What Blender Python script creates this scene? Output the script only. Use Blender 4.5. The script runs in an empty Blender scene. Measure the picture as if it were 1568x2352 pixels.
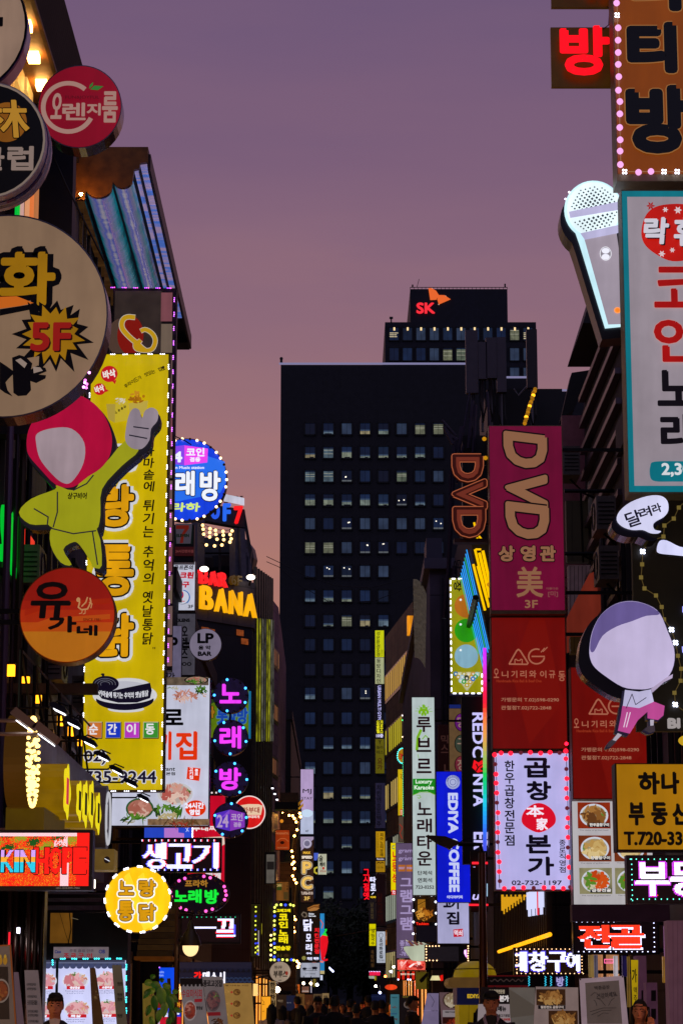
import bpy, bmesh, math, random
import numpy as np
from mathutils import Vector, Matrix
from mathutils.geometry import tessellate_polygon

SC = bpy.context.scene
COL = SC.collection
R = math.radians

# ---------------------------------------------------------------- camera
CW, CH, F, CX, CY, CAMH = 1568.0, 2352.0, 5503.0, 784.0, 1176.0, 1.6
PITCH = R(11.62)
cam = bpy.data.cameras.new("camera")
cam.sensor_fit = 'VERTICAL'; cam.sensor_height = 36.0; cam.lens = 36.0 * F / CH
cam.clip_start = 0.5; cam.clip_end = 3000
camo = bpy.data.objects.new("camera", cam); COL.objects.link(camo)
camo.location = (0, 0, CAMH); camo.rotation_euler = (math.pi / 2 + PITCH, 0, 0)
SC.camera = camo

def lin(h):
    h = h.lstrip('#')
    o = []
    for i in (0, 2, 4):
        c = int(h[i:i + 2], 16) / 255.0
        o.append(c / 12.92 if c <= 0.04045 else ((c + 0.055) / 1.055) ** 2.4)
    return tuple(o) + (1.0,)

# ---------------------------------------------------------------- dusk sky
w = bpy.data.worlds.new("World"); SC.world = w; w.use_nodes = True
nt = w.node_tree; nt.nodes.clear()
def N(nt, t, **k):
    n = nt.nodes.new(t)
    for a, b in k.items(): setattr(n, a, b)
    return n
out = N(nt, 'ShaderNodeOutputWorld'); bg = N(nt, 'ShaderNodeBackground')
tc = N(nt, 'ShaderNodeTexCoord'); sep = N(nt, 'ShaderNodeSeparateXYZ')
nt.links.new(tc.outputs['Generated'], sep.inputs[0])
cr = N(nt, 'ShaderNodeValToRGB')
els = cr.color_ramp.elements
stops = [(0.0, 'b07a66'), (0.16, 'aa7669'), (0.205, 'a07170'), (0.25, '916b74'), (0.30, '836376'), (0.35, '785c75'), (0.41, '6b5574'), (0.6, '3a3454'), (1.0, '171a30')]
els[0].position = 0; els[0].color = lin(stops[0][1]); els[1].position = 1; els[1].color = lin(stops[-1][1])
for p, c in stops[1:-1]:
    e = els.new(p); e.color = lin(c)
# thin streaks of cloud: stretched noise shifts the height looked up in the ramp
mp = N(nt, 'ShaderNodeMapping'); mp.inputs['Scale'].default_value = (1.6, 1.6, 9); mp.inputs['Rotation'].default_value = (0, R(-16), 0)
nz = N(nt, 'ShaderNodeTexNoise'); nz.inputs['Scale'].default_value = 3.2; nz.inputs['Detail'].default_value = 4
nt.links.new(tc.outputs['Generated'], mp.inputs[0]); nt.links.new(mp.outputs[0], nz.inputs['Vector'])
ma = N(nt, 'ShaderNodeMath', operation='MULTIPLY_ADD'); ma.inputs[1].default_value = 0.09; ma.inputs[2].default_value = -0.045
nt.links.new(nz.outputs['Fac'], ma.inputs[0])
ad = N(nt, 'ShaderNodeMath', operation='ADD'); nt.links.new(ma.outputs[0], ad.inputs[0]); nt.links.new(sep.outputs['Z'], ad.inputs[1])
nt.links.new(ad.outputs[0], cr.inputs[0])
# the east, away from the sunset, is darker and bluer
mr = N(nt, 'ShaderNodeMapRange', interpolation_type='SMOOTHSTEP')
mr.inputs[1].default_value = -0.25; mr.inputs[2].default_value = 0.75; mr.inputs[3].default_value = 0.0; mr.inputs[4].default_value = 1.0
nt.links.new(sep.outputs['Y'], mr.inputs[0])
mx = N(nt, 'ShaderNodeMixRGB'); mx.inputs[1].default_value = lin('66627e')
nt.links.new(mr.outputs[0], mx.inputs[0]); nt.links.new(cr.outputs[0], mx.inputs[2])
nt.links.new(mx.outputs[0], bg.inputs[0]); bg.inputs[1].default_value = 1.08
nt.links.new(bg.outputs[0], out.inputs[0])

sl = bpy.data.lights.new("sun", 'SUN'); sl.energy = 0.04; sl.angle = R(25); sl.color = (1.0, 0.62, 0.5)
so = bpy.data.objects.new("sun", sl); COL.objects.link(so); so.rotation_euler = (R(-80), 0, R(10)); so.location = (0, 60, 60)

SC.view_settings.view_transform = 'Standard'; SC.view_settings.look = 'None'
SC.view_settings.exposure = 0; SC.view_settings.gamma = 1
SC.cycles.use_denoising = True
SC.cycles.max_bounces = 5; SC.cycles.diffuse_bounces = 2; SC.cycles.glossy_bounces = 3; SC.cycles.transmission_bounces = 3
SC.cycles.sample_clamp_indirect = 4.0; SC.cycles.caustics_reflective = False; SC.cycles.caustics_refractive = False

# ---------------------------------------------------------------- photo pixel + distance -> place in the street
CP, SP = math.cos(PITCH), math.sin(PITCH)
FR = {'-': (0, 0, 1), 'A': (0, 0, .3), 'B': (0, 470.3, .3), 'C': (0, 884.2, .3839), 'D': (0, 1467.4, .252), 'E': (0, 1862.5, .252),
      'F': (357.4, 978.3, .2479), 'G': (357.4, 1505, .2), 'H': (357.4, 1937.7, .204), 'I': (1222.8, 0, .2202), 'J': (1222.8, 395.1, .32),
      'K': (1298.1, 1110, .2719), 'L': (1110, 1467.4, .2922), 'M': (1015.9, 1918.9, .3521), 'N': (846.6, 1298.1, .208),
      'O': (827.8, 1749.6, .2559), 'P': (978.3, 733.7, .312), 'Q': (620.8, 620.8, .42), 'R': (602, 1260.5, .208), 'S': (583.2, 1730.8, .2639),
      'T': (752.5, 2050.6, .156), 'V': (395, 1542.7, .176), 'W': (545.6, 2163.5, .192), 'X': (846.6, 2125.9, .204), 'Y': (1260.5, 2031.8, .1962),
      'Z': (564.4, 1646.1, .16)}
def U(px, py, Y):
    a = (px - CX) / F; b = (CY - py) / F
    t = Y / (CP - b * SP)
    return Vector((a * t, Y, CAMH + (SP + b * CP) * t))
def scale_at(px, py, Y):
    return (U(px + .5, py, Y) - U(px - .5, py, Y)).length, (U(px, py + .5, Y) - U(px, py - .5, Y)).length
def XL(Y): return -4.7 if Y < 55 else (-3.9 if Y < 74.5 else -2.9)
def XR(Y): return 4.6 if Y < 49.5 else (3.1 if Y < 65.5 else (2.45 if Y < 96 else 3.0))

# ---------------------------------------------------------------- materials
_M = {}
def M(hexc, e=0.0, rough=0.55, metal=0.0, var=0.0, bump=0.0, sc=6.0, sample=False, glass=False):
    """paint / plastic / light-box material; var = cloudy unevenness, e = glow, on unlit signs in place of ambient light"""
    k = (hexc, e, rough, metal, var, bump, sc, sample)
    if k in _M: return _M[k]
    m = bpy.data.materials.new("paint_" + hexc); m.use_nodes = True
    nt = m.node_tree; p = nt.nodes['Principled BSDF']
    c = lin(hexc)
    base = c if e == 0 else tuple(x * .32 for x in c[:3]) + (1,)
    p.inputs['Base Color'].default_value = base
    p.inputs['Roughness'].default_value = rough; p.inputs['Metallic'].default_value = metal
    if e: 
        p.inputs['Emission Color'].default_value = c; p.inputs['Emission Strength'].default_value = e
    if var or bump:
        tc = N(nt, 'ShaderNodeTexCoord'); nz = N(nt, 'ShaderNodeTexNoise'); nz.inputs['Scale'].default_value = sc; nz.inputs['Detail'].default_value = 5
        if sample:      # tubes behind the sheet: unevenness drawn out upright
            mp = N(nt, 'ShaderNodeMapping'); mp.inputs['Scale'].default_value = (2.4, 1, .4)
            nt.links.new(tc.outputs['Object'], mp.inputs[0]); nt.links.new(mp.outputs[0], nz.inputs['Vector'])
        else: nt.links.new(tc.outputs['Object'], nz.inputs['Vector'])
        if var:
            mr = N(nt, 'ShaderNodeMapRange'); mr.inputs[1].default_value = .3; mr.inputs[2].default_value = .7
            mr.inputs[3].default_value = 1 - var; mr.inputs[4].default_value = 1 + var
            nt.links.new(nz.outputs['Fac'], mr.inputs[0])
            if e:
                mu = N(nt, 'ShaderNodeMath', operation='MULTIPLY'); mu.inputs[1].default_value = e
                if sample:
                    n2 = N(nt, 'ShaderNodeTexNoise'); n2.inputs['Scale'].default_value = 4; n2.inputs['Detail'].default_value = 8; nt.links.new(tc.outputs['Object'], n2.inputs['Vector'])
                    m2 = N(nt, 'ShaderNodeMapRange'); m2.inputs[1].default_value = .35; m2.inputs[2].default_value = .6; m2.inputs[3].default_value = e * .95; m2.inputs[4].default_value = e * 1.02
                    nt.links.new(n2.outputs['Fac'], m2.inputs[0]); nt.links.new(m2.outputs[0], mu.inputs[1])
                nt.links.new(mr.outputs[0], mu.inputs[0]); nt.links.new(mu.outputs[0], p.inputs['Emission Strength'])
            else:
                vm = N(nt, 'ShaderNodeVectorMath', operation='SCALE'); vm.inputs[0].default_value = c[:3]
                nt.links.new(mr.outputs[0], vm.inputs['Scale']); nt.links.new(vm.outputs[0], p.inputs['Base Color'])
        if bump:
            b = N(nt, 'ShaderNodeBump'); b.inputs['Strength'].default_value = bump; b.inputs['Distance'].default_value = .02
            nt.links.new(nz.outputs['Fac'], b.inputs['Height']); nt.links.new(b.outputs[0], p.inputs['Normal'])
    m.cycles.emission_sampling = 'AUTO' if (e and sample) else 'NONE'
    _M[k] = m
    return m
def LB(hexc, e=.95, var=.2, sc=1.6):      # light-box face; dim ones glow in place of ambient light
    return M(hexc, e, .35, 0, var, 0, sc, True)
def G(h, e, r=.4, v=0, sc=6): return M(h, e, r, 0, v, 0, sc, True)   # lamp that lights its surroundings
def wallm(hexc, kind='brick', sx=1.0, sy=1.0, hex2=None, rough=.8):
    k = ('w', hexc, kind, sx, sy, hex2)
    if k in _M: return _M[k]
    m = bpy.data.materials.new("wall_" + kind); m.use_nodes = True
    nt = m.node_tree; p = nt.nodes['Principled BSDF']; p.inputs['Roughness'].default_value = rough
    tc = N(nt, 'ShaderNodeTexCoord'); geo = N(nt, 'ShaderNodeNewGeometry')
    nz = N(nt, 'ShaderNodeTexNoise'); nz.inputs['Scale'].default_value = .9; nz.inputs['Detail'].default_value = 8
    nt.links.new(geo.outputs['Position'], nz.inputs['Vector'])
    s = N(nt, 'ShaderNodeSeparateXYZ'); nt.links.new(geo.outputs['Position'], s.inputs[0])
    a = N(nt, 'ShaderNodeMath', operation='ADD'); nt.links.new(s.outputs[0], a.inputs[0]); nt.links.new(s.outputs[1], a.inputs[1])
    cb = N(nt, 'ShaderNodeCombineXYZ'); nt.links.new(a.outputs[0], cb.inputs[0]); nt.links.new(s.outputs[2], cb.inputs[1])
    br = N(nt, 'ShaderNodeTexBrick')
    br.inputs['Scale'].default_value = 1.0; br.inputs['Brick Width'].default_value = sx; br.inputs['Row Height'].default_value = sy
    br.inputs['Mortar Size'].default_value = .012 if kind == 'brick' else .02
    br.offset = .5 if kind == 'brick' else 0
    c1 = lin(hexc); c2 = lin(hex2) if hex2 else tuple(x * .8 for x in c1[:3]) + (1,)
    br.inputs['Color1'].default_value = c1; br.inputs['Color2'].default_value = c2
    br.inputs['Mortar'].default_value = tuple(x * .45 for x in c1[:3]) + (1,)
    nt.links.new(cb.outputs[0], br.inputs['Vector'])
    mr = N(nt, 'ShaderNodeMapRange'); mr.inputs[1].default_value = .3; mr.inputs[2].default_value = .7; mr.inputs[3].default_value = .6; mr.inputs[4].default_value = 1.15
    nt.links.new(nz.outputs['Fac'], mr.inputs[0])
    vm = N(nt, 'ShaderNodeVectorMath', operation='SCALE'); nt.links.new(br.outputs[0], vm.inputs[0]); nt.links.new(mr.outputs[0], vm.inputs['Scale'])
    nt.links.new(vm.outputs[0], p.inputs['Base Color'])
    b = N(nt, 'ShaderNodeBump'); b.inputs['Strength'].default_value = .4; b.inputs['Distance'].default_value = .02
    nt.links.new(br.outputs[1], b.inputs['Height']); b.invert = True; nt.links.new(b.outputs[0], p.inputs['Normal'])
    _M[k] = m
    return m

BLK = M('0c0a0d', 0, .5); IRON = M('1c191c', 0, .45, .6, .3); STEEL = M('8a8590', 0, .25, 1.0); GOLDM = M('6b4a20', 0, .5, .3, .3)
WHITE = LB('e6e8f2', .95); INK = M('0d0a14', 0, .6)

# ---------------------------------------------------------------- mesh collecting
class MB:
    def __init__(s): s.v = []; s.f = []; s.mi = []; s.mats = []
    def mat(s, m):
        if m not in s.mats: s.mats.append(m)
        return s.mats.index(m)
    def add(s, vs, fs, m):
        k = len(s.v); i = s.mat(m); s.v.extend([tuple(v) for v in vs])
        for f in fs: s.f.append([k + j for j in f]); s.mi.append(i)
    def box(s, a, b, m):
        x0, y0, z0 = a; x1, y1, z1 = b
        s.add([(x0, y0, z0), (x1, y0, z0), (x1, y1, z0), (x0, y1, z0), (x0, y0, z1), (x1, y0, z1), (x1, y1, z1), (x0, y1, z1)],
              [(0, 3, 2, 1), (4, 5, 6, 7), (0, 1, 5, 4), (1, 2, 6, 5), (2, 3, 7, 6), (3, 0, 4, 7)], m)
    def poly(s, pts, m):
        if len(pts) <= 4: s.add(pts, [tuple(range(len(pts)))], m); return
        s.add(pts, [tuple(t) for t in tessellate_polygon([[Vector(p) for p in pts]])], m)
    def prism(s, pts, back, m, mside=None):
        """front polygon pts (facing -y) extruded to pts+back"""
        back = Vector(back); n = len(pts); pts = [Vector(p) for p in pts]
        s.poly(pts, m)
        q = [p + back for p in pts]
        s.poly(q[::-1], mside or m)
        s.add(pts + q, [(i, (i + 1) % n, n + (i + 1) % n, n + i) for i in range(n)], mside or m)
    def tube(s, pts, r, m, n=6, closed=False):
        pts = [Vector(p) for p in pts]; k = len(pts); rings = []
        for i, p in enumerate(pts):
            a = pts[(i - 1) % k] if (i > 0 or closed) else p; b = pts[(i + 1) % k] if (i < k - 1 or closed) else p
            d = (b - a); d = d.normalized() if d.length > 1e-9 else Vector((0, 0, 1))
            u = d.cross(Vector((0, 0, 1)) if abs(d.z) < .9 else Vector((1, 0, 0))).normalized(); v = d.cross(u)
            rr = r[i] if isinstance(r, (list, tuple)) else r
            rings.append([p + (u * math.cos(2 * math.pi * j / n) + v * math.sin(2 * math.pi * j / n)) * rr for j in range(n)])
        vs = [q for rg in rings for q in rg]; fs = []
        for i in range(k if closed else k - 1):
            a, b = i * n, ((i + 1) % k) * n
            for j in range(n): fs.append((a + j, a + (j + 1) % n, b + (j + 1) % n, b + j))
        if not closed: fs.append(tuple(range(n))[::-1]); fs.append(tuple((k - 1) * n + j for j in range(n)))
        s.add(vs, fs, m)
    def sphere(s, c, r, m, nu=10, nv=6, sq=(1, 1, 1)):
        c = Vector(c); vs = [c + Vector((0, 0, r * sq[2]))]; fs = []
        for i in range(1, nv):
            t = math.pi * i / nv
            for j in range(nu):
                a = 2 * math.pi * j / nu
                vs.append(c + Vector((math.sin(t) * math.cos(a) * r * sq[0], math.sin(t) * math.sin(a) * r * sq[1], math.cos(t) * r * sq[2])))
        vs.append(c - Vector((0, 0, r * sq[2])))
        for j in range(nu): fs.append((0, 1 + j, 1 + (j + 1) % nu))
        for i in range(nv - 2):
            for j in range(nu):
                a = 1 + i * nu; fs.append((a + j, a + nu + j, a + nu + (j + 1) % nu, a + (j + 1) % nu))
        a = 1 + (nv - 2) * nu
        for j in range(nu): fs.append((a + j, len(vs) - 1, a + (j + 1) % nu))
        s.add(vs, fs, m)
    def build(s, name, parent=None, origin=(0, 0, 0), smooth=False):
        if not s.v: return None
        o = Vector(origin)
        me = bpy.data.meshes.new(name)
        me.from_pydata([(v[0] - o.x, v[1] - o.y, v[2] - o.z) for v in s.v], [], s.f)
        for m in s.mats: me.materials.append(m)
        me.polygons.foreach_set('material_index', s.mi)
        if smooth: me.polygons.foreach_set('use_smooth', [True] * len(me.polygons))
        me.update()
        ob = bpy.data.objects.new(name, me); COL.objects.link(ob)
        if parent is not None: ob.parent = parent
        else: ob.location = o
        return ob

def tag(o, label=None, cat=None, group=None, kind=None):
    if label: o['label'] = label
    if cat: o['category'] = cat
    if group: o['group'] = group
    if kind: o['kind'] = kind
    return o
def empty(name, loc, label, cat, group=None):
    o = bpy.data.objects.new(name, None); o.empty_display_size = .2; COL.objects.link(o); o.location = loc
    return tag(o, label, cat, group)

# ---------------------------------------------------------------- lettering
_G = {}
def glyph(t, res=3):
    if t in _G: return _G[t]
    c = bpy.data.curves.new('t', 'FONT'); c.body = t; c.size = 1; c.resolution_u = res
    o = bpy.data.objects.new('t', c); COL.objects.link(o)
    me = o.to_mesh()
    v = np.array([(p.co.x, p.co.y) for p in me.vertices]) if len(me.vertices) else np.zeros((0, 2))
    me.calc_loop_triangles()
    tr = [tuple(q.vertices) for q in me.loop_triangles]
    cnt = {}
    for q in tr:
        for i in range(3):
            a, b = q[i], q[(i + 1) % 3]; cnt[(min(a, b), max(a, b))] = cnt.get((min(a, b), max(a, b)), 0) + 1
    bd = [e for e, n in cnt.items() if n == 1]
    o.to_mesh_clear(); bpy.data.objects.remove(o); bpy.data.curves.remove(c)
    mn, mx_ = v.min(0), v.max(0)
    v = (v - (mn + mx_) / 2) / np.maximum(mx_ - mn, 1e-6)
    _G[t] = (v, tr, bd)
    return _G[t]

def smooth(p, n=4):
    q = []; m = len(p)
    for i in range(m):
        a, b, c, d = (np.array(p[(i + k) % m], float) for k in (-1, 0, 1, 2))
        for j in range(n):
            t = j / n; q.append(tuple(.5 * (2 * b + (c - a) * t + (2 * a - 5 * b + 4 * c - d) * t * t + (3 * b - a - 3 * c + d) * t ** 3)))
    return q
_BULB = {}
class Thing:
    """a sign or other street thing laid out in photo pixels on an upright plane Y metres down the street"""
    def __init__(s, name, label, cat, Y, ax, ay, fr='-', group=None, side=None):
        s.fr = fr; s.Y = Y; s.off = 0.004; s.side = side
        s.o = U(*s.px(ax, ay), Y); s.root = empty(name, s.o, label, cat, group)
    def px(s, x, y):
        a, b, k = FR[s.fr]; return a + k * x, b + k * y
    @property
    def k(s): return FR[s.fr][2]
    def P(s, x, y, d=0.0):
        return U(*s.px(x, y), s.Y - d)
    def b(s): s.off -= .004
    def nxt(s, g=.004):
        s.off += g; return s.off
    def fin(s, mb, name, label=None, smooth=False):
        ob = mb.build(name, s.root, s.o, smooth)
        if ob and label: ob['label'] = label
        return ob
    # -- solids
    def cab(s, x0, y0, x1, y1, d, mat, name='cabinet', arms=True, mface=None, yb=0.0):
        ym, xm = (y0 + y1) / 2, (x0 + x1) / 2
        X0, X1 = s.P(x0, ym).x, s.P(x1, ym).x; Z0, Z1 = s.P(xm, y1).z, s.P(xm, y0).z
        mb = MB(); mb.box((X0, s.Y + yb, Z0), (X1, s.Y + yb + d, Z1), mat); o = s.fin(mb, name)
        if arms and s.side: s.arms(X0, X1, Z0, Z1, d)
        return o
    def arms(s, X0, X1, Z0, Z1, d, r=.025):
        Xw = XL(s.Y) if s.side == 'L' else XR(s.Y); xe = X0 if s.side == 'L' else X1
        if (s.side == 'L' and Xw > xe - .03) or (s.side == 'R' and Xw < xe + .03): return
        for f in (.12, .88):
            z = Z0 + (Z1 - Z0) * f; mb = MB()
            mb.box((min(Xw, xe) , s.Y + d * .5 - r, z - r), (max(Xw, xe), s.Y + d * .5 + r, z + r), IRON)
            s.fin(mb, 'bracket')
    def disc(s, cx, cy, rx, ry, d, mat, name='cabinet', arms=True, n=40, ang=0):
        C = s.P(cx, cy); sx, sy = scale_at(*s.px(cx, cy), s.Y); k = s.k
        a, b = rx * sx * k, ry * sy * k
        pts = [C + Vector((a * math.cos(t), 0, b * math.sin(t))) for t in [2 * math.pi * i / n for i in range(n)]]
        mb = MB(); mb.prism(pts, (0, d, 0), mat); o = s.fin(mb, name)
        if arms and s.side:
            xe = C.x - a if s.side == 'L' else C.x + a
            s.arms(xe if s.side == 'L' else C.x - a, xe if s.side == 'R' else C.x + a, C.z - b * .15, C.z + b * .15, d)
        return o
    # -- flat printed or lit layers
    def face(s, x0, y0, x1, y1, mat, name='sign_face', d=None):
        f = s.nxt()
        ym, xm = (y0 + y1) / 2, (x0 + x1) / 2
        X0, X1 = s.P(x0, ym, f).x, s.P(x1, ym, f).x; Z0, Z1 = s.P(xm, y1, f).z, s.P(xm, y0, f).z
        mb = MB(); y = s.Y - f; mb.add([(X0, y, Z0), (X1, y, Z0), (X1, y, Z1), (X0, y, Z1)], [(0, 1, 2, 3)], mat)
        return s.fin(mb, name)
    def ell(s, cx, cy, rx, ry, mat, name='sign_face', n=36, a0=0, a1=360, d=0):
        f = s.nxt(); C = s.P(cx, cy, f); sx, sy = scale_at(*s.px(cx, cy), s.Y); k = s.k
        ts = [R(a0 + (a1 - a0) * i / n) for i in range(n + (1 if a1 - a0 < 360 else 0))]
        pts = [C + Vector((rx * sx * k * math.cos(t), 0, ry * sy * k * math.sin(t))) for t in ts]
        mb = MB(); mb.poly(pts, mat); return s.fin(mb, name)
    def poly(s, pts, mat, name='logo_mark', d=0.0, mside=None):
        f = s.nxt() + d; q = [s.P(x, y, f) for x, y in pts]
        # keep counter-clockwise as seen by a viewer in front
        ar = sum(q[i].x * q[(i + 1) % len(q)].z - q[(i + 1) % len(q)].x * q[i].z for i in range(len(q)))
        if ar < 0: q = q[::-1]
        mb = MB()
        if d: mb.prism(q, (0, d, 0), mat, mside)
        else: mb.poly(q, mat)
        return s.fin(mb, name)
    def line(s, pts, wd, mat, name='trim', closed=False, neon=False, d=0.0):
        f = s.nxt() + d; mb = MB(); r = wd * s.k * scale_at(*s.px(*pts[0]), s.Y)[0] / 2
        q = [s.P(x, y, f) for x, y in pts]
        if neon: mb.tube([p + Vector((0, -r, 0)) for p in q], r, mat, 6, closed)
        else:
            n = len(q)
            for i in range(n if closed else n - 1):
                a, b = q[i], q[(i + 1) % n]; t = (b - a)
                if t.length < 1e-6: continue
                t.normalize(); nn = Vector((-t.z, 0, t.x)) * r; e = t * r * .35; j = Vector((0, -.0002 * (i % 5), 0))
                mb.add([a - e - nn + j, b + e - nn + j, b + e + nn + j, a - e + nn + j], [(0, 1, 2, 3)], mat)
        return s.fin(mb, name)
    def txt(s, t, x0, y0, x1, y1, mat, bold=0.0, ol=(), rot=0, sh=0, name='lettering', arc=0, d=0.0):
        """fit the text t into the box; bold / outline widths in frame pixels; rot in degrees clockwise"""
        v, tr, bd = glyph(t); bold *= .66
        k = s.k; cx, cy = (x0 + x1) / 2, (y0 + y1) / 2
        sx, sy = scale_at(*s.px(cx, cy), s.Y)
        bw, bh = abs(x1 - x0) * k - 2 * bold * k, abs(y1 - y0) * k - 2 * bold * k
        W_, H_ = (bh, bw) if abs(rot) == 90 else (bw, bh)
        P = v * np.array([W_, H_])
        P[:, 0] += sh * P[:, 1]
        if arc: P[:, 1] -= arc * k * ((P[:, 0] / (W_ / 2)) ** 2 - .5)
        if rot:
            c, s_ = math.cos(R(-rot)), math.sin(R(-rot)); P = np.stack([P[:, 0] * c - P[:, 1] * s_, P[:, 0] * s_ + P[:, 1] * c], 1)
        Cc = s.P(cx, cy)
        layers = [(m_, w_ + bold) for m_, w_ in sorted(ol, key=lambda q: -q[1])] + [(mat, bold)]
        objs = None
        mb = MB()
        for m_, wd in layers:
            f = s.nxt() + d
            y = s.Y - f
            X = Cc.x + P[:, 0] * sx; Zc = Cc.z + P[:, 1] * sy
            vs = [(X[i], y - .0015, Zc[i]) for i in range(len(P))]
            mb.add(vs, tr, m_)
            if wd > 0:
                r = wd * k * sx
                for q, (a, b) in enumerate(bd):
                    ax, az, bx, bz = X[a], Zc[a], X[b], Zc[b]; dx, dz = bx - ax, bz - az; l = math.hypot(dx, dz)
                    if l < 1e-7: continue
                    nx, nz_ = -dz / l * r, dx / l * r; jy = y - .0002 * (q % 6)
                    mb.add([(ax - nx, jy, az - nz_), (bx - nx, jy, bz - nz_), (bx + nx, jy, bz + nz_), (ax + nx, jy, az + nz_)], [(0, 1, 2, 3)], m_)
                    jy -= .0001
                    hx = [(ax + r * math.cos(h * math.pi / 4), jy, az + r * math.sin(h * math.pi / 4)) for h in range(8)]
                    mb.add(hx, [tuple(range(8))], m_)
        return s.fin(mb, name)
    def vtxt(s, t, xc, y0, y1, wd, mat, bold=0, ol=(), gap=.12, name='lettering', sh=0):
        n = len(t); st = (y1 - y0) / n
        for i, ch in enumerate(t):
            if ch == ' ': continue
            o_ = s.off
            a = y0 + i * st + st * gap / 2
            s.txt(ch, xc - wd / 2, a, xc + wd / 2, a + st * (1 - gap), mat, bold, ol, 0, sh, name)
            if i < n - 1: s.off = o_
    # -- bulbs
    def bulbs(s, pts, r, mats, name='light_bulb', d=0.0, sq=1.0):
        rr = round(r * s.k * scale_at(*s.px(*pts[0]), s.Y)[0], 4)
        for i, (x, y) in enumerate(pts):
            m = mats[i % len(mats)] if isinstance(mats, (list, tuple)) else mats
            key = (rr, m.name, sq)
            q = random.Random(i * 7 + len(pts)); p = s.P(x + r * .22 * q.uniform(-1, 1), y + r * .22 * q.uniform(-1, 1), s.off + rr * .6 + d)
            if key not in _BULB:
                mb = MB(); mb.sphere((0, 0, 0), rr, m, 8, 6, (1, sq, 1))
                ob = mb.build(name, s.root, (0, 0, 0), True); _BULB[key] = ob
            else:
                ob = _BULB[key].copy(); ob.name = name; COL.objects.link(ob); ob.parent = s.root
            ob.location = p - s.o
    def ring(s, cx, cy, rx, ry, n, a0=0):
        return [(cx + rx * math.cos(R(a0) + 2 * math.pi * i / n), cy + ry * math.sin(R(a0) + 2 * math.pi * i / n)) for i in range(n)]
    def edge(s, x0, y0, x1, y1, n, ends=True):
        return [(x0 + (x1 - x0) * i / (n - 1), y0 + (y1 - y0) * i / (n - 1)) for i in range(n)]
    # -- dot matrix display
    def led(s, x0, y0, x1, y1, nx, ny, fn, name='led_dots', fill=.42):
        """fn(u, v) arrays 0..1 -> material index array (-1 none) into mats, returns (idx, mats)"""
        f = s.nxt(); gu, gv = np.meshgrid((np.arange(nx) + .5) / nx, (np.arange(ny) + .5) / ny)
        idx, mats = fn(gu, gv); mb = MB()
        X0, X1 = s.P(x0, (y0 + y1) / 2, f).x, s.P(x1, (y0 + y1) / 2, f).x
        Z0, Z1 = s.P((x0 + x1) / 2, y1, f).z, s.P((x0 + x1) / 2, y0, f).z
        rx, rz = (X1 - X0) / nx * fill, (Z1 - Z0) / ny * fill; y = s.Y - f
        for j in range(ny):
            for i in range(nx):
                m = idx[j, i]
                if m < 0: continue
                x = X0 + (X1 - X0) * gu[j, i]; z = Z1 + (Z0 - Z1) * gv[j, i]
                mb.add([(x - rx, y, z - rz * .6), (x - rx * .6, y, z - rz), (x + rx * .6, y, z - rz), (x + rx, y, z - rz * .6),
                        (x + rx, y, z + rz * .6), (x + rx * .6, y, z + rz), (x - rx * .6, y, z + rz), (x - rx, y, z + rz * .6)], [tuple(range(8))], mats[m])
        return s.fin(mb, name)
    # -- printed picture of a plate of food
    def food(s, cx, cy, rx, ry, plate, cols, seed=0, n=36, name='food_picture', bl=.22):
        rnd = random.Random(seed); f = s.nxt(); k = s.k; C = s.P(cx, cy, f); sx, sy = scale_at(*s.px(cx, cy), s.Y); mb = MB()
        def e(x, y, a, b, m, lift, an=0, nn=14):
            pts = []
            for i in range(nn):
                t = 2 * math.pi * i / nn; u, v = a * math.cos(t), b * math.sin(t)
                pts.append((C.x + (x + u * math.cos(an) - v * math.sin(an)) * k * sx, s.Y - f - lift, C.z + (y + u * math.sin(an) + v * math.cos(an)) * k * sy))
            mb.add(pts, [tuple(range(nn))], m)
        if plate:
            e(0, 0, rx, ry, plate[0], 0, 0, 28); e(0, 0, rx * .86, ry * .84, plate[1], .0005, 0, 28)
        for i in range(n):
            t = rnd.random() * 6.283; q = math.sqrt(rnd.random()) * .74
            m = cols[int((t / 6.283) * len(cols) * .999 + rnd.random() * .9) % len(cols)]
            e(q * rx * math.cos(t), q * ry * math.sin(t), rx * bl * (.5 + rnd.random()), ry * bl * (.3 + .5 * rnd.random()), m, .001 + .0002 * i, rnd.random() * 3.1, 9)
        return s.fin(mb, name)

def in_text(t, box, bold=0.0):
    """function telling which points of the unit square fall inside the fitted text"""
    v, tr, bd = glyph(t); x0, y0, x1, y1 = box
    def fn(u, w_):
        X = (u - (x0 + x1) / 2) / (x1 - x0); Yy = -(w_ - (y0 + y1) / 2) / (y1 - y0); r = np.zeros(u.shape, bool)
        for a, b, c in tr:
            (ax, ay), (bx, by), (cx, cy) = v[a], v[b], v[c]
            d1 = (X - bx) * (ay - by) - (ax - bx) * (Yy - by); d2 = (X - cx) * (by - cy) - (bx - cx) * (Yy - cy); d3 = (X - ax) * (cy - ay) - (cx - ax) * (Yy - ay)
            r |= ~(((d1 < 0) | (d2 < 0) | (d3 < 0)) & ((d1 > 0) | (d2 > 0) | (d3 > 0)))
        if bold:
            for a, b in bd:
                p, q = v[a], v[b]; dx, dy = q - p; L2 = dx * dx + dy * dy + 1e-9
                t_ = np.clip(((X - p[0]) * dx + (Yy - p[1]) * dy) / L2, 0, 1)
                r |= (((X - p[0] - t_ * dx) * (x1 - x0)) ** 2 + ((Yy - p[1] - t_ * dy) * (y1 - y0)) ** 2) < bold * bold
        return r
    return fn
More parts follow.
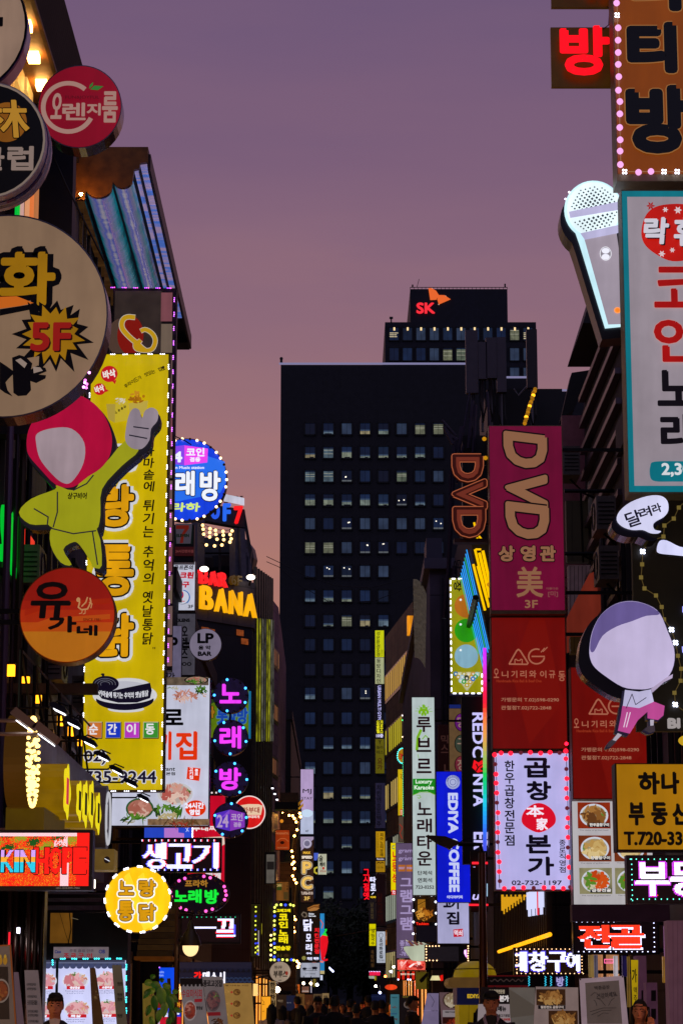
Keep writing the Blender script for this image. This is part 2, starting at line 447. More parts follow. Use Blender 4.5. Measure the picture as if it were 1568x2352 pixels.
# ---------------------------------------------------------------- helpers for things standing along the walls
def onwall(px, py, X):
    u = U(px, py, 1.0); Y = X / u.x
    return U(px, py, Y)
def wall_text(mb, t, X, Y0, Y1, z0, z1, m, sgn=1, d=0.0, bold=0.0, mside=None):
    """text on a plane x = X facing the street (sgn 1: left wall, -1: right wall)"""
    v, tr, bd = glyph(t)
    yc, zc = (Y0 + Y1) / 2, (z0 + z1) / 2
    vs = [(X, yc + sgn * p[0] * abs(Y1 - Y0), zc + p[1] * (z1 - z0)) for p in v]
    mb.add(vs, tr, m)
    if bold:
        for q, (a, b) in enumerate(bd):
            A, B = Vector(vs[a]), Vector(vs[b]); t_ = (B - A)
            if t_.length < 1e-6: continue
            t_.normalize(); n = Vector((0, -t_.z, t_.y)) * bold; e = t_ * bold * .5; j = Vector((sgn * (.001 + .0002 * (q % 5)), 0, 0))
            mb.add([A - e - n + j, B + e - n + j, B + e + n + j, A - e + n + j], [(0, 1, 2, 3)], m)
    if d:
        for a, b in bd:
            A, B = vs[a], vs[b]
            mb.add([A, B, (B[0] - sgn * d, B[1], B[2]), (A[0] - sgn * d, A[1], A[2])], [(0, 1, 2, 3)], mside or m)

GLASSD = M('10121c', 0, .12, 0, .2, 0, 3)
def warm(e=.5, h='d8882a'): return M(h, e, .5, 0, .5, 0, 2.5, True)

def building(name, label, x0, x1, Y0, Y1, h, m, cat='building', side=None, fl=3.3, ww=1.4, gap=.9, wh=1.6, win=None, front=False, z1=1.0, par=.5, litp=.12, seed=1, group=None, skip=0):
    """block with its storeys of windows on the street side (and on the end facing us)"""
    rt = empty(name, ((x0 + x1) / 2, Y0, 0), label, cat, group); o = Vector(rt.location); rnd = random.Random(seed)
    mb = MB(); mb.box((x0, Y0, 0), (x1, Y1, h), m); mb.build('wall', rt, o)
    mb = MB(); mb.box((x0 - .08, Y0 - .08, h - .02), (x1 + .08, Y1 + .08, h + par), M('211d22', 0, .7, 0, .3)); mb.build('parapet', rt, o)
    def wn(a, b, z, ax):
        mb = MB(); lit = rnd.random() < litp
        mg = (warm(.35 + .5 * rnd.random(), rnd.choice(['d8882a', 'e0b060', 'c8d0b0'])) if lit else GLASSD)
        fr = M('2a272b', 0, .5)
        if ax == 'x':
            X = x1 if side == 'L' else x0; s = 1 if side == 'L' else -1
            mb.add([(X + s * .012, a, z), (X + s * .012, b, z), (X + s * .012, b, z + wh), (X + s * .012, a, z + wh)], [(0, 1, 2, 3)], mg)
            for (p, q, r0, r1) in ((a - .06, a, z - .06, z + wh + .06), (b, b + .06, z - .06, z + wh + .06), (a, b, z - .06, z), (a, b, z + wh, z + wh + .06), ((a + b) / 2 - .025, (a + b) / 2 + .025, z, z + wh)):
                mb.box((min(X + s * .003, X + s * .07), p, r0), (max(X + s * .003, X + s * .07), q, r1), fr)
        else:
            mb.add([(a, Y0 - .012, z), (b, Y0 - .012, z), (b, Y0 - .012, z + wh), (a, Y0 - .012, z + wh)], [(0, 1, 2, 3)], mg)
            for (p, q, r0, r1) in ((a - .06, a, z - .06, z + wh + .06), (b, b + .06, z - .06, z + wh + .06), (a, b, z - .06, z), (a, b, z + wh, z + wh + .06)):
                mb.box((p, Y0 - .07, r0), (q, Y0 - .003, r1), fr)
        mb.build('window', rt, o)
    if win:
        z = z1 + skip * fl
        while z + wh < h - .3:
            y = Y0 + gap / 2
            while y + ww < Y1:
                wn(y, y + ww, z, 'x'); y += ww + gap
            if front:
                x = x0 + gap / 2
                while x + ww < x1:
                    wn(x, x + ww, z, 'y'); x += ww + gap
            z += fl
    return rt, o

# ---------------------------------------------------------------- ground, road, kerbs
def flat(name, x0, x1, y0, y1, z, m):
    mb = MB(); mb.add([(x0, y0, z), (x1, y0, z), (x1, y1, z), (x0, y1, z)], [(0, 1, 2, 3)], m); return tag(mb.build(name, None, ((x0 + x1) / 2, y0, z)), kind='structure')
flat('ground', -900, 900, -300, 1500, -.13, M('2c2a2a', 0, .9, 0, .2))
flat('road', -3.0, 3.0, -30, 380, -.12, M('3a3838', 0, .75, 0, .25, .3, 8))
for a, b in ((-9, -3.0), (3.0, 9)):
    mb = MB(); mb.box((a, -30, -.125), (b, 350, 0), wallm('6a625c', 'tile', .6, .6)); tag(mb.build('pavement', None, ((a + b) / 2, -30, 0)), kind='structure')

# ---------------------------------------------------------------- the two office towers that close the street
def tower_windows(rt, o, Y, pxs, pys, wpx, hpx, rnd, seed_fn, limit=100, xs=None):
    mb_more = MB(); n = 0
    for j, py in enumerate(pys):
        for i, px in enumerate(pxs):
            c = U(px, py, Y); s = Y / F * 1.02; w2, h2 = wpx * s / 2, hpx * s / 2
            kind = seed_fn(i, j, rnd)
            mb = MB() if n < limit else mb_more
            def q(xa, xb, za, zb, m, dy):
                mb.add([(c.x + xa * w2, Y - dy, c.z + za * h2), (c.x + xb * w2, Y - dy, c.z + za * h2), (c.x + xb * w2, Y - dy, c.z + zb * h2), (c.x + xa * w2, Y - dy, c.z + zb * h2)], [(0, 1, 2, 3)], m)
            blue = M(rnd.choice(['0f1d3c', '13264a', '182c50', '1c3050']), .42 * (.4 + .8 * rnd.random()) if kind != 'dark' else .12, .2, 0, .35, 0, .35)  # glow stands in for sky reflected in the panes
            if kind == 'dark': blue = M('0b1228', .45, .2)
            q(-1, 1, -1, 1, blue, .10)
            lc = rnd.choice(['7d8a80', '8a937f', 'a09470', '6f8494'])
            q(-.03, .03, -1, 1, M('07070c', 0, .6), .2)
            if kind == 'low':
                t = -1 + rnd.choice([.3, .4, .6, 1.0]); q(-1, 1, -1, t, M(lc, .55, .4, 0, .5, 0, 1.2), .14)
                q(-1, 1, t, t + .25, M('3a4c66', .7), .13)
                if rnd.random() < .6: q(rnd.uniform(-.8, .4), rnd.uniform(.5, .9), -1, -1 + .18, M('1a1c20', .3), .18)
            elif kind == 'full':
                q(-1, 1, -1, rnd.uniform(.5, 1), M(rnd.choice(['5f6a58', '76795e', '556873', '6d705a']), .6, .4, 0, .5, 0, 1.0), .14)
                for z in (rnd.uniform(-.3, 0), rnd.uniform(.2, .6)): q(-.95, .95, z, z + .07, M('c8c8b0', .55), .17)
            elif kind == 'blind':
                for z in (.1, -.2, -.5, -.8)[:rnd.randint(2, 4)]: q(-1, rnd.uniform(.2, 1), z, z + .12, M('d8c8a0', .9), .17)
            elif kind == 'spots':
                for k in range(2):
                    x = rnd.uniform(-.6, .6); z = rnd.uniform(-.2, .7); q(x - .12, x + .12, z - .1, z + .1, M('f4ecd8', 1.6), .17)
                q(-1, 1, -1, -.7, M('6a7074', .6), .14)
            elif kind == 'haze': q(-1, 1, -1, .95, M('33415a', .55, .4, 0, .4, 0, .5), .13)
            # recess around the pane
            fr = M('07070c', 0, .6)
            mb.box((c.x - w2 - .1, Y - .3, c.z + h2), (c.x + w2 + .1, Y - .02, c.z + h2 + .25), fr)
            mb.box((c.x - w2 - .1, Y - .3, c.z - h2 - .25), (c.x + w2 + .1, Y - .02, c.z - h2), fr)
            mb.box((c.x - w2 - .25, Y - .3, c.z - h2 - .25), (c.x - w2, Y - .02, c.z + h2 + .25), fr)
            mb.box((c.x + w2, Y - .3, c.z - h2 - .25), (c.x + w2 + .25, Y - .02, c.z + h2 + .25), fr)
            if mb is not mb_more: mb.build('window', rt, o)
            n += 1
    ob = mb_more.build('window', rt, o)
    if ob: ob['kind'] = 'stuff'
DARK = wallm('1b1a24', 'tile', 3.1, 4.0, '191822', .7)
DARK2 = wallm('17182a', 'tile', 3.1, 4.0, '151626', .7)
TY = 400.0
def zt(py, Y, px=784): return U(px, py, Y).z
A0, A1 = U(641, 1570, TY).x, U(1162, 1570, TY).x
rt = empty('office_tower', ((A0 + A1) / 2, TY, 0), 'dark broad office tower closing the street, white lit roof edge, grid of square windows', 'building'); o = Vector(rt.location)
mb = MB(); mb.box((A0, TY, 0), (A1, TY + 60, zt(838, TY)), DARK); mb.build('wall', rt, o)
A2 = U(1237, 1200, TY).x; A3 = U(1420, 1200, TY).x
mb = MB(); mb.box((A1, TY + 3, 0), (A2, TY + 60, zt(859, TY)), DARK); mb.box((A2, TY + 6, 0), (A3, TY + 60, zt(879, TY)), DARK); mb.build('side_wing', rt, o)
mb = MB(); e = M('9c98c4', .6, .5)
for a, b, py, dy in ((A0, A1, 836, 0), (A1, A2, 857, 3), (A2, A3, 877, 6)):
    z = zt(py, TY); mb.box((a - .3, TY + dy - .3, z - .05), (b, TY + dy + .3, z + .16), e)
mb.build('roof_light_strip', rt, o)
mb = MB(); c = U(646, 834, TY); mb.tube([c, c + Vector((0, 0, .6))], .25, BLK); mb.sphere(c + Vector((0, 0, .8)), .3, BLK); mb.build('roof_lamp', rt, o)
rows_a = [985.3, 1039.5, 1094, 1148.6, 1203, 1258, 1312.6, 1369.2, 1426, 1481, 1538, 1593, 1650, 1706.5, 1764, 1821, 1877, 1935, 1992, 2050]
cols_a = [712, 754, 796, 838, 880, 922, 964, 1006]
TAB = ['dlhllhff', 'lflllllb', 'ffs bdfbh'.replace(' ', ''), 'lllllslb', 'hbshhhhs', 'ffhssbbb', 'bsshhbbb', 'lllbbbbb', 'blflllbb', 'bbbbbbbb', 'dddddddd', 'gdhsdddd', 'bbbbbbbb', 'blllbbbb', 'lbbhbbbb', 'dllllbbb', 'lllllbbb', 'ddlddbbb', 'lllbbbbb', 'blbbdddd']
KD = dict(d='dark', l='low', f='full', h='haze', s='spots', b='blue', g='low')
def kf(i, j, rnd):
    r = TAB[j]; k = r[i] if i < len(r) else 'b'
    return KD.get(k, 'blue')
tower_windows(rt, o, TY, cols_a[:5], rows_a, 21.8, 26, random.Random(4), kf, 100)
tower_windows(rt, o, TY, cols_a[5:], rows_a[:6], 21.8, 26, random.Random(9), lambda i, j, r: kf(i + 5, j, r), 0)

BY = 520.0
B0, B1, B2, B3 = U(884, 800, BY).x, U(1231, 800, BY).x, U(942, 700, BY).x, U(1165.5, 700, BY).x
rt = empty('sign_topped_tower', ((B0 + B1) / 2, BY, 0), 'farther stepped dark tower with a red lit logo near its top', 'building'); o = Vector(rt.location)
mb = MB(); mb.box((B0, BY, 0), (B1, BY + 50, zt(740, BY)), DARK2); mb.build('wall', rt, o)
mb = MB(); mb.box((B2, BY + 1, zt(742, BY)), (B3, BY + 45, zt(661, BY)), DARK2); mb.build('upper_block', rt, o)
mb = MB()
za = zt(661, BY); zb = zt(656.5, BY)
for i in range(26):
    x = B2 + (B3 - B2) * i / 25; mb.box((x - .05, BY + 1.1, za), (x + .05, BY + 1.2, zb), IRON)
mb.box((B2, BY + 1.05, zb - .08), (B3, BY + 1.2, zb + .04), IRON)
for px, py in ((947, 654), (1159, 652)): c = U(px, 660, BY); mb.tube([c, (c.x, BY, zt(py, BY))], .2, IRON)
c = U(957, 660, BY); mb.tube([c, (c.x + .5, BY, zt(641, BY))], .07, IRON)
mb.build('roof_railing', rt, o)
mb = MB(); c = U(898, 740, BY); mb.tube([c, c + Vector((0, 0, .9))], .18, BLK); mb.box((c.x - .4, BY - .3, c.z + .8), (c.x + .4, BY + .3, c.z + 1.2), BLK); mb.build('roof_lamp', rt, o)
tower_windows(rt, o, BY, [904.5 + 30.7 * i for i in range(11)], [767.5, 814, 859], 20.5, 30, random.Random(3), lambda i, j, r: ('full' if (i in (4, 5) and j == 1) or (i == 9 and j == 0) else ('blind' if j == 0 and i in (0, 10) else 'haze' if r.random() < .5 else 'blue')))
mb = MB()
for i in range(11):
    c = U(904.5 + 30.7 * i, 756.5, BY); mb.box((c.x - .15, BY - .45, c.z - .35), (c.x + .25, BY - .32, c.z + .35), M('e8c890', 1.4))
mb.build('window_lamp_row', rt, o)
t = Thing('rooftop_logo_sign', 'red illuminated two-letter logo with orange wing shape on the far tower', 'sign', BY + .9, 990, 722, 'Q')
t.root.parent = None
t.fr = 'Q'; red = M('ff2d3a', 1.0, .5)
t.txt('SK', 797, 178, 900, 240, red, 5, d=.3)
t.poly([(863, 97), (880, 97), (905, 112), (920, 135), (906, 160), (873, 162)], M('f0692a', .9), d=.2)
t.poly([(884, 99), (905, 112), (920, 135), (906, 160), (890, 160), (886, 135), (893, 118)], M('ff2a2e', 1.0))
t.poly([(920, 186), (911, 158), (917, 135), (950, 136), (984, 158)], M('f0692a', .9), d=.2)
t.poly([(920, 186), (911, 158), (917, 135), (945, 137), (958, 152), (930, 162)], M('ff2a2e', 1.0))
t.line([(884, 99), (893, 118), (886, 135), (892, 161)], 4, M('ffe8d0', 1))
t.line([(958, 140), (952, 152), (926, 164), (919, 188)], 4, M('ffe8d0', 1))
t.root.location = t.root.location

# ---------------------------------------------------------------- buildings, left row
CONC = wallm('4a4038', 'tile', 1.2, .8); BRK = wallm('3a2a22', 'brick', .5, .18); DKW = wallm('24242f', 'tile', 1.5, 3.3); PANEL = wallm('584f58', 'tile', .35, 3.3)
NEARB = wallm('4a3c38', 'tile', .3, 6.0, '584a42')
building('shop_building', 'brown near building on the left with down-lit eaves behind the round signs', -14, -4.75, 4, 32.4, zt(-60, 29), NEARB, side='L', win=True, ww=1.3, gap=1.2, seed=3, litp=.3, z1=4.3)
building('shop_building', 'dark building on the left under the mirrored canopy, behind the tall yellow sign', -14, -4.72, 32.8, 54.5, 16.2, PANEL, side='L', win=True, ww=1.2, gap=1.4, seed=5, litp=.1, z1=4.3)
building('shop_building', 'dark navy building behind the round white bar sign on the left', -14, -3.95, 55.5, 74.2, zt(1420, 60), DKW, side='L', win=True, front=True, ww=1.1, gap=1.3, seed=8, litp=.12, z1=4.0)
# eaves with down-lights
rt = empty('lit_eaves', (-4.1, 24, zt(90, 27)), 'dark timber eaves with warm square down-lights at top left', 'eaves'); o = Vector(rt.location)
X = -3.62; ze = onwall(103, 90, X).z
mb = MB(); mb.box((-4.75, 22, ze), (X, 31.2, ze + .12), M('8a5a22', 0, .5, 0, .3)); mb.build('soffit', rt, o)
X2 = -3.58; p1 = onwall(160, 58, -3.42); p2 = onwall(200, 170, -3.42)
mb = MB(); zt1 = (p1.z + p2.z) / 2
mb.prism([(-3.60, 22, ze - .02), (-3.42, 22, zt1), (-4.3, 22, zt1 + 2.0), (-4.75, 22, zt1 + 2.0), (-4.75, 22, ze + .13), (-3.62, 22, ze + .13)], (0, 9.3, 0), wallm('221a1a', 'tile', .12, 3.0)); mb.build('fascia', rt, o)
mb = MB(); mb.box((X - .02, 22, ze - .03), (X + .03, 31.25, ze + .03), GOLDM); mb.build('edge_trim', rt, o)
for px, py in ((60, 52), (78, 124), (97, 188)):
    p = U(px, py, 1.0); p = U(px, py, (ze - 1.6) / (p.z - 1.6)); mb = MB(); mb.box((p.x - .07, p.y - .1, ze - .09), (p.x + .07, p.y + .1, ze + .02), G('ffb860', 18)); mb.build('down_light', rt, o)
for px, a, b, h in ((50, 150, 212, 'e8a850'), (72, 130, 235, 'f0b860'), (27, 160, 205, 'd89038')):
    p = onwall(px, a, -3.98); q = onwall(px, b, -3.98); mb = MB(); mb.box((-4.7, p.y - .3, q.z), (-3.98, p.y + .3, min(p.z, ze - .02)), M(h, .75, .5, 0, .3)); mb.build('lit_panel', rt, o)
# coloured light tubes on the wall lower down
for px, h, a, b in ((41, '00d040', 445, 500), (50, 'd8a8a0', 440, 520), (63, 'e8a070', 430, 520), (73, 'f08040', 420, 530), (84, 'c07848', 410, 530)):
    p = onwall(px, (a + b) / 2, -4.12); mb = MB(); mb.tube([(p.x, p.y, zt(b, p.y)), (p.x, p.y, zt(a, p.y))], .035, M(h, .8)); 
    tag(mb.build('light_tube', None, p), 'thin upright %s light tube on the wall between the black and cream discs' % {'00d040': 'green', 'd8a8a0': 'pale pink', 'e8a070': 'salmon', 'f08040': 'orange', 'c07848': 'dim brown'}[h], 'light tube')
# navy end wall left of the mirrored canopy
a = U(110, 420, 32.6); b = U(168, 560, 32.6)
mb = MB(); mb.box((-5.2, 32.42, zt(1000, 32.5)), (b.x, 32.78, zt(330, 32.5)), M('14142a', 0, .6, 0, .2)); tag(mb.build('end_wall', None, (-4.5, 32.6, 8)), 'plain navy end wall beside the mirrored canopy', 'wall')

# mirrored canopy
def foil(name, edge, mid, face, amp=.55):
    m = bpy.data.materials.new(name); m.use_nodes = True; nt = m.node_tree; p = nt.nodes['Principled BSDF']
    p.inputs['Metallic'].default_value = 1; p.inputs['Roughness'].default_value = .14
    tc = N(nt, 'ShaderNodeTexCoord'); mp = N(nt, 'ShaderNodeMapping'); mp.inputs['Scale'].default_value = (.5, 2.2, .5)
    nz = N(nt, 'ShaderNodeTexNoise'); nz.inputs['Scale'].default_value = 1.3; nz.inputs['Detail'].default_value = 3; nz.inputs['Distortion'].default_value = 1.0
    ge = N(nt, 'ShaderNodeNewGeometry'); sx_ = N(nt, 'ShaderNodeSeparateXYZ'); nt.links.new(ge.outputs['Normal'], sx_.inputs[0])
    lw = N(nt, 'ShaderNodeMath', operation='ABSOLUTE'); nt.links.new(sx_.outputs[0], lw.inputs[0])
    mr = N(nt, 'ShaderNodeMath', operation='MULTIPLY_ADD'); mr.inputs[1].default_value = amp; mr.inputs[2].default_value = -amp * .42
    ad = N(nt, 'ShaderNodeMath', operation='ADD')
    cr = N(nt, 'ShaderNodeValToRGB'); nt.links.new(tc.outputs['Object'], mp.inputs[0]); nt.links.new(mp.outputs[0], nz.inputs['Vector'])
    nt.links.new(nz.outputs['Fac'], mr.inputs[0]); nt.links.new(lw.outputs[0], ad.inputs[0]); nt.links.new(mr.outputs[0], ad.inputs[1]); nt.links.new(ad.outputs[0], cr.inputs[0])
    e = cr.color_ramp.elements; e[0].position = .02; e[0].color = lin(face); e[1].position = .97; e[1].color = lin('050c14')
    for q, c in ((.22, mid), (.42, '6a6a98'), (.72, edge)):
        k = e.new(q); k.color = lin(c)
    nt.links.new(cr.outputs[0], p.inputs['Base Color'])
    # the ramp paints reflections and tube shading, glowing without a lamp behind
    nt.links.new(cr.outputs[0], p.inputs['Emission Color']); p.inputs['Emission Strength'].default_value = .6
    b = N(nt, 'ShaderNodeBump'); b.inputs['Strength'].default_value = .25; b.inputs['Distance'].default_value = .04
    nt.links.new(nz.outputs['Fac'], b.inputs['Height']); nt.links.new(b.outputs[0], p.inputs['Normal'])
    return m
FOIL = foil('sheen_painted_foil', '0a6674', '5058a8', 'a09aa8'); FOILB = foil('painted_sky_foil', '2a50c8', '4a78d8', 'a890b8', 1.3); FOILG = foil('gold_foil', '6a5a50', '5a3c1c', '3a2410')
rt = empty('mirror_canopy', (-4.0, 42, zt(430, 42)), 'brown canopy lined with shiny half-round tubes, sheen painted in', 'canopy'); o = Vector(rt.location)
p1 = onwall(341, 312, -3.42); p2 = onwall(434, 774, -3.42); zc = (p1.z + p2.z) / 2
Ya, Yb = p1.y, p2.y + .3
xl = -4.72 
mb = MB(); ft = [(xl, zc), (xl, zc - .98), (-4.52, zc - .98)] + [(-4.28 - .24 * math.cos(R(t_)), zc - .74 - .2 * math.sin(R(t_))) for t_ in range(20, 161, 20)] + [(-3.86 - .18 * math.cos(R(t_)), zc - .60 - .16 * math.sin(R(t_))) for t_ in range(20, 161, 20)] + [(-3.66, zc - .42), (-3.57, zc - .40), (-3.56, zc - .30), (-3.42, zc - .28), (-3.42, zc)]
mb.prism([(x_, Ya, z_) for x_, z_ in ft], (0, .1, 0), M('7a4c18', 0, .4, .3, .35)); mb.box((xl, Ya + .1, zc - .22), (-3.42, Yb, zc), M('2a1a10', 0, .6)); mb.build('canopy_frame', rt, o)
mb = MB(); mb.sphere((-4.55, Ya - .35, zc - 1.0), .028, G('ffb050', 380, .5), 8, 6); mb.tube([(-4.7, Ya - .2, zc - 1.05), (-4.55, Ya - .35, zc - 1.05)], .02, IRON); mb.build('added_glow_lamp', rt, o)  # lamp added to give the canopy front a warm glow
mb = MB(); mb.box((-3.43, Ya + .1, zc - .40), (-3.38, Yb, zc - .1), M('3a2424', 0, .5)); mb.build('edge_rail', rt, o)
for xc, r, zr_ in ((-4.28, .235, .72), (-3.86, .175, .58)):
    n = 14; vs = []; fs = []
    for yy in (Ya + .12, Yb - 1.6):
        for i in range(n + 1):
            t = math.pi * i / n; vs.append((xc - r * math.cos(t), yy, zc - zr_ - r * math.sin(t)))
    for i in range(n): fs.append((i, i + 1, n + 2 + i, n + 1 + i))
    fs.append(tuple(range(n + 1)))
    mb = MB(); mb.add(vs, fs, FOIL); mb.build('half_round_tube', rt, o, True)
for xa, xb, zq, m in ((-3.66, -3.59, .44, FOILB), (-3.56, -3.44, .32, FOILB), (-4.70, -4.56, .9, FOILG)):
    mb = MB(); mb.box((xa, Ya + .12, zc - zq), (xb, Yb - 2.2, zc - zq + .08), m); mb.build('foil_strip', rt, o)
mb = MB(); mb.box((xl, Yb - .6, zc - .42), (-3.42, Yb, zc - .12), M('141012', 0, .6)); mb.build('end_box', rt, o)

# far-left corner building with the bar letters
Y1 = 75.0; a = U(448, 1400, Y1); b = U(580, 1400, Y1 * 1.0246)
rt = empty('bar_building', (-4, Y1, 0), 'dark chamfered building carrying yellow and red roof-level letters', 'building'); o = Vector(rt.location)
ztop = zt(1316, Y1, 450)
mb = MB(); xx = [(-12, Y1 - 1.2), (a.x, a.y), (b.x, b.y), (b.x, 100), (-12, 100)]
def slab(mb, pts, z0, z1, m):
    n = len(pts); vs = [(x, y, z0) for x, y in pts] + [(x, y, z1) for x, y in pts]
    mb.add(vs, [tuple(range(n))[::-1], tuple(range(n, 2 * n))] + [(i, (i + 1) % n, n + (i + 1) % n, n + i) for i in range(n)], m)
slab(mb, xx, 0, zt(1420, Y1), DKW); mb.build('wall', rt, o)
mb = MB(); xs = [(-12, Y1 - 1.26), (a.x + .02, a.y - .06), (b.x + .06, b.y - .02), (b.x + .06, 100.1), (-12, 100.1)]
slab(mb, xs, zt(1422, Y1), ztop, wallm('55505a', 'tile', .9, .45)); mb.build('sign_band', rt, o)
du = (b - a); du.z = 0; L = du.length; du.normalize(); nn = Vector((du.y, -du.x, 0))
def cham_text(t, px0, px1, py0, py1, m, bold, name='letter', dd=.18):
    n = len(t); w_ = (px1 - px0) / n
    for i, ch in enumerate(t):
        if ch == ' ': continue
        v, tr, bd = glyph(ch); mb = MB()
        def pos(px, py):
            f = (px - 448) / 132.0; Yq = a.y + (b.y - a.y) * f; q = U(px, 1400, Yq); return Vector((a.x + (b.x - a.x) * f, Yq, U(px, py, Yq).z))
        sl = 0.17 * (px0 + w_ * (i + .5) - px0)
        A = pos(px0 + w_ * i + w_ * .12, py1 + sl); B = pos(px0 + w_ * (i + 1) - w_ * .12, py1 + sl); T = pos(px0 + w_ * (i + .5), py0 + sl)
        hz = T.z - A.z; cc = (A + B) / 2 + Vector((0, 0, hz / 2)) + nn * .2; ww_ = (B - A); ww_.z = 0; wl = ww_.length
        vs = [cc + du * p[0] * wl + Vector((0, 0, p[1] * hz)) for p in v]
        mb.add(vs, tr, m)
        r = bold
        for q, (e0, e1) in enumerate(bd):
            P0, P1 = vs[e0], vs[e1]; tt = (P1 - P0)
            if tt.length < 1e-6: continue
            tt.normalize(); n2 = tt.cross(nn) * r; e_ = tt * r * .5; j = nn * (.002 + .0003 * (q % 5))
            mb.add([P0 - e_ - n2 + j, P1 + e_ - n2 + j, P1 + e_ + n2 + j, P0 - e_ + n2 + j], [(0, 1, 2, 3)], m)
            mb.add([P0, P1, P1 - nn * dd, P0 - nn * dd], [(0, 1, 2, 3)], m)
        mb.build(name, rt, o)
YEL = M('ffb40a', .95, .5, 0, .12, 0, 2, True); REDL = G('ff2226', .95, .5)
cham_text('BAR', 449, 515, 1310, 1340, REDL, .012)
cham_text('6F', 519, 547, 1322, 1343, M('6a4a10', .35), .008)
cham_text('BANA', 450, 584, 1348, 1398, YEL, .022)
for px, py in ((469, 1307), (576, 1326)):
    f = (px - 448) / 132; p = U(px, py, a.y + (b.y - a.y) * f - .6); mb = MB(); mb.sphere(p, .11, G('fff0d8', 6), 8, 5, (1.3, 1, .8)); mb.tube([p, p + Vector((-.1, .8, -.3))], .03, IRON); mb.build('flood_lamp', rt, o)
for px, py in ((484, 1452), (550, 1454), (561, 1474), (470, 1448)):
    f = (px - 448) / 132; p = Vector((a.x + (b.x - a.x) * f, a.y + (b.y - a.y) * f, 0)); z = U(px, py, p.y).z; w2 = .16
    mb = MB(); q = p + nn * .03; mb.add([q - du * w2 + Vector((0, 0, z - .09)), q + du * w2 + Vector((0, 0, z - .09)), q + du * w2 + Vector((0, 0, z + .1)), q - du * w2 + Vector((0, 0, z + .1))], [(0, 1, 2, 3)], M('a8501a', .5, .5, 0, .5, 0, 8)); mb.build('window', rt, o)
# its street side: lit vertical fins
for i in range(8):
    yy = b.y + .6 + i * 2.6; mb = MB()
    z0, z1 = zt(1925, yy), zt(1440, yy)
    mb.box((b.x, yy, 1.2), (b.x + .12, yy + .5, z1 + 2), M('4a4538', 0, .4, .3, .3)); mb.build('fin', rt, o)
    mb = MB(); mb.box((b.x + .121, yy + .05, zt(1700, yy)), (b.x + .16, yy + .42, z1 + .3), M(['b8b818', 'd0d030', '8a8a70', '6a6a60'][i % 4], .3, .5, 0, .9, 0, 2.2)); mb.build('light_strip', rt, o)
# rooftop frame with the pub letters
Yr = 79.0
rt = empty('rooftop_sign_frame', (U(520, 1200, Yr).x, Yr, zt(1316, Yr)), 'rooftop steel frame holding blue and red letters above the bar building', 'sign frame'); o = Vector(rt.location)
def pbar(mb, p, q, w2, m): mb.tube([p, q], w2, m, 4)
mb = MB(); FRM = M('4a4a5c', 0, .5, .2, .2)
for (x0_, y0_, x1_, y1_, w2) in ((455, 1195, 455, 1320, .22), (541, 1215, 541, 1330, .2), (552, 1215, 556, 1345, .16)): pbar(mb, U(x0_, y0_, Yr), U(x1_, y1_, Yr), w2, FRM)
mb.build('post', rt, o)
mb = MB(); P = [U(448, 1165, Yr), U(460, 1155, Yr), U(562, 1170, Yr), U(562, 1212, Yr), U(448, 1192, Yr)]
mb.prism(P[::-1], (0, .5, 0), M('1a1a28', 0, .6)); mb.build('sign_board', rt, o)
mb = MB(); p, q = U(562, 1165, Yr), U(578, 1260, Yr + 5); mb.prism([U(562, 1172, Yr + .1), U(562, 1212, Yr + .1), U(575, 1290, Yr + .1), U(578, 1262, Yr + .1)], (0, .5, 0), M('1e1e2c', 0, .6)); mb.build('brace', rt, o)
mb = MB()
for i in range(7):
    x_ = 545 + i * 4.4; pbar(mb, U(x_, 1225 + i * 9, Yr + 2), U(x_, 1340, Yr + 2), .1, FRM)
mb.build('slat_wall', rt, o)
mb = MB(); 
for c, r in ((U(480, 1292, Yr + 4), 1.0), (U(520, 1288, Yr + 4), 1.1)):
    mb.sphere(c, r, M('15151f', 0, .4), 14, 8, (1, 1, .9))
mb.build('vent_hood', rt, o)
mb = MB()
for x0_, y0_, x1_, y1_ in ((465, 1245, 465, 1310), (505, 1245, 505, 1310), (505, 1245, 540, 1245), (465, 1270, 540, 1270)): pbar(mb, U(x0_, y0_, Yr + 1), U(x1_, y1_, Yr + 1), .04, IRON)
mb.build('railing', rt, o)
t = Thing('pub_roof_letters', 'blue and red roof letters behind the round blue sign', 'sign', Yr - .02, 525, 1210)
t.txt('O', 484, 1160, 506, 1195, M('2458e8', .95), 4, d=.15, name='letter'); t.txt('F', 512, 1158, 531, 1200, M('2468f0', .95), 4, d=.15, name='letter'); t.txt('7', 537, 1164, 559, 1207, M('ff1418', .95), 4, d=.15, name='letter')
t = Thing('pub_name_board', 'small white board with black writing over the roof letters', 'sign', Yr - .5, 538, 1158)
t.poly([(514, 1134), (561, 1144), (561, 1160), (514, 1150)], LB('c8c8d8', .9), 'sign_face', .1)
t.txt('ZZA & PUB  7F', 514, 1139, 558, 1156, INK, .3, sh=0)
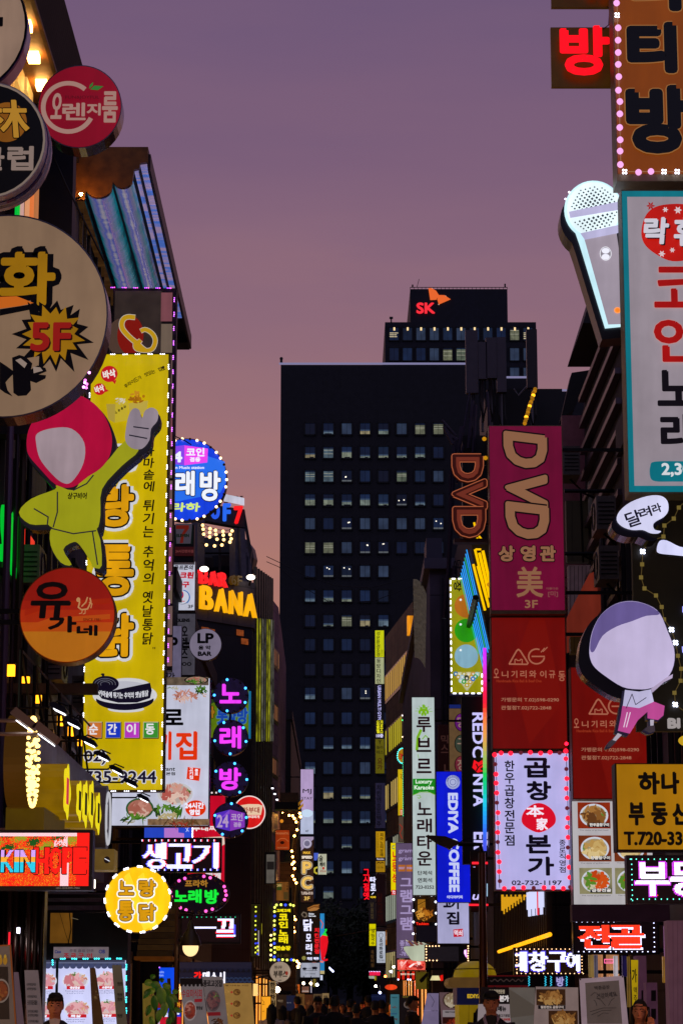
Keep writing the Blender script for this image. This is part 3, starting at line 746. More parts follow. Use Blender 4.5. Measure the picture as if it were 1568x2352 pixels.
# string lights under the frame
rt = empty('string_lights', U(500, 1230, Yr - .6), 'strings of small warm bulbs hung in the rooftop frame', 'string lights'); o = Vector(rt.location); rnd = random.Random(2)
WB = M('ffca80', 3.0)
for (xa, ya, xb, yb, n) in ((455, 1198, 540, 1216, 5), (458, 1208, 536, 1224, 5), (460, 1220, 538, 1234, 5), (462, 1246, 538, 1238, 4)):
    pts = []
    for i in range(13):
        f = i / 12; pts.append(U(xa + (xb - xa) * f, ya + (yb - ya) * f + 9 * math.sin(math.pi * f), Yr - .6))
    mb = MB(); mb.tube(pts, .012, BLK, 4); mb.build('wire', rt, o)
    for i in range(n):
        f = (i + .5 + rnd.uniform(-.15, .15)) / n; p = U(xa + (xb - xa) * f, ya + (yb - ya) * f + 9 * math.sin(math.pi * f) + 2.5, Yr - .6)
        mb = MB(); mb.sphere(p, .055, WB, 8, 5); mb.build('bulb', rt, o)
# brick-banded office block leaning into the street
a = U(611.5, 1358, 104); b = U(639.6, 1396, 104 * 1.0417)
rt = empty('banded_building', (-4, 104, 0), 'reddish banded office block beside the dark tower on the left', 'building'); o = Vector(rt.location)
zt1 = (a.z + b.z) / 2
mb = MB(); BANDM = wallm('86607a', 'tile', 1.2, .5, '7a566e'); slab(mb, [(-12, 103), (a.x, a.y), (b.x, b.y), (b.x - .1, 128), (-12, 128)], 0, zt1, BANDM); mb.build('wall', rt, o)
dv = (b - a); dv.z = 0; dl = dv.length; dv.normalize(); nv = Vector((dv.y, -dv.x, 0))
for k_ in range(7):
    zz = zt1 - 2.1 - k_ * 2.45; mb = MB(); q0 = a + nv * .03; q1 = b + nv * .03
    mb.add([(q0.x, q0.y, zz - .9), (q1.x, q1.y, zz - .9), (q1.x, q1.y, zz), (q0.x, q0.y, zz)], [(0, 1, 2, 3)], M('1a1218', 0, .3))
    for i in range(10):
        f = (i + .3) / 10; f2 = (i + .3 + .45) / 10; s_ = q0 + (q1 - q0) * f + nv * .02; e_ = q0 + (q1 - q0) * f2 + nv * .02
        mb.add([(s_.x, s_.y, zz - .75), (e_.x, e_.y, zz - .75), (e_.x, e_.y, zz - .1), (s_.x, s_.y, zz - .1)], [(0, 1, 2, 3)], M(rnd.choice(['c88458', 'a86a50', '5a3a3a']), .35))
    mb.build('window_band', rt, o)
# black block
building('shop_building', 'black low block in front of the tower, left of the white lit hotel sign', -9, U(668, 1700, 135).x, 135, 165, zt(1652, 135, 640), M('0e0c10', 0, .7, 0, .3), side='L', seed=4)
building('shop_building', 'warm-lit old two-storey building behind the coin song-room sign', -9, -2.95, 101, 103.5, zt(1960, 101), wallm('4a3420', 'brick', .5, .2), side='L', front=True, win=True, ww=.9, gap=.5, fl=2.4, wh=1.3, litp=.6, seed=6)
building('shop_building', 'dark row of far shops under the white and brown upright signs', -9, -2.13, 114, 134.5, zt(1845, 114), wallm('5a4228', 'brick', .5, .2), side='L', front=True, win=True, ww=.7, gap=.7, fl=2.4, wh=1.2, litp=.4, seed=7)
building('shop_building', 'far dark shop row reaching the end of the street on the left', -12, -4.0, 166, 330, 9, M('151216', 0, .8, 0, .3), side='L', seed=14)

def shopfronts(name, lab, X, s, spans):  # glowing panes added to light the walkers and posters
    for i, (y0, y1, c, e) in enumerate(spans):
        rt = empty(name, (X, y0, 0), lab % ('first', 'second', 'third', 'fourth', 'fifth')[i], 'shopfront', 'shop windows added to light the street'); o = Vector(rt.location); mb = MB()
        mb.add([(X, y0 + .1, .5), (X, y1 - .1, .5), (X, y1 - .1, 2.5), (X, y0 + .1, 2.5)], [(0, 1, 2, 3) if s < 0 else (3, 2, 1, 0)], M(c, e, .2, 0, .4, 0, 1.2, True)); mb.build('pane', rt, o)
        mb = MB(); xs = sorted((X - s * .09, X + s * .05))
        for a, b, z0, z1 in ((y0, y0 + .1, 0, 2.6), (y1 - .1, y1, 0, 2.6), (y0, y1, 2.5, 2.75), (y0, y1, 0, .5), ((y0 + y1) / 2 - .03, (y0 + y1) / 2 + .03, .5, 2.5)): mb.box((xs[0], a, z0), (xs[1], b, z1), M('2a2420', 0, .5))
        mb.build('frame', rt, o)
shopfronts('shopfront', 'added warm lit shop window out of view, %s from the near end of the left row', -4.69, 1, ((6, 10, 'ffc890', 2.2), (10.5, 14.5, 'ffb070', 2.2), (15.5, 19.5, 'ffd8b0', 2.2), (20, 24, 'ffb880', 2.0)))
shopfronts('shopfront', 'added lit shop window out of view, %s from the near end of the right row', 4.55, -1, ((6, 10, 'ffb8c8', 2.2), (10.5, 14.5, 'ffc8a0', 2.2), (15.5, 19.5, 'f0a0d0', 2.2), (20, 24, 'ffb080', 2.0)))

shopfronts('shopfront', 'added amber shop window down the left side of the alley, %s from us', -3.84, 1, ((57, 62, 'ffa850', 1.3), (63, 68, 'ffb060', 1.2), (69, 73.5, 'ff9a40', 1.3)))
shopfronts('shopfront', 'added far amber shop window down the left side of the alley, %s from us', -2.74, 1, ((77, 83, 'ff9838', 1.6), (84, 90, 'ffa848', 1.6), (91, 97, 'ff9030', 1.6)))
shopfronts('shopfront', 'added amber shop window down the right side of the alley, %s from us', 2.38, -1, ((67, 73, 'ffa050', 1.2), (74, 80, 'ff7040', 1.2), (81, 87, 'ffa858', 1.4), (88, 94, 'ff9848', 1.4)))

shopfronts('shopfront', 'added lit ground-floor shop window behind the left-hand posters, %s of two', -4.67, 1, ((43, 48, 'ffc080', 1.6), (49, 54, 'ffb070', 1.6)))
shopfronts('shopfront', 'added dim ground-floor shop window behind the right-hand posters, %s beyond the pink pillar', 4.55, -1, ((39.5, 44.5, 'e09868', .5),))
for X, px, py, lab in ((-4.45, 64, 1338, 'air conditioner box on the left wall below the red neon word'), (-4.45, 118, 1560, 'air conditioner box on the left wall under the orange disc'), (-4.45, 186, 1625, 'air conditioner box on the left wall beside the tall yellow sign'), (4.3, 1392, 1215, 'air conditioner box on the right wall under the teal sign'), (4.3, 1398, 1330, 'air conditioner box on the right wall above the round-headed figure'), (4.3, 1312, 1090, 'air conditioner box right of the big sideways letters')):
    p = onwall(px, py, X); s = 1 if X < 0 else -1; rt = empty('air_conditioner', p, lab, 'air conditioner', 'wall air conditioner boxes'); mb = MB(); m = M('6a6460', 0, .5, .1, .25)
    mb.box((p.x - .16, p.y, p.z), (p.x + .16, p.y + .8, p.z + .55), m); mb.build('casing', rt, p); mb = MB()
    mb.tube([(p.x + .2 * math.cos(R(a)), p.y - .012, p.z + .27 + .2 * math.sin(R(a))) if 0 else (p.x + s * .165, p.y + .4 + .22 * math.cos(R(a)), p.z + .28 + .22 * math.sin(R(a))) for a in range(0, 360, 20)], .015, IRON, 4, True)
    for i in range(6): mb.box((p.x - .13, p.y - .012, p.z + .08 + i * .07), (p.x + .13, p.y - .004, p.z + .1 + i * .07), IRON)
    mb.build('grille', rt, p); mb = MB(); mb.tube([(p.x, p.y + .4, p.z), (p.x - s * .2, p.y + .4, p.z - .2), (p.x - s * .22, p.y + .4, p.z - 1.6)], .02, IRON, 5); mb.build('pipe', rt, p)
# ================================================================ signs on the left side
CREAM='b8a296'
RIM=M('77707c',0,.22,1.0);RIMW=M('c8c0cc',0,.3,.2)
# cream disc, top corner
t=Thing('round_sign','plain cream round sign cut off by the top left corner','sign',24.5,-96,217,side='L')
t.disc(-96,60,158,158,.34,RIMW);t.disc(-96,60,160,160,.05,M('30306a',0,.3,.3),'rim',False);t.ell(-96,60,154,154,LB('ac8c78',.52));t.txt('1',-30,40,8,62,INK,2)
# black disc with gold character
t=Thing('round_sign','black round sign with a gold ball, a character and a white word, cream flanged rim','sign',23.4,-94,1600,'A',side='L')
t.disc(-92,1072,448,448,.36,RIMW);
for dd,r,m in((.14,456,M('2a2a70',0,.25,.3)),(.30,462,RIMW)):
    o_=t.disc(-92,1072,r,r,.07,m,'rim',False);o_.location.y+=dd
t.ell(-92,1072,440,440,M('b09a8c',.4));t.ell(-92,1072,424,424,M('08070a',.3,.3))
t.ell(55,935,152,152,M('8a5212',.75,.4,0,.25,0,2));t.txt('林',-150,770,225,1060,M('b8842a',.8),9,ol=[(INK,8)],sh=-.1)
t.txt('클럽',-190,1125,262,1312,M('a08a80',.6),11)
# red orange-ring disc
t=Thing('round_sign','crimson round sign with a broken white ring, brush word and green leaf','sign',26,612,1135,'A',side='L')
t.disc(612,815,322,318,.30,RIM);t.ell(612,815,314,310,LB('960c26',.62,.15),n=48)
wr=M('c09488',.6)
t.line([(525+192*math.cos(R(a)),822+185*math.sin(R(a)))for a in range(28,312,6)],36,wr,'ring')
t.txt('오',395,715,480,915,wr,9,sh=.05);t.txt('렌',480,790,660,925,wr,7);t.txt('지',668,795,775,890,wr,7);t.txt('룸',785,705,905,945,wr,10)
t.poly([(683,680),(690,650),(715,628),(712,655)],M('3a8a3a',.6));t.poly([(692,684),(725,655),(795,660),(750,690)],M('3a8a3a',.6));t.txt('FUN&JOYFUL',505,742,765,772,M('5a0c18',.7),.5)
# big cream comic disc
t=Thing('round_sign','huge cream round sign with a yellow comic word, a 5F starburst and a black fist','sign',21.8,47,1614,'B',side='L')
t.disc(47,846,782,778,.34,RIM,n=64);t.ell(47,846,770,766,LB('a8876a',.5,.14),n=64)
GY=M('b07c08',.6,.4,0,.2,0,2)
t.txt('화',0,362,428,775,GY,26,ol=[(INK,46)])
t.poly([(0,705),(130,700),(260,752),(150,775),(0,795)],M('c8641a',.85));t.poly([(0,800),(250,760),(250,800),(0,850)],INK)
rnd=random.Random(7)
def star(cx,cy,r0,r1,n,sd):
    q=random.Random(sd);return[(cx+(r1*q.uniform(.82,1.15)if i%2 else r0)*math.cos(math.pi*i/n),cy+(r1*q.uniform(.82,1.15)if i%2 else r0)*.95*math.sin(math.pi*i/n))for i in range(2*n)]
t.poly(star(405,990,205,315,15,5),INK);t.poly(star(405,990,165,235,15,6),GY)
rd5=M('a01a14',.65)
t.txt('5F',250,920,560,1140,M('3a0a08',.4),16);t.txt('5F',240,908,550,1130,rd5,16)
t.poly([(0,1200),(60,1240),(100,1270),(95,1170),(150,1150),(200,1165),(250,1215),(240,1260),(290,1230),(350,1250),(360,1275),(300,1300),(355,1305),(350,1330),(280,1365),(235,1350),(240,1420),(205,1460),(140,1465),(105,1440),(100,1300),(70,1330),(45,1360),(60,1420),(100,1468),(40,1440),(0,1410)],INK)
t.poly([(120,1190),(160,1175),(210,1215),(190,1250)],M('a08c80',.7));t.poly([(255,1240),(310,1245),(330,1270),(260,1290)],M('a08c80',.7))
t.bulbs([(650,1360),(668,1372),(640,1395),(662,1400),(685,1285),(655,1345)],11,[M('ff9aff',4),M('ff70e0',3)],'light_bulb')
# figure-shaped light box: plain faceless stand-in
t=Thing('figure_sign','figure-shaped light box with red dome top and lime body, plain and faceless, arm raised','sign',27.5,450,1085,'C',side='L')
OUT=M('2c2a3a',.25);LIME=LB('a8a81a',.75,.1)
body=[(340,600),(440,630),(505,548),(620,480),(755,330),(830,392),(732,482),(612,622),(602,780),(572,870),(440,885),(310,850),(285,835),(180,832),(115,762),(190,680),(330,625)]
legs=[(315,850),(440,880),(580,862),(610,1080),(555,1088),(545,1060),(480,960),(440,940),(380,985),(430,1075),(365,1062),(305,960)]
hand=[(752,335),(755,260),(772,180),(800,140),(834,150),(850,200),(868,155),(908,135),(945,160),(942,215),(905,262),(895,330),(850,382),(790,378)]
dome=[(162,380),(165,300),(195,222),(260,150),(340,106),(400,80),(470,60),(560,108),(622,178),(660,262),(672,340),(655,430),(602,500),(528,548),(440,610),(340,600),(240,500),(180,430)]
body,hand,dome,legs=[smooth(q,3)for q in(body,hand,dome,legs)]
def grow(p,g):
    cx,cy=sum(q[0]for q in p)/len(p),sum(q[1]for q in p)/len(p);return[(cx+(x-cx)*g,cy+(y-cy)*g)for x,y in p]
for nm,p in(('arm_and_body',body),('legs',legs),('hand',hand),('dome',dome)):
    o_=t.poly(grow(p,1.045),OUT,nm+'_case',.22,M('15131c',0,.25,.5));o_.location.y+=.245
t.off=.012
t.poly(legs,LIME,'leg_panel');t.poly(body,LIME,'body_panel');t.poly(hand,LB('9a8c98',.8),'hand_panel');t.poly(dome,LB('b00a38',.85),'dome_panel')
t.poly(smooth([(225,290),(320,258),(430,262),(505,345),(500,470),(430,580),(370,582),(300,520),(240,440),(218,350)]),LB('a8949c',.8),'pale_panel')
for ln in([(440,630),(520,590),(560,540)],[(345,640),(345,760),(320,850)],[(205,740),(290,790),(285,835)],[(310,858),(440,890),(575,872)],[(555,880),(585,1075)],[(800,250),(890,262)],[(775,300),(880,320)]):
    t.line(ln,8,M('3c3a4c',.3),'seam')
t.txt('상구비어',410,650,524,690,INK,2,sh=.1)
# orange sunset disc
t=Thing('round_sign','red and orange banded round sign with black brush words and a small rooster mark','sign',25.2,404,1664,'C',side='L')
t.disc(404,1375,287,287,.26,M('a86a20',0,.3,.6),n=56);t.ell(404,1375,281,281,LB('8a160a',.85,.12),n=64)
def cap(cy,c):
    a0=math.degrees(math.asin((1375-cy)/281.0));t.ell(404,1375,280,280,LB(c,.85,.12),n=40,a0=180-a0,a1=360+a0)
cap(1290,'961c0a');cap(1345,'a62a0a');cap(1420,'b2480c');cap(1475,'b46a14')
for y_,c in((1300,'a02208'),(1395,'b84a10')):t.poly([(150,y_+50),(300,y_),(660,y_-25),(660,y_+5),(300,y_+30),(150,y_+82)],M(c,.8))
bk=M('120808',.2)
t.txt('유',190,1180,430,1400,bk,11,sh=.08);t.txt('가',292,1385,462,1485,bk,9);t.txt('네',462,1440,588,1505,bk,7)
cr_=M('c08a5a',.8)
t.line([(470,1275),(478,1300),(470,1330),(490,1345),(525,1340),(545,1300),(540,1275)],9,cr_);t.ell(470,1285,12,14,cr_);t.line([(490,1325),(515,1300),(525,1270)],8,cr_);t.line([(495,1345),(490,1365),(475,1368)],5,cr_);t.line([(512,1345),(510,1367),(498,1370)],5,cr_);t.line([(535,1300),(552,1310),(545,1335)],6,cr_)
t.txt('SINCE 1981',503,1402,606,1418,M('6a1c08',.6),.5)
# tall sign with purple lights, behind the yellow one
t=Thing('tall_sign','tall dark sign edged with purple lights and pale translucent panes, behind the yellow sign','sign',43,325,1540,side='L')
t.cab(252,662,400,1540,.3,M('241c24',0,.6,0,.2),mface=None)
t.face(256,668,366,1530,M('3c302c',.5,.6,0,.35,.0,3))
y=672
for i in range(12):
    c=['8a5058','7a6858','7a605c','86605c'][i%4];t.face(370,y,396,y+66,LB(c,.65));y+=72
LPU=M('d060ff',3.0)
def triples(s,x0,y0,x1,y1,n,mats,r,gap,d=0.01):
    pts=[];dx,dy=x1-x0,y1-y0;L=math.hypot(dx,dy);ux,uy=dx/L,dy/L
    for i in range(n):
        f=(i+.5)/n;cx,cy=x0+dx*f,y0+dy*f
        for k in(-1,0,1):pts.append((cx+ux*k*gap,cy+uy*k*gap))
    s.bulbs(pts,r,mats,'light_bulb',d)
triples(t,247,660,402,662,6,[M('c040ff',3),LPU,M('ff50d0',3)],1.3,4)
triples(t,401,672,386,1532,26,[LPU,M('e080ff',3),LPU],1.4,4)
t.ell(283,775,38,45,M('5c4438',.6));t.ell(300,770,30,44,M('8a1408',.7))
t.fr='B';yl=M('c89a10',.8)
for nm,w_,m in(('logo_edge',44,M('d8d0c0',.6)),('logo_mark',34,yl)):
    t.line(smooth([(1050,890),(1010,860),(960,865),(935,900),(940,950),(990,1010),(1050,1060),(1110,1100)],4)[2:29],w_,m,nm);t.line(smooth([(1065,985),(1110,955),(1165,985),(1190,1040),(1165,1105),(1100,1115),(1045,1100),(1040,1060),(1075,1040)],4)[2:33],w_*.9,m,nm)
# big yellow chicken sign
t=Thing('tall_sign','very tall yellow fried-chicken sign edged with white light triplets, big outlined words','sign',40,283,1816,side='L')
YF=LB('c8ac00',.9,.16,1.1)
t.cab(198,811,384,1817,.32,M('5a4a10',0,.5,.2));t.face(200,814,380,1814,YF)
t.fr='B';rb=M('c81420',.85)
t.ell(838,1295,64,62,rb);t.poly([(860,1350),(893,1340),(882,1374)],rb);t.txt('바삭',790,1265,888,1330,M('f0e8e0',.9),4,rot=-12)
t.ell(765,1412,46,45,rb);t.poly([(800,1405),(808,1435),(835,1424)],rb);t.txt('바삭',728,1385,800,1440,M('f0e8e0',.9),3,rot=-18)
for i,ch in enumerate('후라이드가 맛있는 집!'):
    if ch!=' ':
        f=i/11;t.txt(ch,968+285*f-14,1392-135*f-18-14*math.sin(math.pi*f),968+285*f+14,1392-135*f+14-14*math.sin(math.pi*f),M('3a2a08',.3),1.2,rot=-28);t.b()
t.off+=.006
bx=M('b8a040',.8);lnm=M('5a4410',.4)
t.poly([(815,1525),(885,1525),(880,1670),(830,1640)],bx,'box_drawing');t.poly([(885,1525),(980,1500),(980,1650),(880,1670)],M('d0b830',.8),'box_drawing');t.poly([(985,1520),(1135,1500),(1120,1600),(990,1610)],M('c8b048',.8),'box_drawing')
t.food(1050,1470,75,62,None,[M('b8780c',.8),M('d09020',.8),M('a86808',.8)],3,26);t.food(920,1500,60,30,None,[M('e0d8c8',.8),M('c8b890',.8)],4,14)
for i,ch in enumerate('노랑통닭'):t.txt(ch,885+22*i,1585-14*i,903+22*i,1605-14*i,INK,1);t.b()
t.off+=.005
t.fr='C';WO=M('d8d8dc',.85);OG=M('d89808',.95,.4,0,.25,0,2)
t.txt('노',600,300,800,500,OG,17,ol=[(INK,10),(WO,28)])
for ch,a,b in(('랑',600,855),('통',960,1268),('닭',1372,1632)):t.txt(ch,585,a,805,b,OG,17,ol=[(INK,10),(WO,28)])
t.vtxt('가마솥에',895,370,650,64,INK,2.2,sh=.12);t.vtxt('튀기는',892,690,925,64,INK,2.2,sh=.12);t.vtxt('추억의',892,965,1205,62,INK,2.2,sh=.12);t.vtxt('옛날통닭',888,1235,1565,62,INK,2.2,sh=.12);t.txt('"',918,1575,934,1588,INK)
t.fr='D';nv=M('1c1638',.3)
t.ell(1140,515,292,115,WO);t.ell(1150,640,165,30,WO);t.ell(1140,555,262,95,nv);t.ell(1138,512,280,80,WO,'pot_drawing');t.ell(1132,455,240,80,nv,'pot_drawing');t.ell(1165,425,205,68,WO,'pot_drawing');t.ell(1140,440,195,55,M('c8c8d4',.8),'pot_drawing')
t.poly([(893,500),(1370,400),(1385,470),(1370,540),(1250,580),(1080,582),(930,545)],nv,'pot_drawing')
t.ell(965,410,120,72,nv,'lid_drawing');t.line([(945,345),(938,320)],22,nv);t.ell(938,322,18,8,nv)
for r in(95,68,42):t.line([(960+r*math.cos(R(a)),412+r*.55*math.sin(R(a)))for a in range(150,390,20)],3,M('a8a8b8',.5))
t.txt('가마솥에 튀기는 추억의 옛날통닭',915,490,1362,545,M('e8e8f0',.9),1.5,arc=-22)
for i,(ch,c)in enumerate(zip('순간이동',('c87030','1838c8','b838c0','3a9030'))):
    x=797+i*171;o_=t.off
    t.face(x-4,756,x+140,910,M('2a2410',.3));t.face(x-4,756,x+133,902,M('d0c8a8',.7));t.face(x+2,763,x+131,900,LB(c,.9));t.txt(ch,x+25,785,x+110,885,M('e8e4e8',.9),5);t.off=o_
t.off+=.02
t.txt('02)',782,1030,985,1160,M('241c44',.4),5,ol=[(WO,9)]);t.txt('735-9244',782,1215,1435,1325,M('241c44',.4),5,ol=[(WO,9)])
LWH=M('f0f0ff',3.2)
t.fr='-'
triples(t,245,814,388,813,5,LWH,1.5,4.4);triples(t,388,826,371,1812,30,LWH,1.6,4.4);triples(t,207,890,192,1660,22,LWH,1.6,4.4);triples(t,215,1817,368,1817,5,LWH,1.5,4.4)
# blue karaoke disc
t=Thing('round_sign','blue round song-room sign ringed with warm round bulbs, magenta patch inside','sign',50,640,875,'F',side='L')
t.fr='F';cx,cy,rx,ry=283,497,372,375
t.disc(cx,cy,rx+10,ry+8,.25,M('141420',0,.4));t.ell(cx,cy,rx,ry,LB('1440e0',.95),n=56);t.poly([(-80,430),(170,180),(640,330),(652,520),(600,620),(200,700),(-80,640)],M('2a72f4',.9));t.poly([(170,190),(270,178),(270,365),(60,340)],M('8a48f0',.9))
t.poly([(268,180),(486,210),(480,338),(266,365)],M('ee48f0',.95));WL=M('eef2ff',1.0)
t.txt('24',60,238,250,340,WL,8);t.txt('코인',285,205,455,285,WL,5);t.txt('겸용',318,292,416,335,WL,3);t.txt('24 Hours Coin Music station',-60,375,452,402,WL,1.5)
t.txt('노',-60,420,130,650,WL,14,ol=[(M('0a1450',.3),8)]);t.txt('래',185,420,365,652,WL,14,ol=[(M('0a1450',.3),8)]);t.txt('방',412,420,605,702,WL,14,ol=[(M('0a1450',.3),8)]);t.txt('프라하',10,715,415,800,M('d8f078',.95),7,sh=.1)
t.bulbs(t.ring(cx,cy,rx+4,ry+2,34),13,[M('ffd8a0',3.5),M('ffd8a0',3.5),M('3a2a30')],'light_bulb')
# convenience store, screen baseball, lens
t=Thing('box_sign','unlit store sign with a large red 7 on dark green, under the round blue sign','sign',57,405,1295,side='L')
t.cab(398,1205,446,1292,.3,M('1c1a22',0,.5));t.face(402,1210,443,1250,M('0e2018',.3));t.fr='F'
t.poly([(185,905),(340,905),(325,1090),(195,1090)],M('6a6070',.3));t.poly([(190,920),(310,920),(310,950),(265,1010),(255,1085),(225,1085),(240,1005),(270,955),(190,955)],M('8a2414',.4));t.txt('ELEVEN',195,1002,312,1032,M('123018',.3),3);t.face(180,1120,355,1205,M('4a1418',.35));t.txt('24시간편의점',185,1148,352,1178,M('8a4444',.4),2)
t=Thing('box_sign','white lit sign with grey and red lines of writing and a swirling ball logo','sign',57.5,421,1403,side='L')
t.cab(395,1288,449,1403,.3,M('5c5860',0,.4,.3));t.face(396,1290,447.5,1401.5,LB('c4c6d8',.9));t.fr='F';rdk=M('c8142c',.85)
t.txt('골프존의',172,1290,348,1335,M('54505c',.4),3,sh=.15);t.txt('스크린',160,1352,355,1415,rdk,6,sh=.15);t.txt('야구',185,1440,315,1500,rdk,6,sh=.15)
t.ell(250,1588,66,66,M('8a90a8',.6));t.ell(247,1586,62,62,M('d0d4e4',.85));t.line([(250+66*math.cos(R(a)),1588+66*math.sin(R(a)))for a in range(-80,60,12)],9,M('2070c0',.8));t.ell(225,1565,36,42,M('c81e3a',.8));t.ell(228,1562,24,26,M('2060b0',.8));t.ell(232,1560,12,13,M('d8dcea',.9));t.txt('3F',302,1660,352,1692,M('55555f',.4),2);t.txt('GZONE',220,1622,272,1634,rdk,1)
t=Thing('box_sign','grey unlit upright lens shop sign beside the round white bar sign','sign',57.2,425,1590,side='L')
t.cab(398,1407,449,1592,.3,M('2a2830',0,.5));t.face(399,1410,448,1550,M('54505c',.55,.5,0,.2));t.fr='F';t.ell(205,1802,17,18,INK);t.ell(205,1802,9,9,M('54505c',.5));t.txt('LENS',222,1785,320,1818,INK,4);t.vtxt('오렌즈',270,1850,2160,60,INK,4);t.txt('OO',245,2190,335,2225,M('242028'),3)
t=Thing('box_sign','lilac unlit sign with a black letter, half hidden by the tall yellow sign','sign',54,402,1560,side='L')
t.cab(386,1437,417,1562,.25,M('4a4658',0,.5));t.face(387,1438,416.5,1561,M('7a7290',.55,.5,0,.15));t.txt('P',391,1463,409,1496,INK,2.5);t.txt('가',386,1545,402,1560,INK,1)
t=Thing('round_sign','pale round sign with black LP lettering on the dark navy building','sign',55.2,473,1517,side='L')
t.fr='F';t.disc(462,2025,150,149,.22,M('5c5668',0,.4,.2),n=48);t.ell(462,2025,146,145,LB('847a90',.75,.12),n=48);t.txt('LP',388,1920,540,2015,INK,9);t.txt('음 악',398,2035,512,2075,INK,3);t.txt('BAR',392,2090,520,2133,INK,5)
# meat restaurant light box
t=Thing('wide_sign','white lit meat restaurant sign with food photographs and red brush letters','sign',46.5,372,1897,side='L')
t.cab(258,1556,482,1898,.34,M('4a4048',0,.4,.4));t.face(260,1558,480,1896,LB('c2c4d8',.95,.12));t.fr='G'
MEAT=[M('b87868',.85),M('c88c7c',.85),M('a86050',.85),M('d8b0a0',.85)];GRN=[M('3a6a18',.8),M('5a8a28',.8),M('2a4a14',.7)];BRN=[M('6a4a28',.7),M('8a6a48',.75),M('4a3420',.6)]
t.face(110,252,610,345,M('6a5a4a',.7,.5,0,.5,0,8),'food_picture');t.food(470,285,140,45,(M('2a2018',.5),M('a89078',.7)),MEAT+GRN,3,24);t.food(330,470,190,75,None,MEAT,5,60,bl=.16);t.food(520,400,85,60,None,GRN,6,40);t.food(565,455,40,35,None,[M('c8880c',.85)],7,8);t.food(200,380,90,22,None,[M('b8b088',.8),M('6a8a38',.8)],8,20)
t.txt('종로',-160,615,322,832,INK,13);RB=M('e03208',.95);t.txt('고',-190,875,40,1205,RB,14);t.txt('기',30,875,186,1205,RB,16);t.txt('집',232,875,482,1205,RB,16)
t.txt('Restaurant',-120,1285,228,1330,INK,2,sh=.2);t.txt('종로본점',10,1345,228,1382,INK,2)
t.poly([(370,1282),(518,1300),(500,1445),(356,1420)],RB,'stamp');t.vtxt('고기집',412,1292,1425,44,WL,2);t.vtxt('종로',473,1308,1385,38,WL,2)
t.food(225,1590,205,130,(M('c8c8cc',.9),M('b8a8a0',.9)),[M('c07a70',.9),M('d09a8c',.9),M('b85a50',.85),M('e0c0b0',.9)],11,70,bl=.2);t.food(375,1575,35,50,None,GRN,12,14);t.food(200,1500,60,35,None,[M('d08050',.9)],13,9)
t.food(130,1800,230,95,None,GRN+[M('c0b080',.8)],14,50);t.food(150,1825,90,35,None,[M('c8ccd4',.9)],15,9,bl=.5);t.face(-90,1880,615,1952,M('8a6a4c',.75,.5,0,.5,0,9),'food_picture');t.food(300,1920,260,35,None,BRN+[M('a03020',.8)],16,50);t.food(-180,1760,160,120,(M('3a6a3a',.6),M('b07060',.8)),MEAT,18,50)
t.food(-250,1880,180,60,None,GRN+[M('b0a890',.8)],19,40)
t.ell(460,1758,118,92,RB,'badge');t.txt('24시간',340,1695,560,1768,WL,5);t.txt('영업',392,1775,512,1840,WL,5)
# song-room dots
NEONP=M('e83cf0',1.15,.4,0,.12,0,4,True);BLB=[M('3aa0ff',4.0),M('4a3a40')]
t=Thing('stacked_disc_sign','upright stack of four black discs with magenta neon letters and blue bulbs','sign',49,530,1926,side='L')
t.fr='V'
t.cab(742,120,766,2150,.08,IRON,'pole',False)
for i,(ch,cx,cy)in enumerate((('노',766,308),('래',764,858),('방',762,1400),('',762,1935))):
    t.disc(cx,cy,232,232,.22,M('121018',0,.35),'disc',i in(0,2));o_=t.off
    t.ell(cx,cy,226,226,M('22163c',.4,.35,0,.4,0,9),'disc_face')
    if ch:t.txt(ch,cx-142,cy-145,cx+142,cy+(110 if i==0 else 150),NEONP,17,d=.04)
    else:
        t.poly([(570,1850),(755,1800),(755,2080),(570,2035)],M('5a30c8',.8));t.poly([(757,1800),(950,1845),(950,2030),(757,2080)],M('8a38c0',.8));t.poly([(620,1920),(755,1800),(755,1850)],M('8a50d8',.8))
        t.txt('24',588,1868,740,2035,M('b89cc8',.9),7);t.txt('코인',772,1852,925,1952,M('b89cc8',.9),5);t.txt('겸용',805,1968,908,2030,M('b89cc8',.9),4)
    pts=t.ring(cx,cy,212,212,14,i*14)
    t.bulbs(pts,17,[BLB[0],BLB[1],BLB[1]]if i%2 else[BLB[1],BLB[0],BLB[1]]);t.off=o_+.01
t.off+=.01
t=Thing('wall_banner','green and blue shop banner half hidden behind the stacked disc sign','sign',53,530,1700,'V',side='L')
t.fr='V';t.cab(500,230,1035,880,.2,M('202838',0,.5));t.face(508,240,1000,860,M('6a8a10',.6,.5,0,.25));t.face(1000,255,1030,875,M('1a7aa8',.7));t.poly([(508,240),(620,240),(560,400),(508,420)],M('2a4a20',.5));bl=M('1848b0',.75)
t.txt('롯',585,470,730,690,bl,12,ol=[(M('6aa8b8',.5),10)]);t.txt('사',730,470,840,690,bl,12,ol=[(M('6aa8b8',.5),10)]);t.txt('방',850,470,990,685,bl,12,ol=[(M('6aa8b8',.5),10)]);t.txt('+',500,450,560,610,M('b07818',.7),14,ol=[(INK,6)])
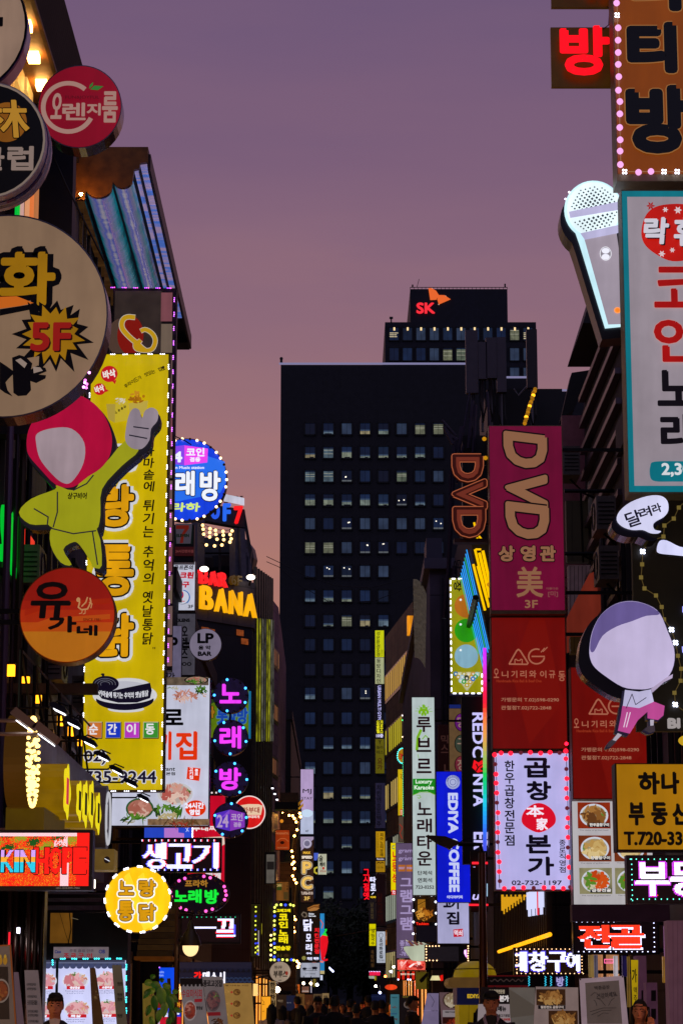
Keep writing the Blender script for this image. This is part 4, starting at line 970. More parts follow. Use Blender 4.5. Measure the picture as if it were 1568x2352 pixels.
# red army-stew disc, red boxes
t=Thing('round_sign','red round stew sign with a cream lunch-tin shape and thick white edge','sign',53.5,575,1905,'V',side='L')
t.fr='V';t.disc(1010,1835,212,220,.22,M('3a3040',0,.4));t.ell(1010,1835,210,218,M('f0dcd8',1.0),n=48);t.ell(1010,1835,196,204,LB('d81a18',.95),n=48);t.poly([(880,1745),(1000,1728),(1130,1730),(1186,1750),(1160,1870),(900,1870)],M('e8c8a8',.95));t.txt('가부대',925,1768,1142,1845,M('b03028',.7),3);t.txt('찌개·부대찌개',890,1875,1142,1915,M('f4e0d8',.9),3)
t=Thing('box_sign','bright red box sign with white lettering behind the stacked disc sign','sign',51,500,2060,side='L')
t.cab(430,1826,517,2064,.25,M('6a0a18',0,.5));t.face(432,1828,516,2062,LB('c80a28',.95));t.fr='V';t.txt('부대찌개',270,2010,690,2080,M('f4e8e8',.9),6);t.poly([(270,2170),(680,2150),(690,2250),(560,2330),(270,2300)],M('e8d0c0',.9));t.txt('스팸김치',320,2155,480,2180,M('a82020',.7),2);t.bulbs([(523,1580),(578,1580),(635,1580)],13,M('d8c8c8',1.2));t.fr='H';t.txt('찌개',560,325,735,410,M('e8dce0',.9),8)
t=Thing('box_sign','blue and violet lit panel with a white star flash above the dot display','sign',50,385,1935,side='L')
t.cab(330,1898,442,1930,.2,M('20204a',0,.5));t.face(332,1899,441,1929,LB('2848c8',.9));t.fr='V';t.poly([(-100,2040),(85,2040),(85,2100),(160,2110),(160,2180),(-100,2180)],M('b878d0',.9));t.line([(180,2040),(220,2085)],5,WL);t.line([(215,2035),(185,2090)],5,WL);t.bulbs(t.edge(268,2030,270,2170,8),10,M('f0e0ff',3))
# green arrow sign on the wall
t=Thing('neon_arrow_sign','bright green edged neon sign with yellow strips on the far left wall','sign',73,600,1960,side='L')
mb=MB();X=-3.1
def wq(px,py):return onwall(px,py,X)
g=G('00e020',1.1)
for(a,b,w2)in(((590,1893),(619,1955),.12),((588,1910),(618,1967),.16),((607,1900),(620,1912),.08)):
    mb.tube([wq(*a),wq(*b)],w2,g,6)
t.fin(mb,'neon_tube')
mb=MB()
for i in range(6):
    x_=596+i*2.6;mb.tube([wq(x_,1888+i*5),wq(x_,1925+i*5)],.04,M('c8a818',.9))
mb.tube([wq(614,1922),wq(617,1945)],.14,M('f01818',1));t.fin(mb,'neon_tube')
mb=MB()
for i in range(6):mb.tube([wq(566+i*4.2,1905),wq(566+i*4.2,1918+i)],.05,M('d8a8ff',1.5))
t.fin(mb,'lamp_strip')
# dot displays
DOTW=M('d8d8ff',2.2);DOTR=M('ff2038',1.7);DOTB=M('4a48ff',1.9);DIM=M('2a161c',.45)
t=Thing('dot_matrix_display','black dot display with white letters edged red and blue, over the yellow round sign','display',44,415,2004,side='L')
t.cab(321,1924,509,2004,.18,M('0e0c10',0,.4))
def f1(u,v):
    b=[in_text('생',(.03,.12,.30,.92),.016),in_text('고',(.34,.14,.64,.90),.018),in_text('기',(.66,.12,.97,.9),.018)]
    a=np.zeros(u.shape,bool);e=np.zeros(u.shape,bool);e2=np.zeros(u.shape,bool)
    for q in b:a|=q(u,v);e|=q(u-.014,v);e2|=q(u+.014,v)
    idx=np.full(u.shape,3);idx[e2]=2;idx[e]=1;idx[a]=0
    top=(v<.07)|(v>.94);k=(np.arange(u.shape[1])%6);idx[top]=3;idx[:2][:,k==0]=0;idx[:2][:,k==1]=1;idx[-2:][:,k==3]=0;idx[-2:][:,k==4]=2
    return idx,[DOTW,DOTR,DOTB,DIM]
t.led(325,1928,505,2000,72,30,f1)
t=Thing('dot_matrix_display','small dot display with a partly scrolled letter, hanging beside the bulb lamp','display',47,486,2168,side='L')
t.cab(415,2099,553,2168,.16,M('0e0c10',0,.4))
def f2(u,v):
    idx=np.full(u.shape,3);a=in_text('끄',(.62,.12,.92,.62),.02)(u,v);e=in_text('끄',(.61,.16,.91,.68),.02)(u,v)
    idx[e]=1;idx[a]=0;idx[(v>.42)&(v<.5)&(u>.1)&(u<.6)]=0;idx[(v>.72)&(v<.8)&(u>.6)&(u<.93)]=0;idx[(v>.8)&(v<.84)&(u>.6)&(u<.9)]=1;idx[(u>.9)&(u<.94)&(v>.35)&(v<.75)]=2
    k=np.arange(u.shape[1])%5;idx[1,k==0]=4
    return idx,[DOTW,DOTR,DOTB,DIM,M('20e0a0',1.5)]
t.led(418,2103,550,2163,60,26,f2)
t=Thing('led_screen','full colour dot screen with red HOPE and cyan letters on a fiery picture','display',23,80,2044,side='L')
t.cab(-90,1906,213,2045,.2,M('141012',0,.35));t.face(-86,1911,206,2037,M('120606',.3))
def f3(u,v):
    r=np.random.default_rng(3);idx=r.choice([0,0,0,1,1,2],u.shape)
    g_=np.sin(u*31)+np.sin(v*22+u*13)+r.normal(0,.5,u.shape);idx[(v<.32)&(g_>.8)&(v>.06)]=3;idx[(v<.3)&(g_<-.9)&(v>.06)]=4
    idx[(v<.06)]=5;idx[(u>.77)&(u<.84)&(v>.55)]=5;idx[(u>.72)&(u<.83)&(v<.3)&(g_>-.2)]=5;idx[u>.9]=0
    for ch,a,b in(('H',.57,.675),('O',.69,.78),('P',.795,.875),('E',.885,.97)):
        o_=in_text(ch,(a,.27,b,.77),.016)(u,v);i_=in_text(ch,(a,.28,b,.76),.011)(u,v);idx[o_]=6;idx[i_]=0
    for ch,a,b in(('C',.10,.2),('H',.21,.29),('K',.305,.405),('I',.415,.45),('N',.46,.565)):
        o_=in_text(ch,(a,.33,b,.74),.016)(u,v);i_=in_text(ch,(a,.33,b,.74),.008)(u,v);idx[o_]=6;idx[i_&(v<.45)]=7;idx[i_&(v>=.45)&(v<.55)]=8;idx[i_&(v>=.55)]=9
    return idx,[M('ff1c14',1.2),M('f05a10',1.1),M('ff8c18',1.1),M('b0b028',.9),M('1c6a20',.7),M('ffd0d8',1.3),M('3a0606',.3),M('d8a8ff',1.2),M('ffb030',1.2),M('28d0f0',1.2)]
t.led(-84,1913,205,2035,150,62,f3,fill=.46);t.txt('1551-1010-9971-7954',130,2038,184,2042,M('8a7a70',.6),.2)
# yellow round chicken sign
t=Thing('round_sign','glowing yellow round chicken sign with four outlined words and white light triplets','sign',32.2,1258,1110,'E',side='L')
t.fr='E';t.disc(1258,808,303,303,.26,M('5a4a20',0,.4,.4),n=56);t.ell(1258,808,297,297,LB('f6ba0a',1.15,.2,2.2),n=56)
for q in range(4):t.poly([(1000+q*130,600),(1050+q*130,560),(1300+q*70,1060),(1250+q*60,1090)],M('fccc28',1.15))if q in(1,2)else None
for ch,x0,y0,x1,y1 in(('노',1085,635,1225,770),('랑',1268,628,1422,785),('통',1080,820,1220,1005),('닭',1268,845,1425,1005)):t.txt(ch,x0,y0,x1,y1,OG,11,ol=[(INK,6),(M('fff8f0',1.0),19)])
pts=[]
for i in range(15):
    for k in(-1,0,1):
        a=2*math.pi*(i+.4)/15+k*.055;pts.append((1258+300*math.cos(a),808+300*math.sin(a)))
t.bulbs(pts,10,M('f0ecff',3.5))
# oval song-room sign
t=Thing('oval_sign','dark oval sign with green neon word and pink bulbs round its edge','sign',45,482,800,'H',side='L')
t.fr='H';t.disc(482,565,348,232,.2,M('241820',0,.4),n=52);t.ell(482,565,340,226,M('1c1020',.3,.4),n=52);t.txt('프라하',332,408,590,490,M('b07a28',.85),5)
gl=G('14e038',1.15);t.txt('노',210,525,365,655,gl,12,d=.02);t.txt('래',368,515,520,670,gl,12,d=.0);t.txt('방',552,515,712,680,gl,12,d=.0)
t.bulbs(t.ring(482,565,312,202,26,5),18,[M('ff58b8',2.0),M('ff58b8',2.0),M('5a4438'),M('5a4438')])
# hanging lamp
t=Thing('pendant_lamp','hanging grey bell lamp with a glowing cream bulb','lamp',27,395,1275,'H')
c=t.P(395,1105);s=scale_at(436,2165,27)[0]*.204
mb=MB();prof=[(120,45),(118,20),(95,-60),(62,-110),(40,-150),(36,-200),(22,-225),(12,-240)];n=20;vs=[];fs=[]
for r,dy in prof:
    for i in range(n):vs.append((c.x+r*s*math.cos(6.2832*i/n),c.y+r*s*math.sin(6.2832*i/n),c.z-dy*s))
for j in range(len(prof)-1):
    for i in range(n):fs.append((j*n+i,j*n+(i+1)%n,(j+1)*n+(i+1)%n,(j+1)*n+i))
mb.add(vs,fs,M('4c4438',0,.35,.7));t.fin(mb,'lamp_shade',smooth=True)
mb=MB();mb.sphere(c-Vector((0,0,60*s)),90*s,G('ffd898',1.35,.5),20,12,(1,1,1.15));t.fin(mb,'bulb',smooth=True)
mb=MB();q=c+Vector((0,0,236*s));mb.tube([q,q+Vector((.03,0,80*s)),q+Vector((-.10,.02,105*s)),q+Vector((-.16,.02,118*s))],.012,IRON);mb.tube([q+Vector((-.16,.02,130*s)),(q.x-.16,27.02,0)],.022,M('4a3018',0,.6));t.fin(mb,'hanging_arm')
# ---------------------------------------------------------------- things on the near left wall
rt=empty('wall_word_sign',onwall(40,1290,-4.6),'green and red neon words standing along the left wall','neon sign');o=Vector(rt.location)
for tx,a,b,m in(('SOUL',(10,1222),(45,1228),M('00d838',.7)),('HOF',(50,1270),(80,1272),M('ff3a28',.75))):
    p,q=onwall(*a,-4.6),onwall(*b,-4.6);n=len(tx)
    for i,ch in enumerate(tx):
        f0,f1_=i/n,(i+.9)/n;mb=MB();hh=.42
        wall_text(mb,ch,-4.6,p.y+(q.y-p.y)*f0,p.y+(q.y-p.y)*f1_,p.z-.38,p.z+hh,m,1,.06,.02);mb.build('letter',rt,o)
mb=MB();p=onwall(8,1300,-4.64);mb.box((-4.69,p.y,p.z-.1),(-4.63,p.y+4.2,p.z-.02),IRON);mb.build('rail',rt,o)
LAN=M('ffa018',3.0,.5,0,.3,0,5,True)
for i,(px,py,h)in enumerate(((26,1540,13),(60,1567,6),(88,1603,12),(140,1656,10),(164,1680,11),(186,1703,9))):
    p=onwall(px,py,-4.45);
    rt=empty('wall_lantern',p,['nearest, topmost amber box lantern on the left wall','small amber lantern just above the timber beam, left wall','amber box lantern hanging below the timber beam, left wall','amber lantern behind the second floodlight, left wall','amber lantern on the wall level with the coloured squares of the yellow sign','farthest and lowest amber lantern, touching the yellow sign edge'][i],'lantern','amber lanterns along the left wall')
    mb=MB();mb.box((p.x-.05,p.y-.05,p.z-.075),(p.x+.05,p.y+.05,p.z+.075),LAN);mb.build('lamp_box',rt,p)
    mb=MB();mb.box((p.x-.06,p.y-.06,p.z+.075),(p.x+.06,p.y+.06,p.z+.1),IRON);mb.box((-4.69,p.y-.012,p.z+.08),(p.x,p.y+.012,p.z+.1),IRON);mb.build('lamp_cap',rt,p)
# vertical poles and beam
for px,w2,c in((4,.05,'6a5a78'),(22,.03,'3a3038'),(36,.05,'4a3c30'),(52,.04,'181418'),(100,.05,'2a2420')):
    p=onwall(px,1700,-4.5);mb=MB();mb.tube([(p.x,p.y,2.4),(p.x,p.y,11)],w2,M(c,0,.35,.5),8)
    tag(mb.build('downpipe',None,(p.x,p.y,2.4)),{4:'grey violet downpipe at the very left edge',22:'thin dark pipe beside the left edge downpipe',36:'brown pipe between the neon words and the orange disc',52:'black pipe under the neon words',100:'dark pipe hidden partly by the orange disc'}[px],'pipe')
a,b=U(20,1583,33),U(225,1583,33)
mb=MB();mb.box((-4.7,32.9,a.z-.07),(b.x,33.1,a.z+.07),M('5a4630',0,.6,0,.3));tag(mb.build('timber_beam',None,a),'brown horizontal beam sticking out from the left wall to the yellow sign','beam')
# long wall sign with cut-out plates
rt=empty('wall_fascia_sign',(-3.4,25,3.5),'long grey fascia sign with scalloped yellow plates and a lattice on top, left wall','shop sign');o=Vector(rt.location)
mb=MB();mb.box((-3.55,26.7,3.45),(-3.36,34.5,4.62),M('9494b0',0,.5,0,.15));mb.build('board',rt,o)
mb=MB();mb.box((-4.7,25.6,3.3),(-3.38,34.5,3.44),M('8a6a78',0,.6));mb.build('underside',rt,o)
mb=MB()
for i in range(6):
    y0=25.6+i*1.2;mb.tube([(-3.45,y0,4.62),(-3.45,y0,5.35)],.018,IRON,4);mb.tube([(-3.45,y0,5.35),(-3.45,y0+1.2,4.64)],.014,M('4a4430',0,.5),4)
mb.tube([(-3.45,25.6,5.35),(-3.45,32.8,5.35)],.018,IRON,4);mb.build('lattice',rt,o)
YS=M('b88a08',.35,.4,0,.2);YP=M('f0dc10',.95)
for i,(px,y0,y1)in enumerate(((156,1757,1880),(184,1795,1885),(198,1795,1900),(212,1795,1900),(227,1822,1915))):
    p,q=onwall(px,y0,-3.02),onwall(px,y1,-3.02);zm,r=(p.z+q.z)/2,(p.z-q.z)/2;mb=MB()
    pts=[(-3.02,p.y+.34*(1+.18*math.cos(5*a))*math.cos(a),zm+r*(1+.12*math.cos(5*a))*math.sin(a))for a in[2*math.pi*k/30 for k in range(30)]]
    mb.prism(pts,(-.33,0,0),YP,YS);mb.build('cut_out_plate',rt,o)
    mb=MB();mb.add([(-3.013,p.y-.12,zm-r*.5),(-3.013,p.y+.12,zm-r*.5),(-3.013,p.y+.12,zm+r*.5),(-3.013,p.y-.12,zm+r*.5)],[(0,1,2,3)],INK if i else M('d83050',.8));mb.build('plate_mark',rt,o)
p=onwall(66,1890,-3.3);mb=MB();mb.box((-3.5,p.y-.3,3.15),(-3.1,p.y+1.6,3.62),M('9a7c0c',.12,.5,0,.2));mb.build('yellow_box',rt,o)
# edge-on bulb disc
c=onwall(73,1750,-3.14);rt=empty('round_sign',c,'round sign seen edge-on, gold sided, its face covered in glowing bulbs','sign');o=Vector(rt.location);r=.47
mb=MB();n=40;pts=[(c.x,c.y+r*math.cos(6.2832*i/n),c.z+r*math.sin(6.2832*i/n))for i in range(n)]
mb.prism(pts,(-.22,0,0),M('2a1c08',0,.5),M('8a5c14',.14,.4,.3));mb.build('cabinet',rt,o)
rnd=random.Random(4);WBL=G('ffd070',3.6,.5);base=None
bp=[(r*.95*math.cos(6.2832*i/40),r*.95*math.sin(6.2832*i/40))for i in range(40)]+[(rnd.uniform(-.3,.3),rnd.uniform(-.34,.34))for _ in range(56)]
mb=MB();mb.sphere((0,0,0),.021,WBL,7,5);base=mb.build('light_bulb',rt,(0,0,0));base.location=(.015,bp[0][0],bp[0][1])
for y_,z_ in bp[1:]:
    b=base.copy();COL.objects.link(b);b.parent=rt;b.location=(.015,y_,z_)
# floodlights on arms
fl_lab=['nearest black floodlight on an arm, beside the amber lantern','second floodlight from the near end, glowing white below','third floodlight, tipped down beside the orange square','fourth floodlight, over the 02 of the yellow sign','fifth floodlight, just under the 02 of the yellow sign','sixth floodlight, over the telephone number','farthest floodlight, below the yellow sign']
FLM=G('f4f6ff',3)
for i,(px,py)in enumerate(((136,1626),(168,1658),(205,1702),(236,1735),(268,1767),(301,1797),(330,1832))):
    p=onwall(px,py,-2.95);rt=empty('floodlight',p,fl_lab[i],'floodlight','floodlights on arms along the left wall');mb=MB()
    mb.tube([(-3.5,p.y,p.z),(p.x-.1,p.y,p.z)],.012,IRON,5);mb.tube([(p.x-.12,p.y,p.z),(p.x-.02,p.y,p.z+.07),(p.x+.1,p.y,p.z+.02)],.01,BLK,5);mb.build('arm',rt,p)
    mb=MB();a=-.45;ca,sa=math.cos(a),math.sin(a)
    def rp(x,z):x*=.8;z*=.6;return(p.x+x*ca-z*sa,0,p.z+x*sa+z*ca)
    fr_=[rp(-.13,0),rp(-.1,-.05),rp(.12,-.05),rp(.14,0),rp(.08,.05),rp(-.08,.05)]
    mb.prism([(q[0],p.y-.09,q[2])for q in fr_],(0,.18,0),M('1c1c30',0,.3,.5));mb.build('housing',rt,p)
    mb=MB();l=[rp(-.05,-.052),rp(.115,-.052),rp(.105,-.066),rp(-.04,-.066)];mb.prism([(q[0],p.y-.08,q[2])for q in l],(0,.16,0),FLM);mb.build('lens',rt,p)
for px,py,lab in((50,1655,'large pale near floodlight, upper of the pair at the left edge'),(100,1686,'large pale near floodlight, lower of the pair at the left edge')):
    p=U(px,py,22.6);rt=empty('floodlight',p,lab,'floodlight','floodlights on arms along the left wall');mb=MB();mb.tube([(-4.6,p.y,p.z),(p.x,p.y,p.z)],.02,M('7a6050',0,.5),6);mb.build('arm',rt,p)
    mb=MB();q=[(p.x-.1,p.y-.1,p.z+.06),(p.x+.12,p.y-.1,p.z-.1),(p.x+.16,p.y-.1,p.z-.04),(p.x-.04,p.y-.1,p.z+.12)];mb.prism(q,(0,.2,0),M('8a7868',0,.5));mb.build('housing',rt,p)
    mb=MB();q=[(p.x-.04,p.y-.1,p.z-.012),(p.x+.105,p.y-.1,p.z-.113),(p.x+.108,p.y-.1,p.z-.107),(p.x-.037,p.y-.1,p.z-.004)];mb.prism(q,(0,.16,0),FLM);mb.build('lens',rt,p)
# small side-lit oval and boxes under the yellow sign
c=onwall(247,1880,-3.0);rt=empty('oval_sign',c,'dark grey oval sign seen edge-on under the yellow sign','sign');o=Vector(c);mb=MB();n=28
pts=[(c.x,c.y+.35*math.cos(6.2832*i/n),c.z+.42*math.sin(6.2832*i/n))for i in range(n)];mb.prism(pts,(-.3,0,0),M('55505c',.4),M('8a8690',0,.4));mb.build('cabinet',rt,o)
mb=MB();mb.tube([(c.x+.01,c.y+.28*math.cos(6.2832*i/n),c.z+.33*math.sin(6.2832*i/n))for i in range(n)],.018,M('c8c8d0',.8),4,True);mb.build('ring',rt,o)
t=Thing('box_sign','cream boxy sign with a small dark round mark, right of the red dot screen','sign',30,245,2003,side='L')
t.cab(212,1950,262,1998,.5,M('a8843c',.25,.5,0,.2));t.ell(246,1975,7,8,M('2a1a20',.3));t.line([(241,1972),(252,1978)],1.5,WL)
t=Thing('strip_lamp','small upright white tube lamp beside the red dot screen','lamp',27,216,2036);t.cab(213.5,2020,218.5,2040,.05,G('ffe8d8',4,.5),'lamp_tube',False)
t.cab(212,2041,220,2048,.06,IRON,'lamp_base',False)
# ---------------------------------------------------------------- far left signs
t=Thing('tall_sign','tall white-lilac lit hotel sign with thin grey capitals, far down the left','sign',124,704,1918,'S',side='L')
t.fr='S';t.cab(402,134,520,702,.4,M('3a3444',0,.5));t.face(406,138,516,700,LB('b49cc8',.95,.12));t.face(406,500,516,700,LB('b4bcd8',.95,.1));t.ell(462,520,50,34,M('c8dcf4',.95));t.txt('MJ',424,308,500,355,M('3a3040',.3),1);t.txt('STAY',415,378,508,402,M('5a4c60',.4),.6);t.txt('4F',446,665,476,685,M('5a5a68',.4),.5)
t=Thing('tall_sign','brown upright sign with big cream P and C letters under the hotel sign','sign',123.4,704,2090,'S',side='L')
t.fr='S';t.cab(404,722,520,1296,.4,M('2a1a14',0,.5));t.face(406,724,518,1294,M('3a2218',.7,.5,0,.15));t.poly([(406,724),(518,724),(518,745),(406,850)],M('a898b8',.9));t.ell(462,783,42,43,M('8a80a0',.8));t.ell(462,783,38,39,M('b8b0c8',.9));t.ell(462,783,24,24,M('7a7490',.8));t.txt('MAX',428,852,492,875,M('e8b038',.95),3);t.txt('SPEED',415,890,507,915,M('f0e0d0',.95),3)
cc=M('f0c060',.95);t.txt('P',422,940,500,1045,cc,9,ol=[(M('6a5048',.6),5),(M('f0e0c0',.8),9)]);t.txt('C',414,1070,506,1180,cc,9,ol=[(M('6a5048',.6),5),(M('f0e0c0',.8),9)]);t.txt('T.6956-0110',411,1203,512,1228,M('e8d0c0',.9),1);t.txt('3F',436,1245,486,1278,cc,2)
t=Thing('tall_sign','dark upright chicken sign with white brush letters and a wing mark','sign',122.8,712,2226,'S',side='L')
t.fr='S';t.cab(402,1300,574,1815,.4,M('1a1210',0,.5));t.face(405,1304,571,1812,M('20140e',.5));
for i in range(3):t.poly([(462,1345+i*9),(520,1318+i*10),(572,1312+i*16),(545,1345+i*10),(490,1372)],M(['b07030','8a5020','c08040'][i],.7))
t.line([(430,1420),(415,1400),(430,1380),(455,1390),(460,1415),(440,1425)],10,M('8a7a68',.6));t.txt('Chicken',475,1388,522,1402,WL,.8);t.txt('Hand made',475,1408,538,1420,WL,.8);WN=M('e0e0ff',1.2)
t.txt('닭',428,1440,512,1545,WN,5);t.txt('모',452,1570,498,1635,WN,4);t.txt('리',450,1655,505,1720,WN,4);t.txt('구이',455,1730,500,1750,WN,2);t.vtxt('치킨전문점',546,1515,1745,42,M('f01c28',1.0),3);t.ell(434,1780,18,18,M('a8a050',.6));t.txt('치킨 맥주',462,1772,565,1798,WN,2)
t=Thing('box_sign','small white sign with a pig and cow silhouette and underline','sign',122.2,712,2268,'S',side='L')
t.fr='S';t.cab(402,1818,575,1950,.4,M('3a3844',0,.5));t.face(405,1822,572,1947,LB('a4a8b8',.9));nb=M('1c2038',.3);t.ell(440,1872,18,10,nb);t.ell(528,1866,24,12,nb);t.poly([(505,1855),(515,1855),(515,1872)],nb);t.line([(428,1886),(550,1886)],4,nb)
for x_ in(430,448,512,540):t.line([(x_,1872),(x_,1884)],4,nb);t.off-=.003
t.off+=.004;t.txt('K A 고기',462,1864,498,1876,nb,.5);t.txt('고기 전문점',445,1912,530,1922,nb,.3)
t=Thing('box_sign','white lit sign with black and red brush letters beside the brown P sign','sign',128,743,2010,'S',side='L')
t.fr='S';t.cab(556,872,632,1055,.3,M('3a3830',0,.5));t.face(558,874,631,1053,LB('c0c0a8',.85));t.txt('술',562,885,600,940,INK,2);t.txt('깨비',570,945,618,985,INK,2);t.ell(604,998,10,12,M('c83a2a',.8));t.txt('723',575,1018,625,1032,M('a83020',.7),1)
t=Thing('box_sign','narrow blue and yellow sign edge behind the big P and C sign','sign',127,725,2015,'S',side='L')
t.fr='S';t.cab(500,860,556,1060,.3,M('101428',0,.5));t.poly([(520,865),(560,865),(555,905),(545,930),(522,930)],M('4a60c8',.9));t.line([(550,990),(528,1000),(525,1030),(548,1045)],14,M('c8b838',.9))
t=Thing('chili_sign','red chili-pepper shaped neon sign with a green stalk','sign',126,742,2205,'S',side='L')
t.fr='S';t.poly([(575,1600),(595,1580),(640,1590),(645,1640),(632,1720),(610,1790),(640,1785),(642,1800),(610,1808),(585,1795),(575,1700)],LB('e01020',1.0),'pepper_body',.2);t.poly([(588,1580),(605,1560),(618,1540),(612,1528),(634,1525),(634,1540),(622,1555),(630,1570),(638,1590)],M('20d840',1.0),'stalk',.1);t.vtxt('닭발',605,1590,1680,34,WN,3);t.vtxt('닭집',600,1700,1785,32,WN,3)
t=Thing('tall_sign','sky blue upright sign behind the red chili-pepper sign','sign',129,740,2250,'S',side='L')
t.fr='S';t.cab(560,1390,614,1920,.3,M('123050',0,.5));t.face(562,1392,612,1918,LB('2a8ac8',.85));t.line([(570,1440),(600,1480),(590,1520)],8,M('e05a3a',.8));t.face(562,1890,612,1918,M('c8b880',.8));t.line([(480,1800),(520,1815),(560,1805),(600,1815)],14,M('f08070',.9))
# coin song room
t=Thing('tall_sign','black upright sign with yellow letters framed by blue and yellow bulbs','sign',98,648,2228,'H',side='L')
t.fr='H';t.cab(1335,672,1555,1330,.35,M('141008',0,.4));t.face(1345,690,1545,1318,M('1a1608',.4));yy=M('f0dc10',1.05)
t.txt('고래고래',1362,735,1518,772,yy,4)
for ch,a,b in(('코',790,865),('인',875,950),('노',970,1040),('래',1045,1125)):t.txt(ch,1385,a,1490,b,yy,7)
t.txt('연습장',1350,1150,1520,1202,yy,5);t.txt('61',1365,1240,1420,1275,M('5a4a18',.5),4);t.ell(1470,1258,30,18,M('4a3418',.5))
pts=[(1338,y_)for y_ in range(715,1320,51)]+[(1362+i*51,690)for i in range(4)]+[(1336+i*48,1308)for i in range(5)]+[(1550,695),(1552,1312)]
t.bulbs(pts,14,[M('e8f060',2.2),M('e8f060',2.2),M('3048ff',2.4)])
t=Thing('led_strip','upright strip of mixed bulbs on the wall left of the yellow-lettered sign','light strip',90,622,2225,'H',side='L')
t.fr='H';t.cab(1292,1000,1304,1340,.1,IRON,'backing',False);t.bulbs(t.edge(1297,1030,1297,1310,6),14,[M('ffd8a0',2.5),M('e8f060',2.2)])
t=Thing('painted_reflection_window','tall window of the navy building with a painted reflection of yellow bulbs and strips','window',74.0,590,2200,'H')
t.fr='H';t.cab(1072,670,1180,1280,.12,M('141018',0,.3,.4),'frame',False);t.face(1076,680,1176,1272,M('2a2410',.6,.1,0,.5,0,2),'pane');
t.bulbs([(1126,y_)for y_ in range(715,1270,51)]+[(1150,y_)for y_ in range(1120,1270,40)],10,[M('d8e048',1.8),M('d8e048',1.8),M('3040e0',2)]);t.line([(1160,980),(1160,1260)],12,M('a8a0a0',.8));t.line([(1195,900),(1195,1020)],6,M('a8a020',.8))  # beads and strips stand in for the bulb sign mirrored in the glass
for lab,px,x0,y0,x1,y1,c,Yk in(('orange poster sign glowing in the doorway above the yellow-lettered sign',649,184,662,314,842,'a8380c',99.5),('brown wooden sign with two small pictures above the yellow-lettered sign',650,190,1112,308,1284,'7a4a1c',99.2)):
    t=Thing('box_sign',lab,'sign',Yk,px,1960);t.fr='S';t.cab(x0,y0,x1,y1,.2,M('2a1408',0,.5));t.face(x0+5,y0+5,x1-5,y1-5,M(c,.75,.5,0,.35,0,2,True))
    if c=='a8380c':t.txt('POGANTYL',x0+10,y0+25,x1-10,y0+42,M('c87a4a',.7),1);t.line([(200,765),(230,740),(270,740),(300,765)],6,M('c86a3a',.7));t.ell(246,775,18,14,M('3a1008',.4));t.txt('RESTAURANT',x0+20,y1-28,x1-20,y1-16,M('c87a4a',.6),.5)
    else:t.face(198,1130,242,1190,M('3a4a18',.6));t.txt('24H',200,1135,240,1160,M('c8a860',.7),2);t.face(258,1205,300,1270,M('5a4420',.6));t.vtxt('가마솥',292,1122,1190,16,M('2a1808',.3),.6)
WARMB=G('ffb050',30,.5)
rt=empty('warm_light_string',U(680,1900,112),'string of warm bulbs zigzagging down the far left shopfronts','string lights');o=Vector(rt.location);rnd=random.Random(5)
pts=[(664,1873),(672,1874),(676,1880),(680,1888),(688,1868),(690,1876),(682,1906),(676,1920),(670,1955),(672,1968),(675,1980),(671,1985),(676,1995),(672,2012),(676,2020),(680,2028),(674,2105),(678,2112),(673,2130),(676,2140),(672,2200),(682,2208),(684,2220)]
mb=MB();mb.tube([U(x_,y_,112)for x_,y_ in pts],.015,M('8a5a20',.3),4);mb.build('wire',rt,o)
for x_,y_ in pts:
    mb=MB();mb.sphere(U(x_,y_,112),.055,WARMB,7,5);mb.build('bulb',rt,o)
t=Thing('brass_bracket','pair of gilded wing-shaped brackets glowing as if lit from below beside the hotel sign','bracket',114,685,1880,'Z');t.fr='Z';t.poly([(715,1275),(800,1190),(825,1195),(735,1300)],M('a87418',.6),'wing',.2);t.poly([(745,1320),(825,1240),(825,1280),(765,1330)],M('c08a20',.7),'wing',.2)  # light from below is put into the wings' own glow
t=Thing('shop_canopy','dark canopy with a small pendant lamp on the warm old building','canopy',100.5,650,1880,'Z');t.fr='Z';t.cab(415,1225,750,1330,.9,M('120c0a',0,.6),'roof',False);t.bulbs([(530,1378)],8,WARMB,'lamp');t.bulbs([(520,1495)],26,M('c87a1c',1.2),'wall_lamp',0,.5)
t=Thing('box_sign','framed grey picture sign on the far left wall below the green arrow sign','sign',73.2,612,2030,'S');t.fr='S';t.cab(94,858,190,1140,.2,M('0c1a14',0,.5));t.face(108,878,180,1128,M('6a645c',.6,.5,0,.2));t.face(112,940,176,1010,M('2a2624',.4))
for i in range(3):
    t=Thing('spot_lamp',['upper','middle','lower'][i]+' white spot lamp on the far left wall beside the round red sign','lamp',86+i*3,(160,180,200)[i],(298,348,398)[i],'S',group='white spot lamps on the far left wall');t.fr='S';x_,y_=(160,180,200)[i],(298,348,398)[i];t.cab(x_-12,y_-22,x_+10,y_-2,.3,IRON,'housing',False);t.cab(x_-9,y_-2,x_+9,y_+4,.3,M('f0f0ff',3),'lens',False)

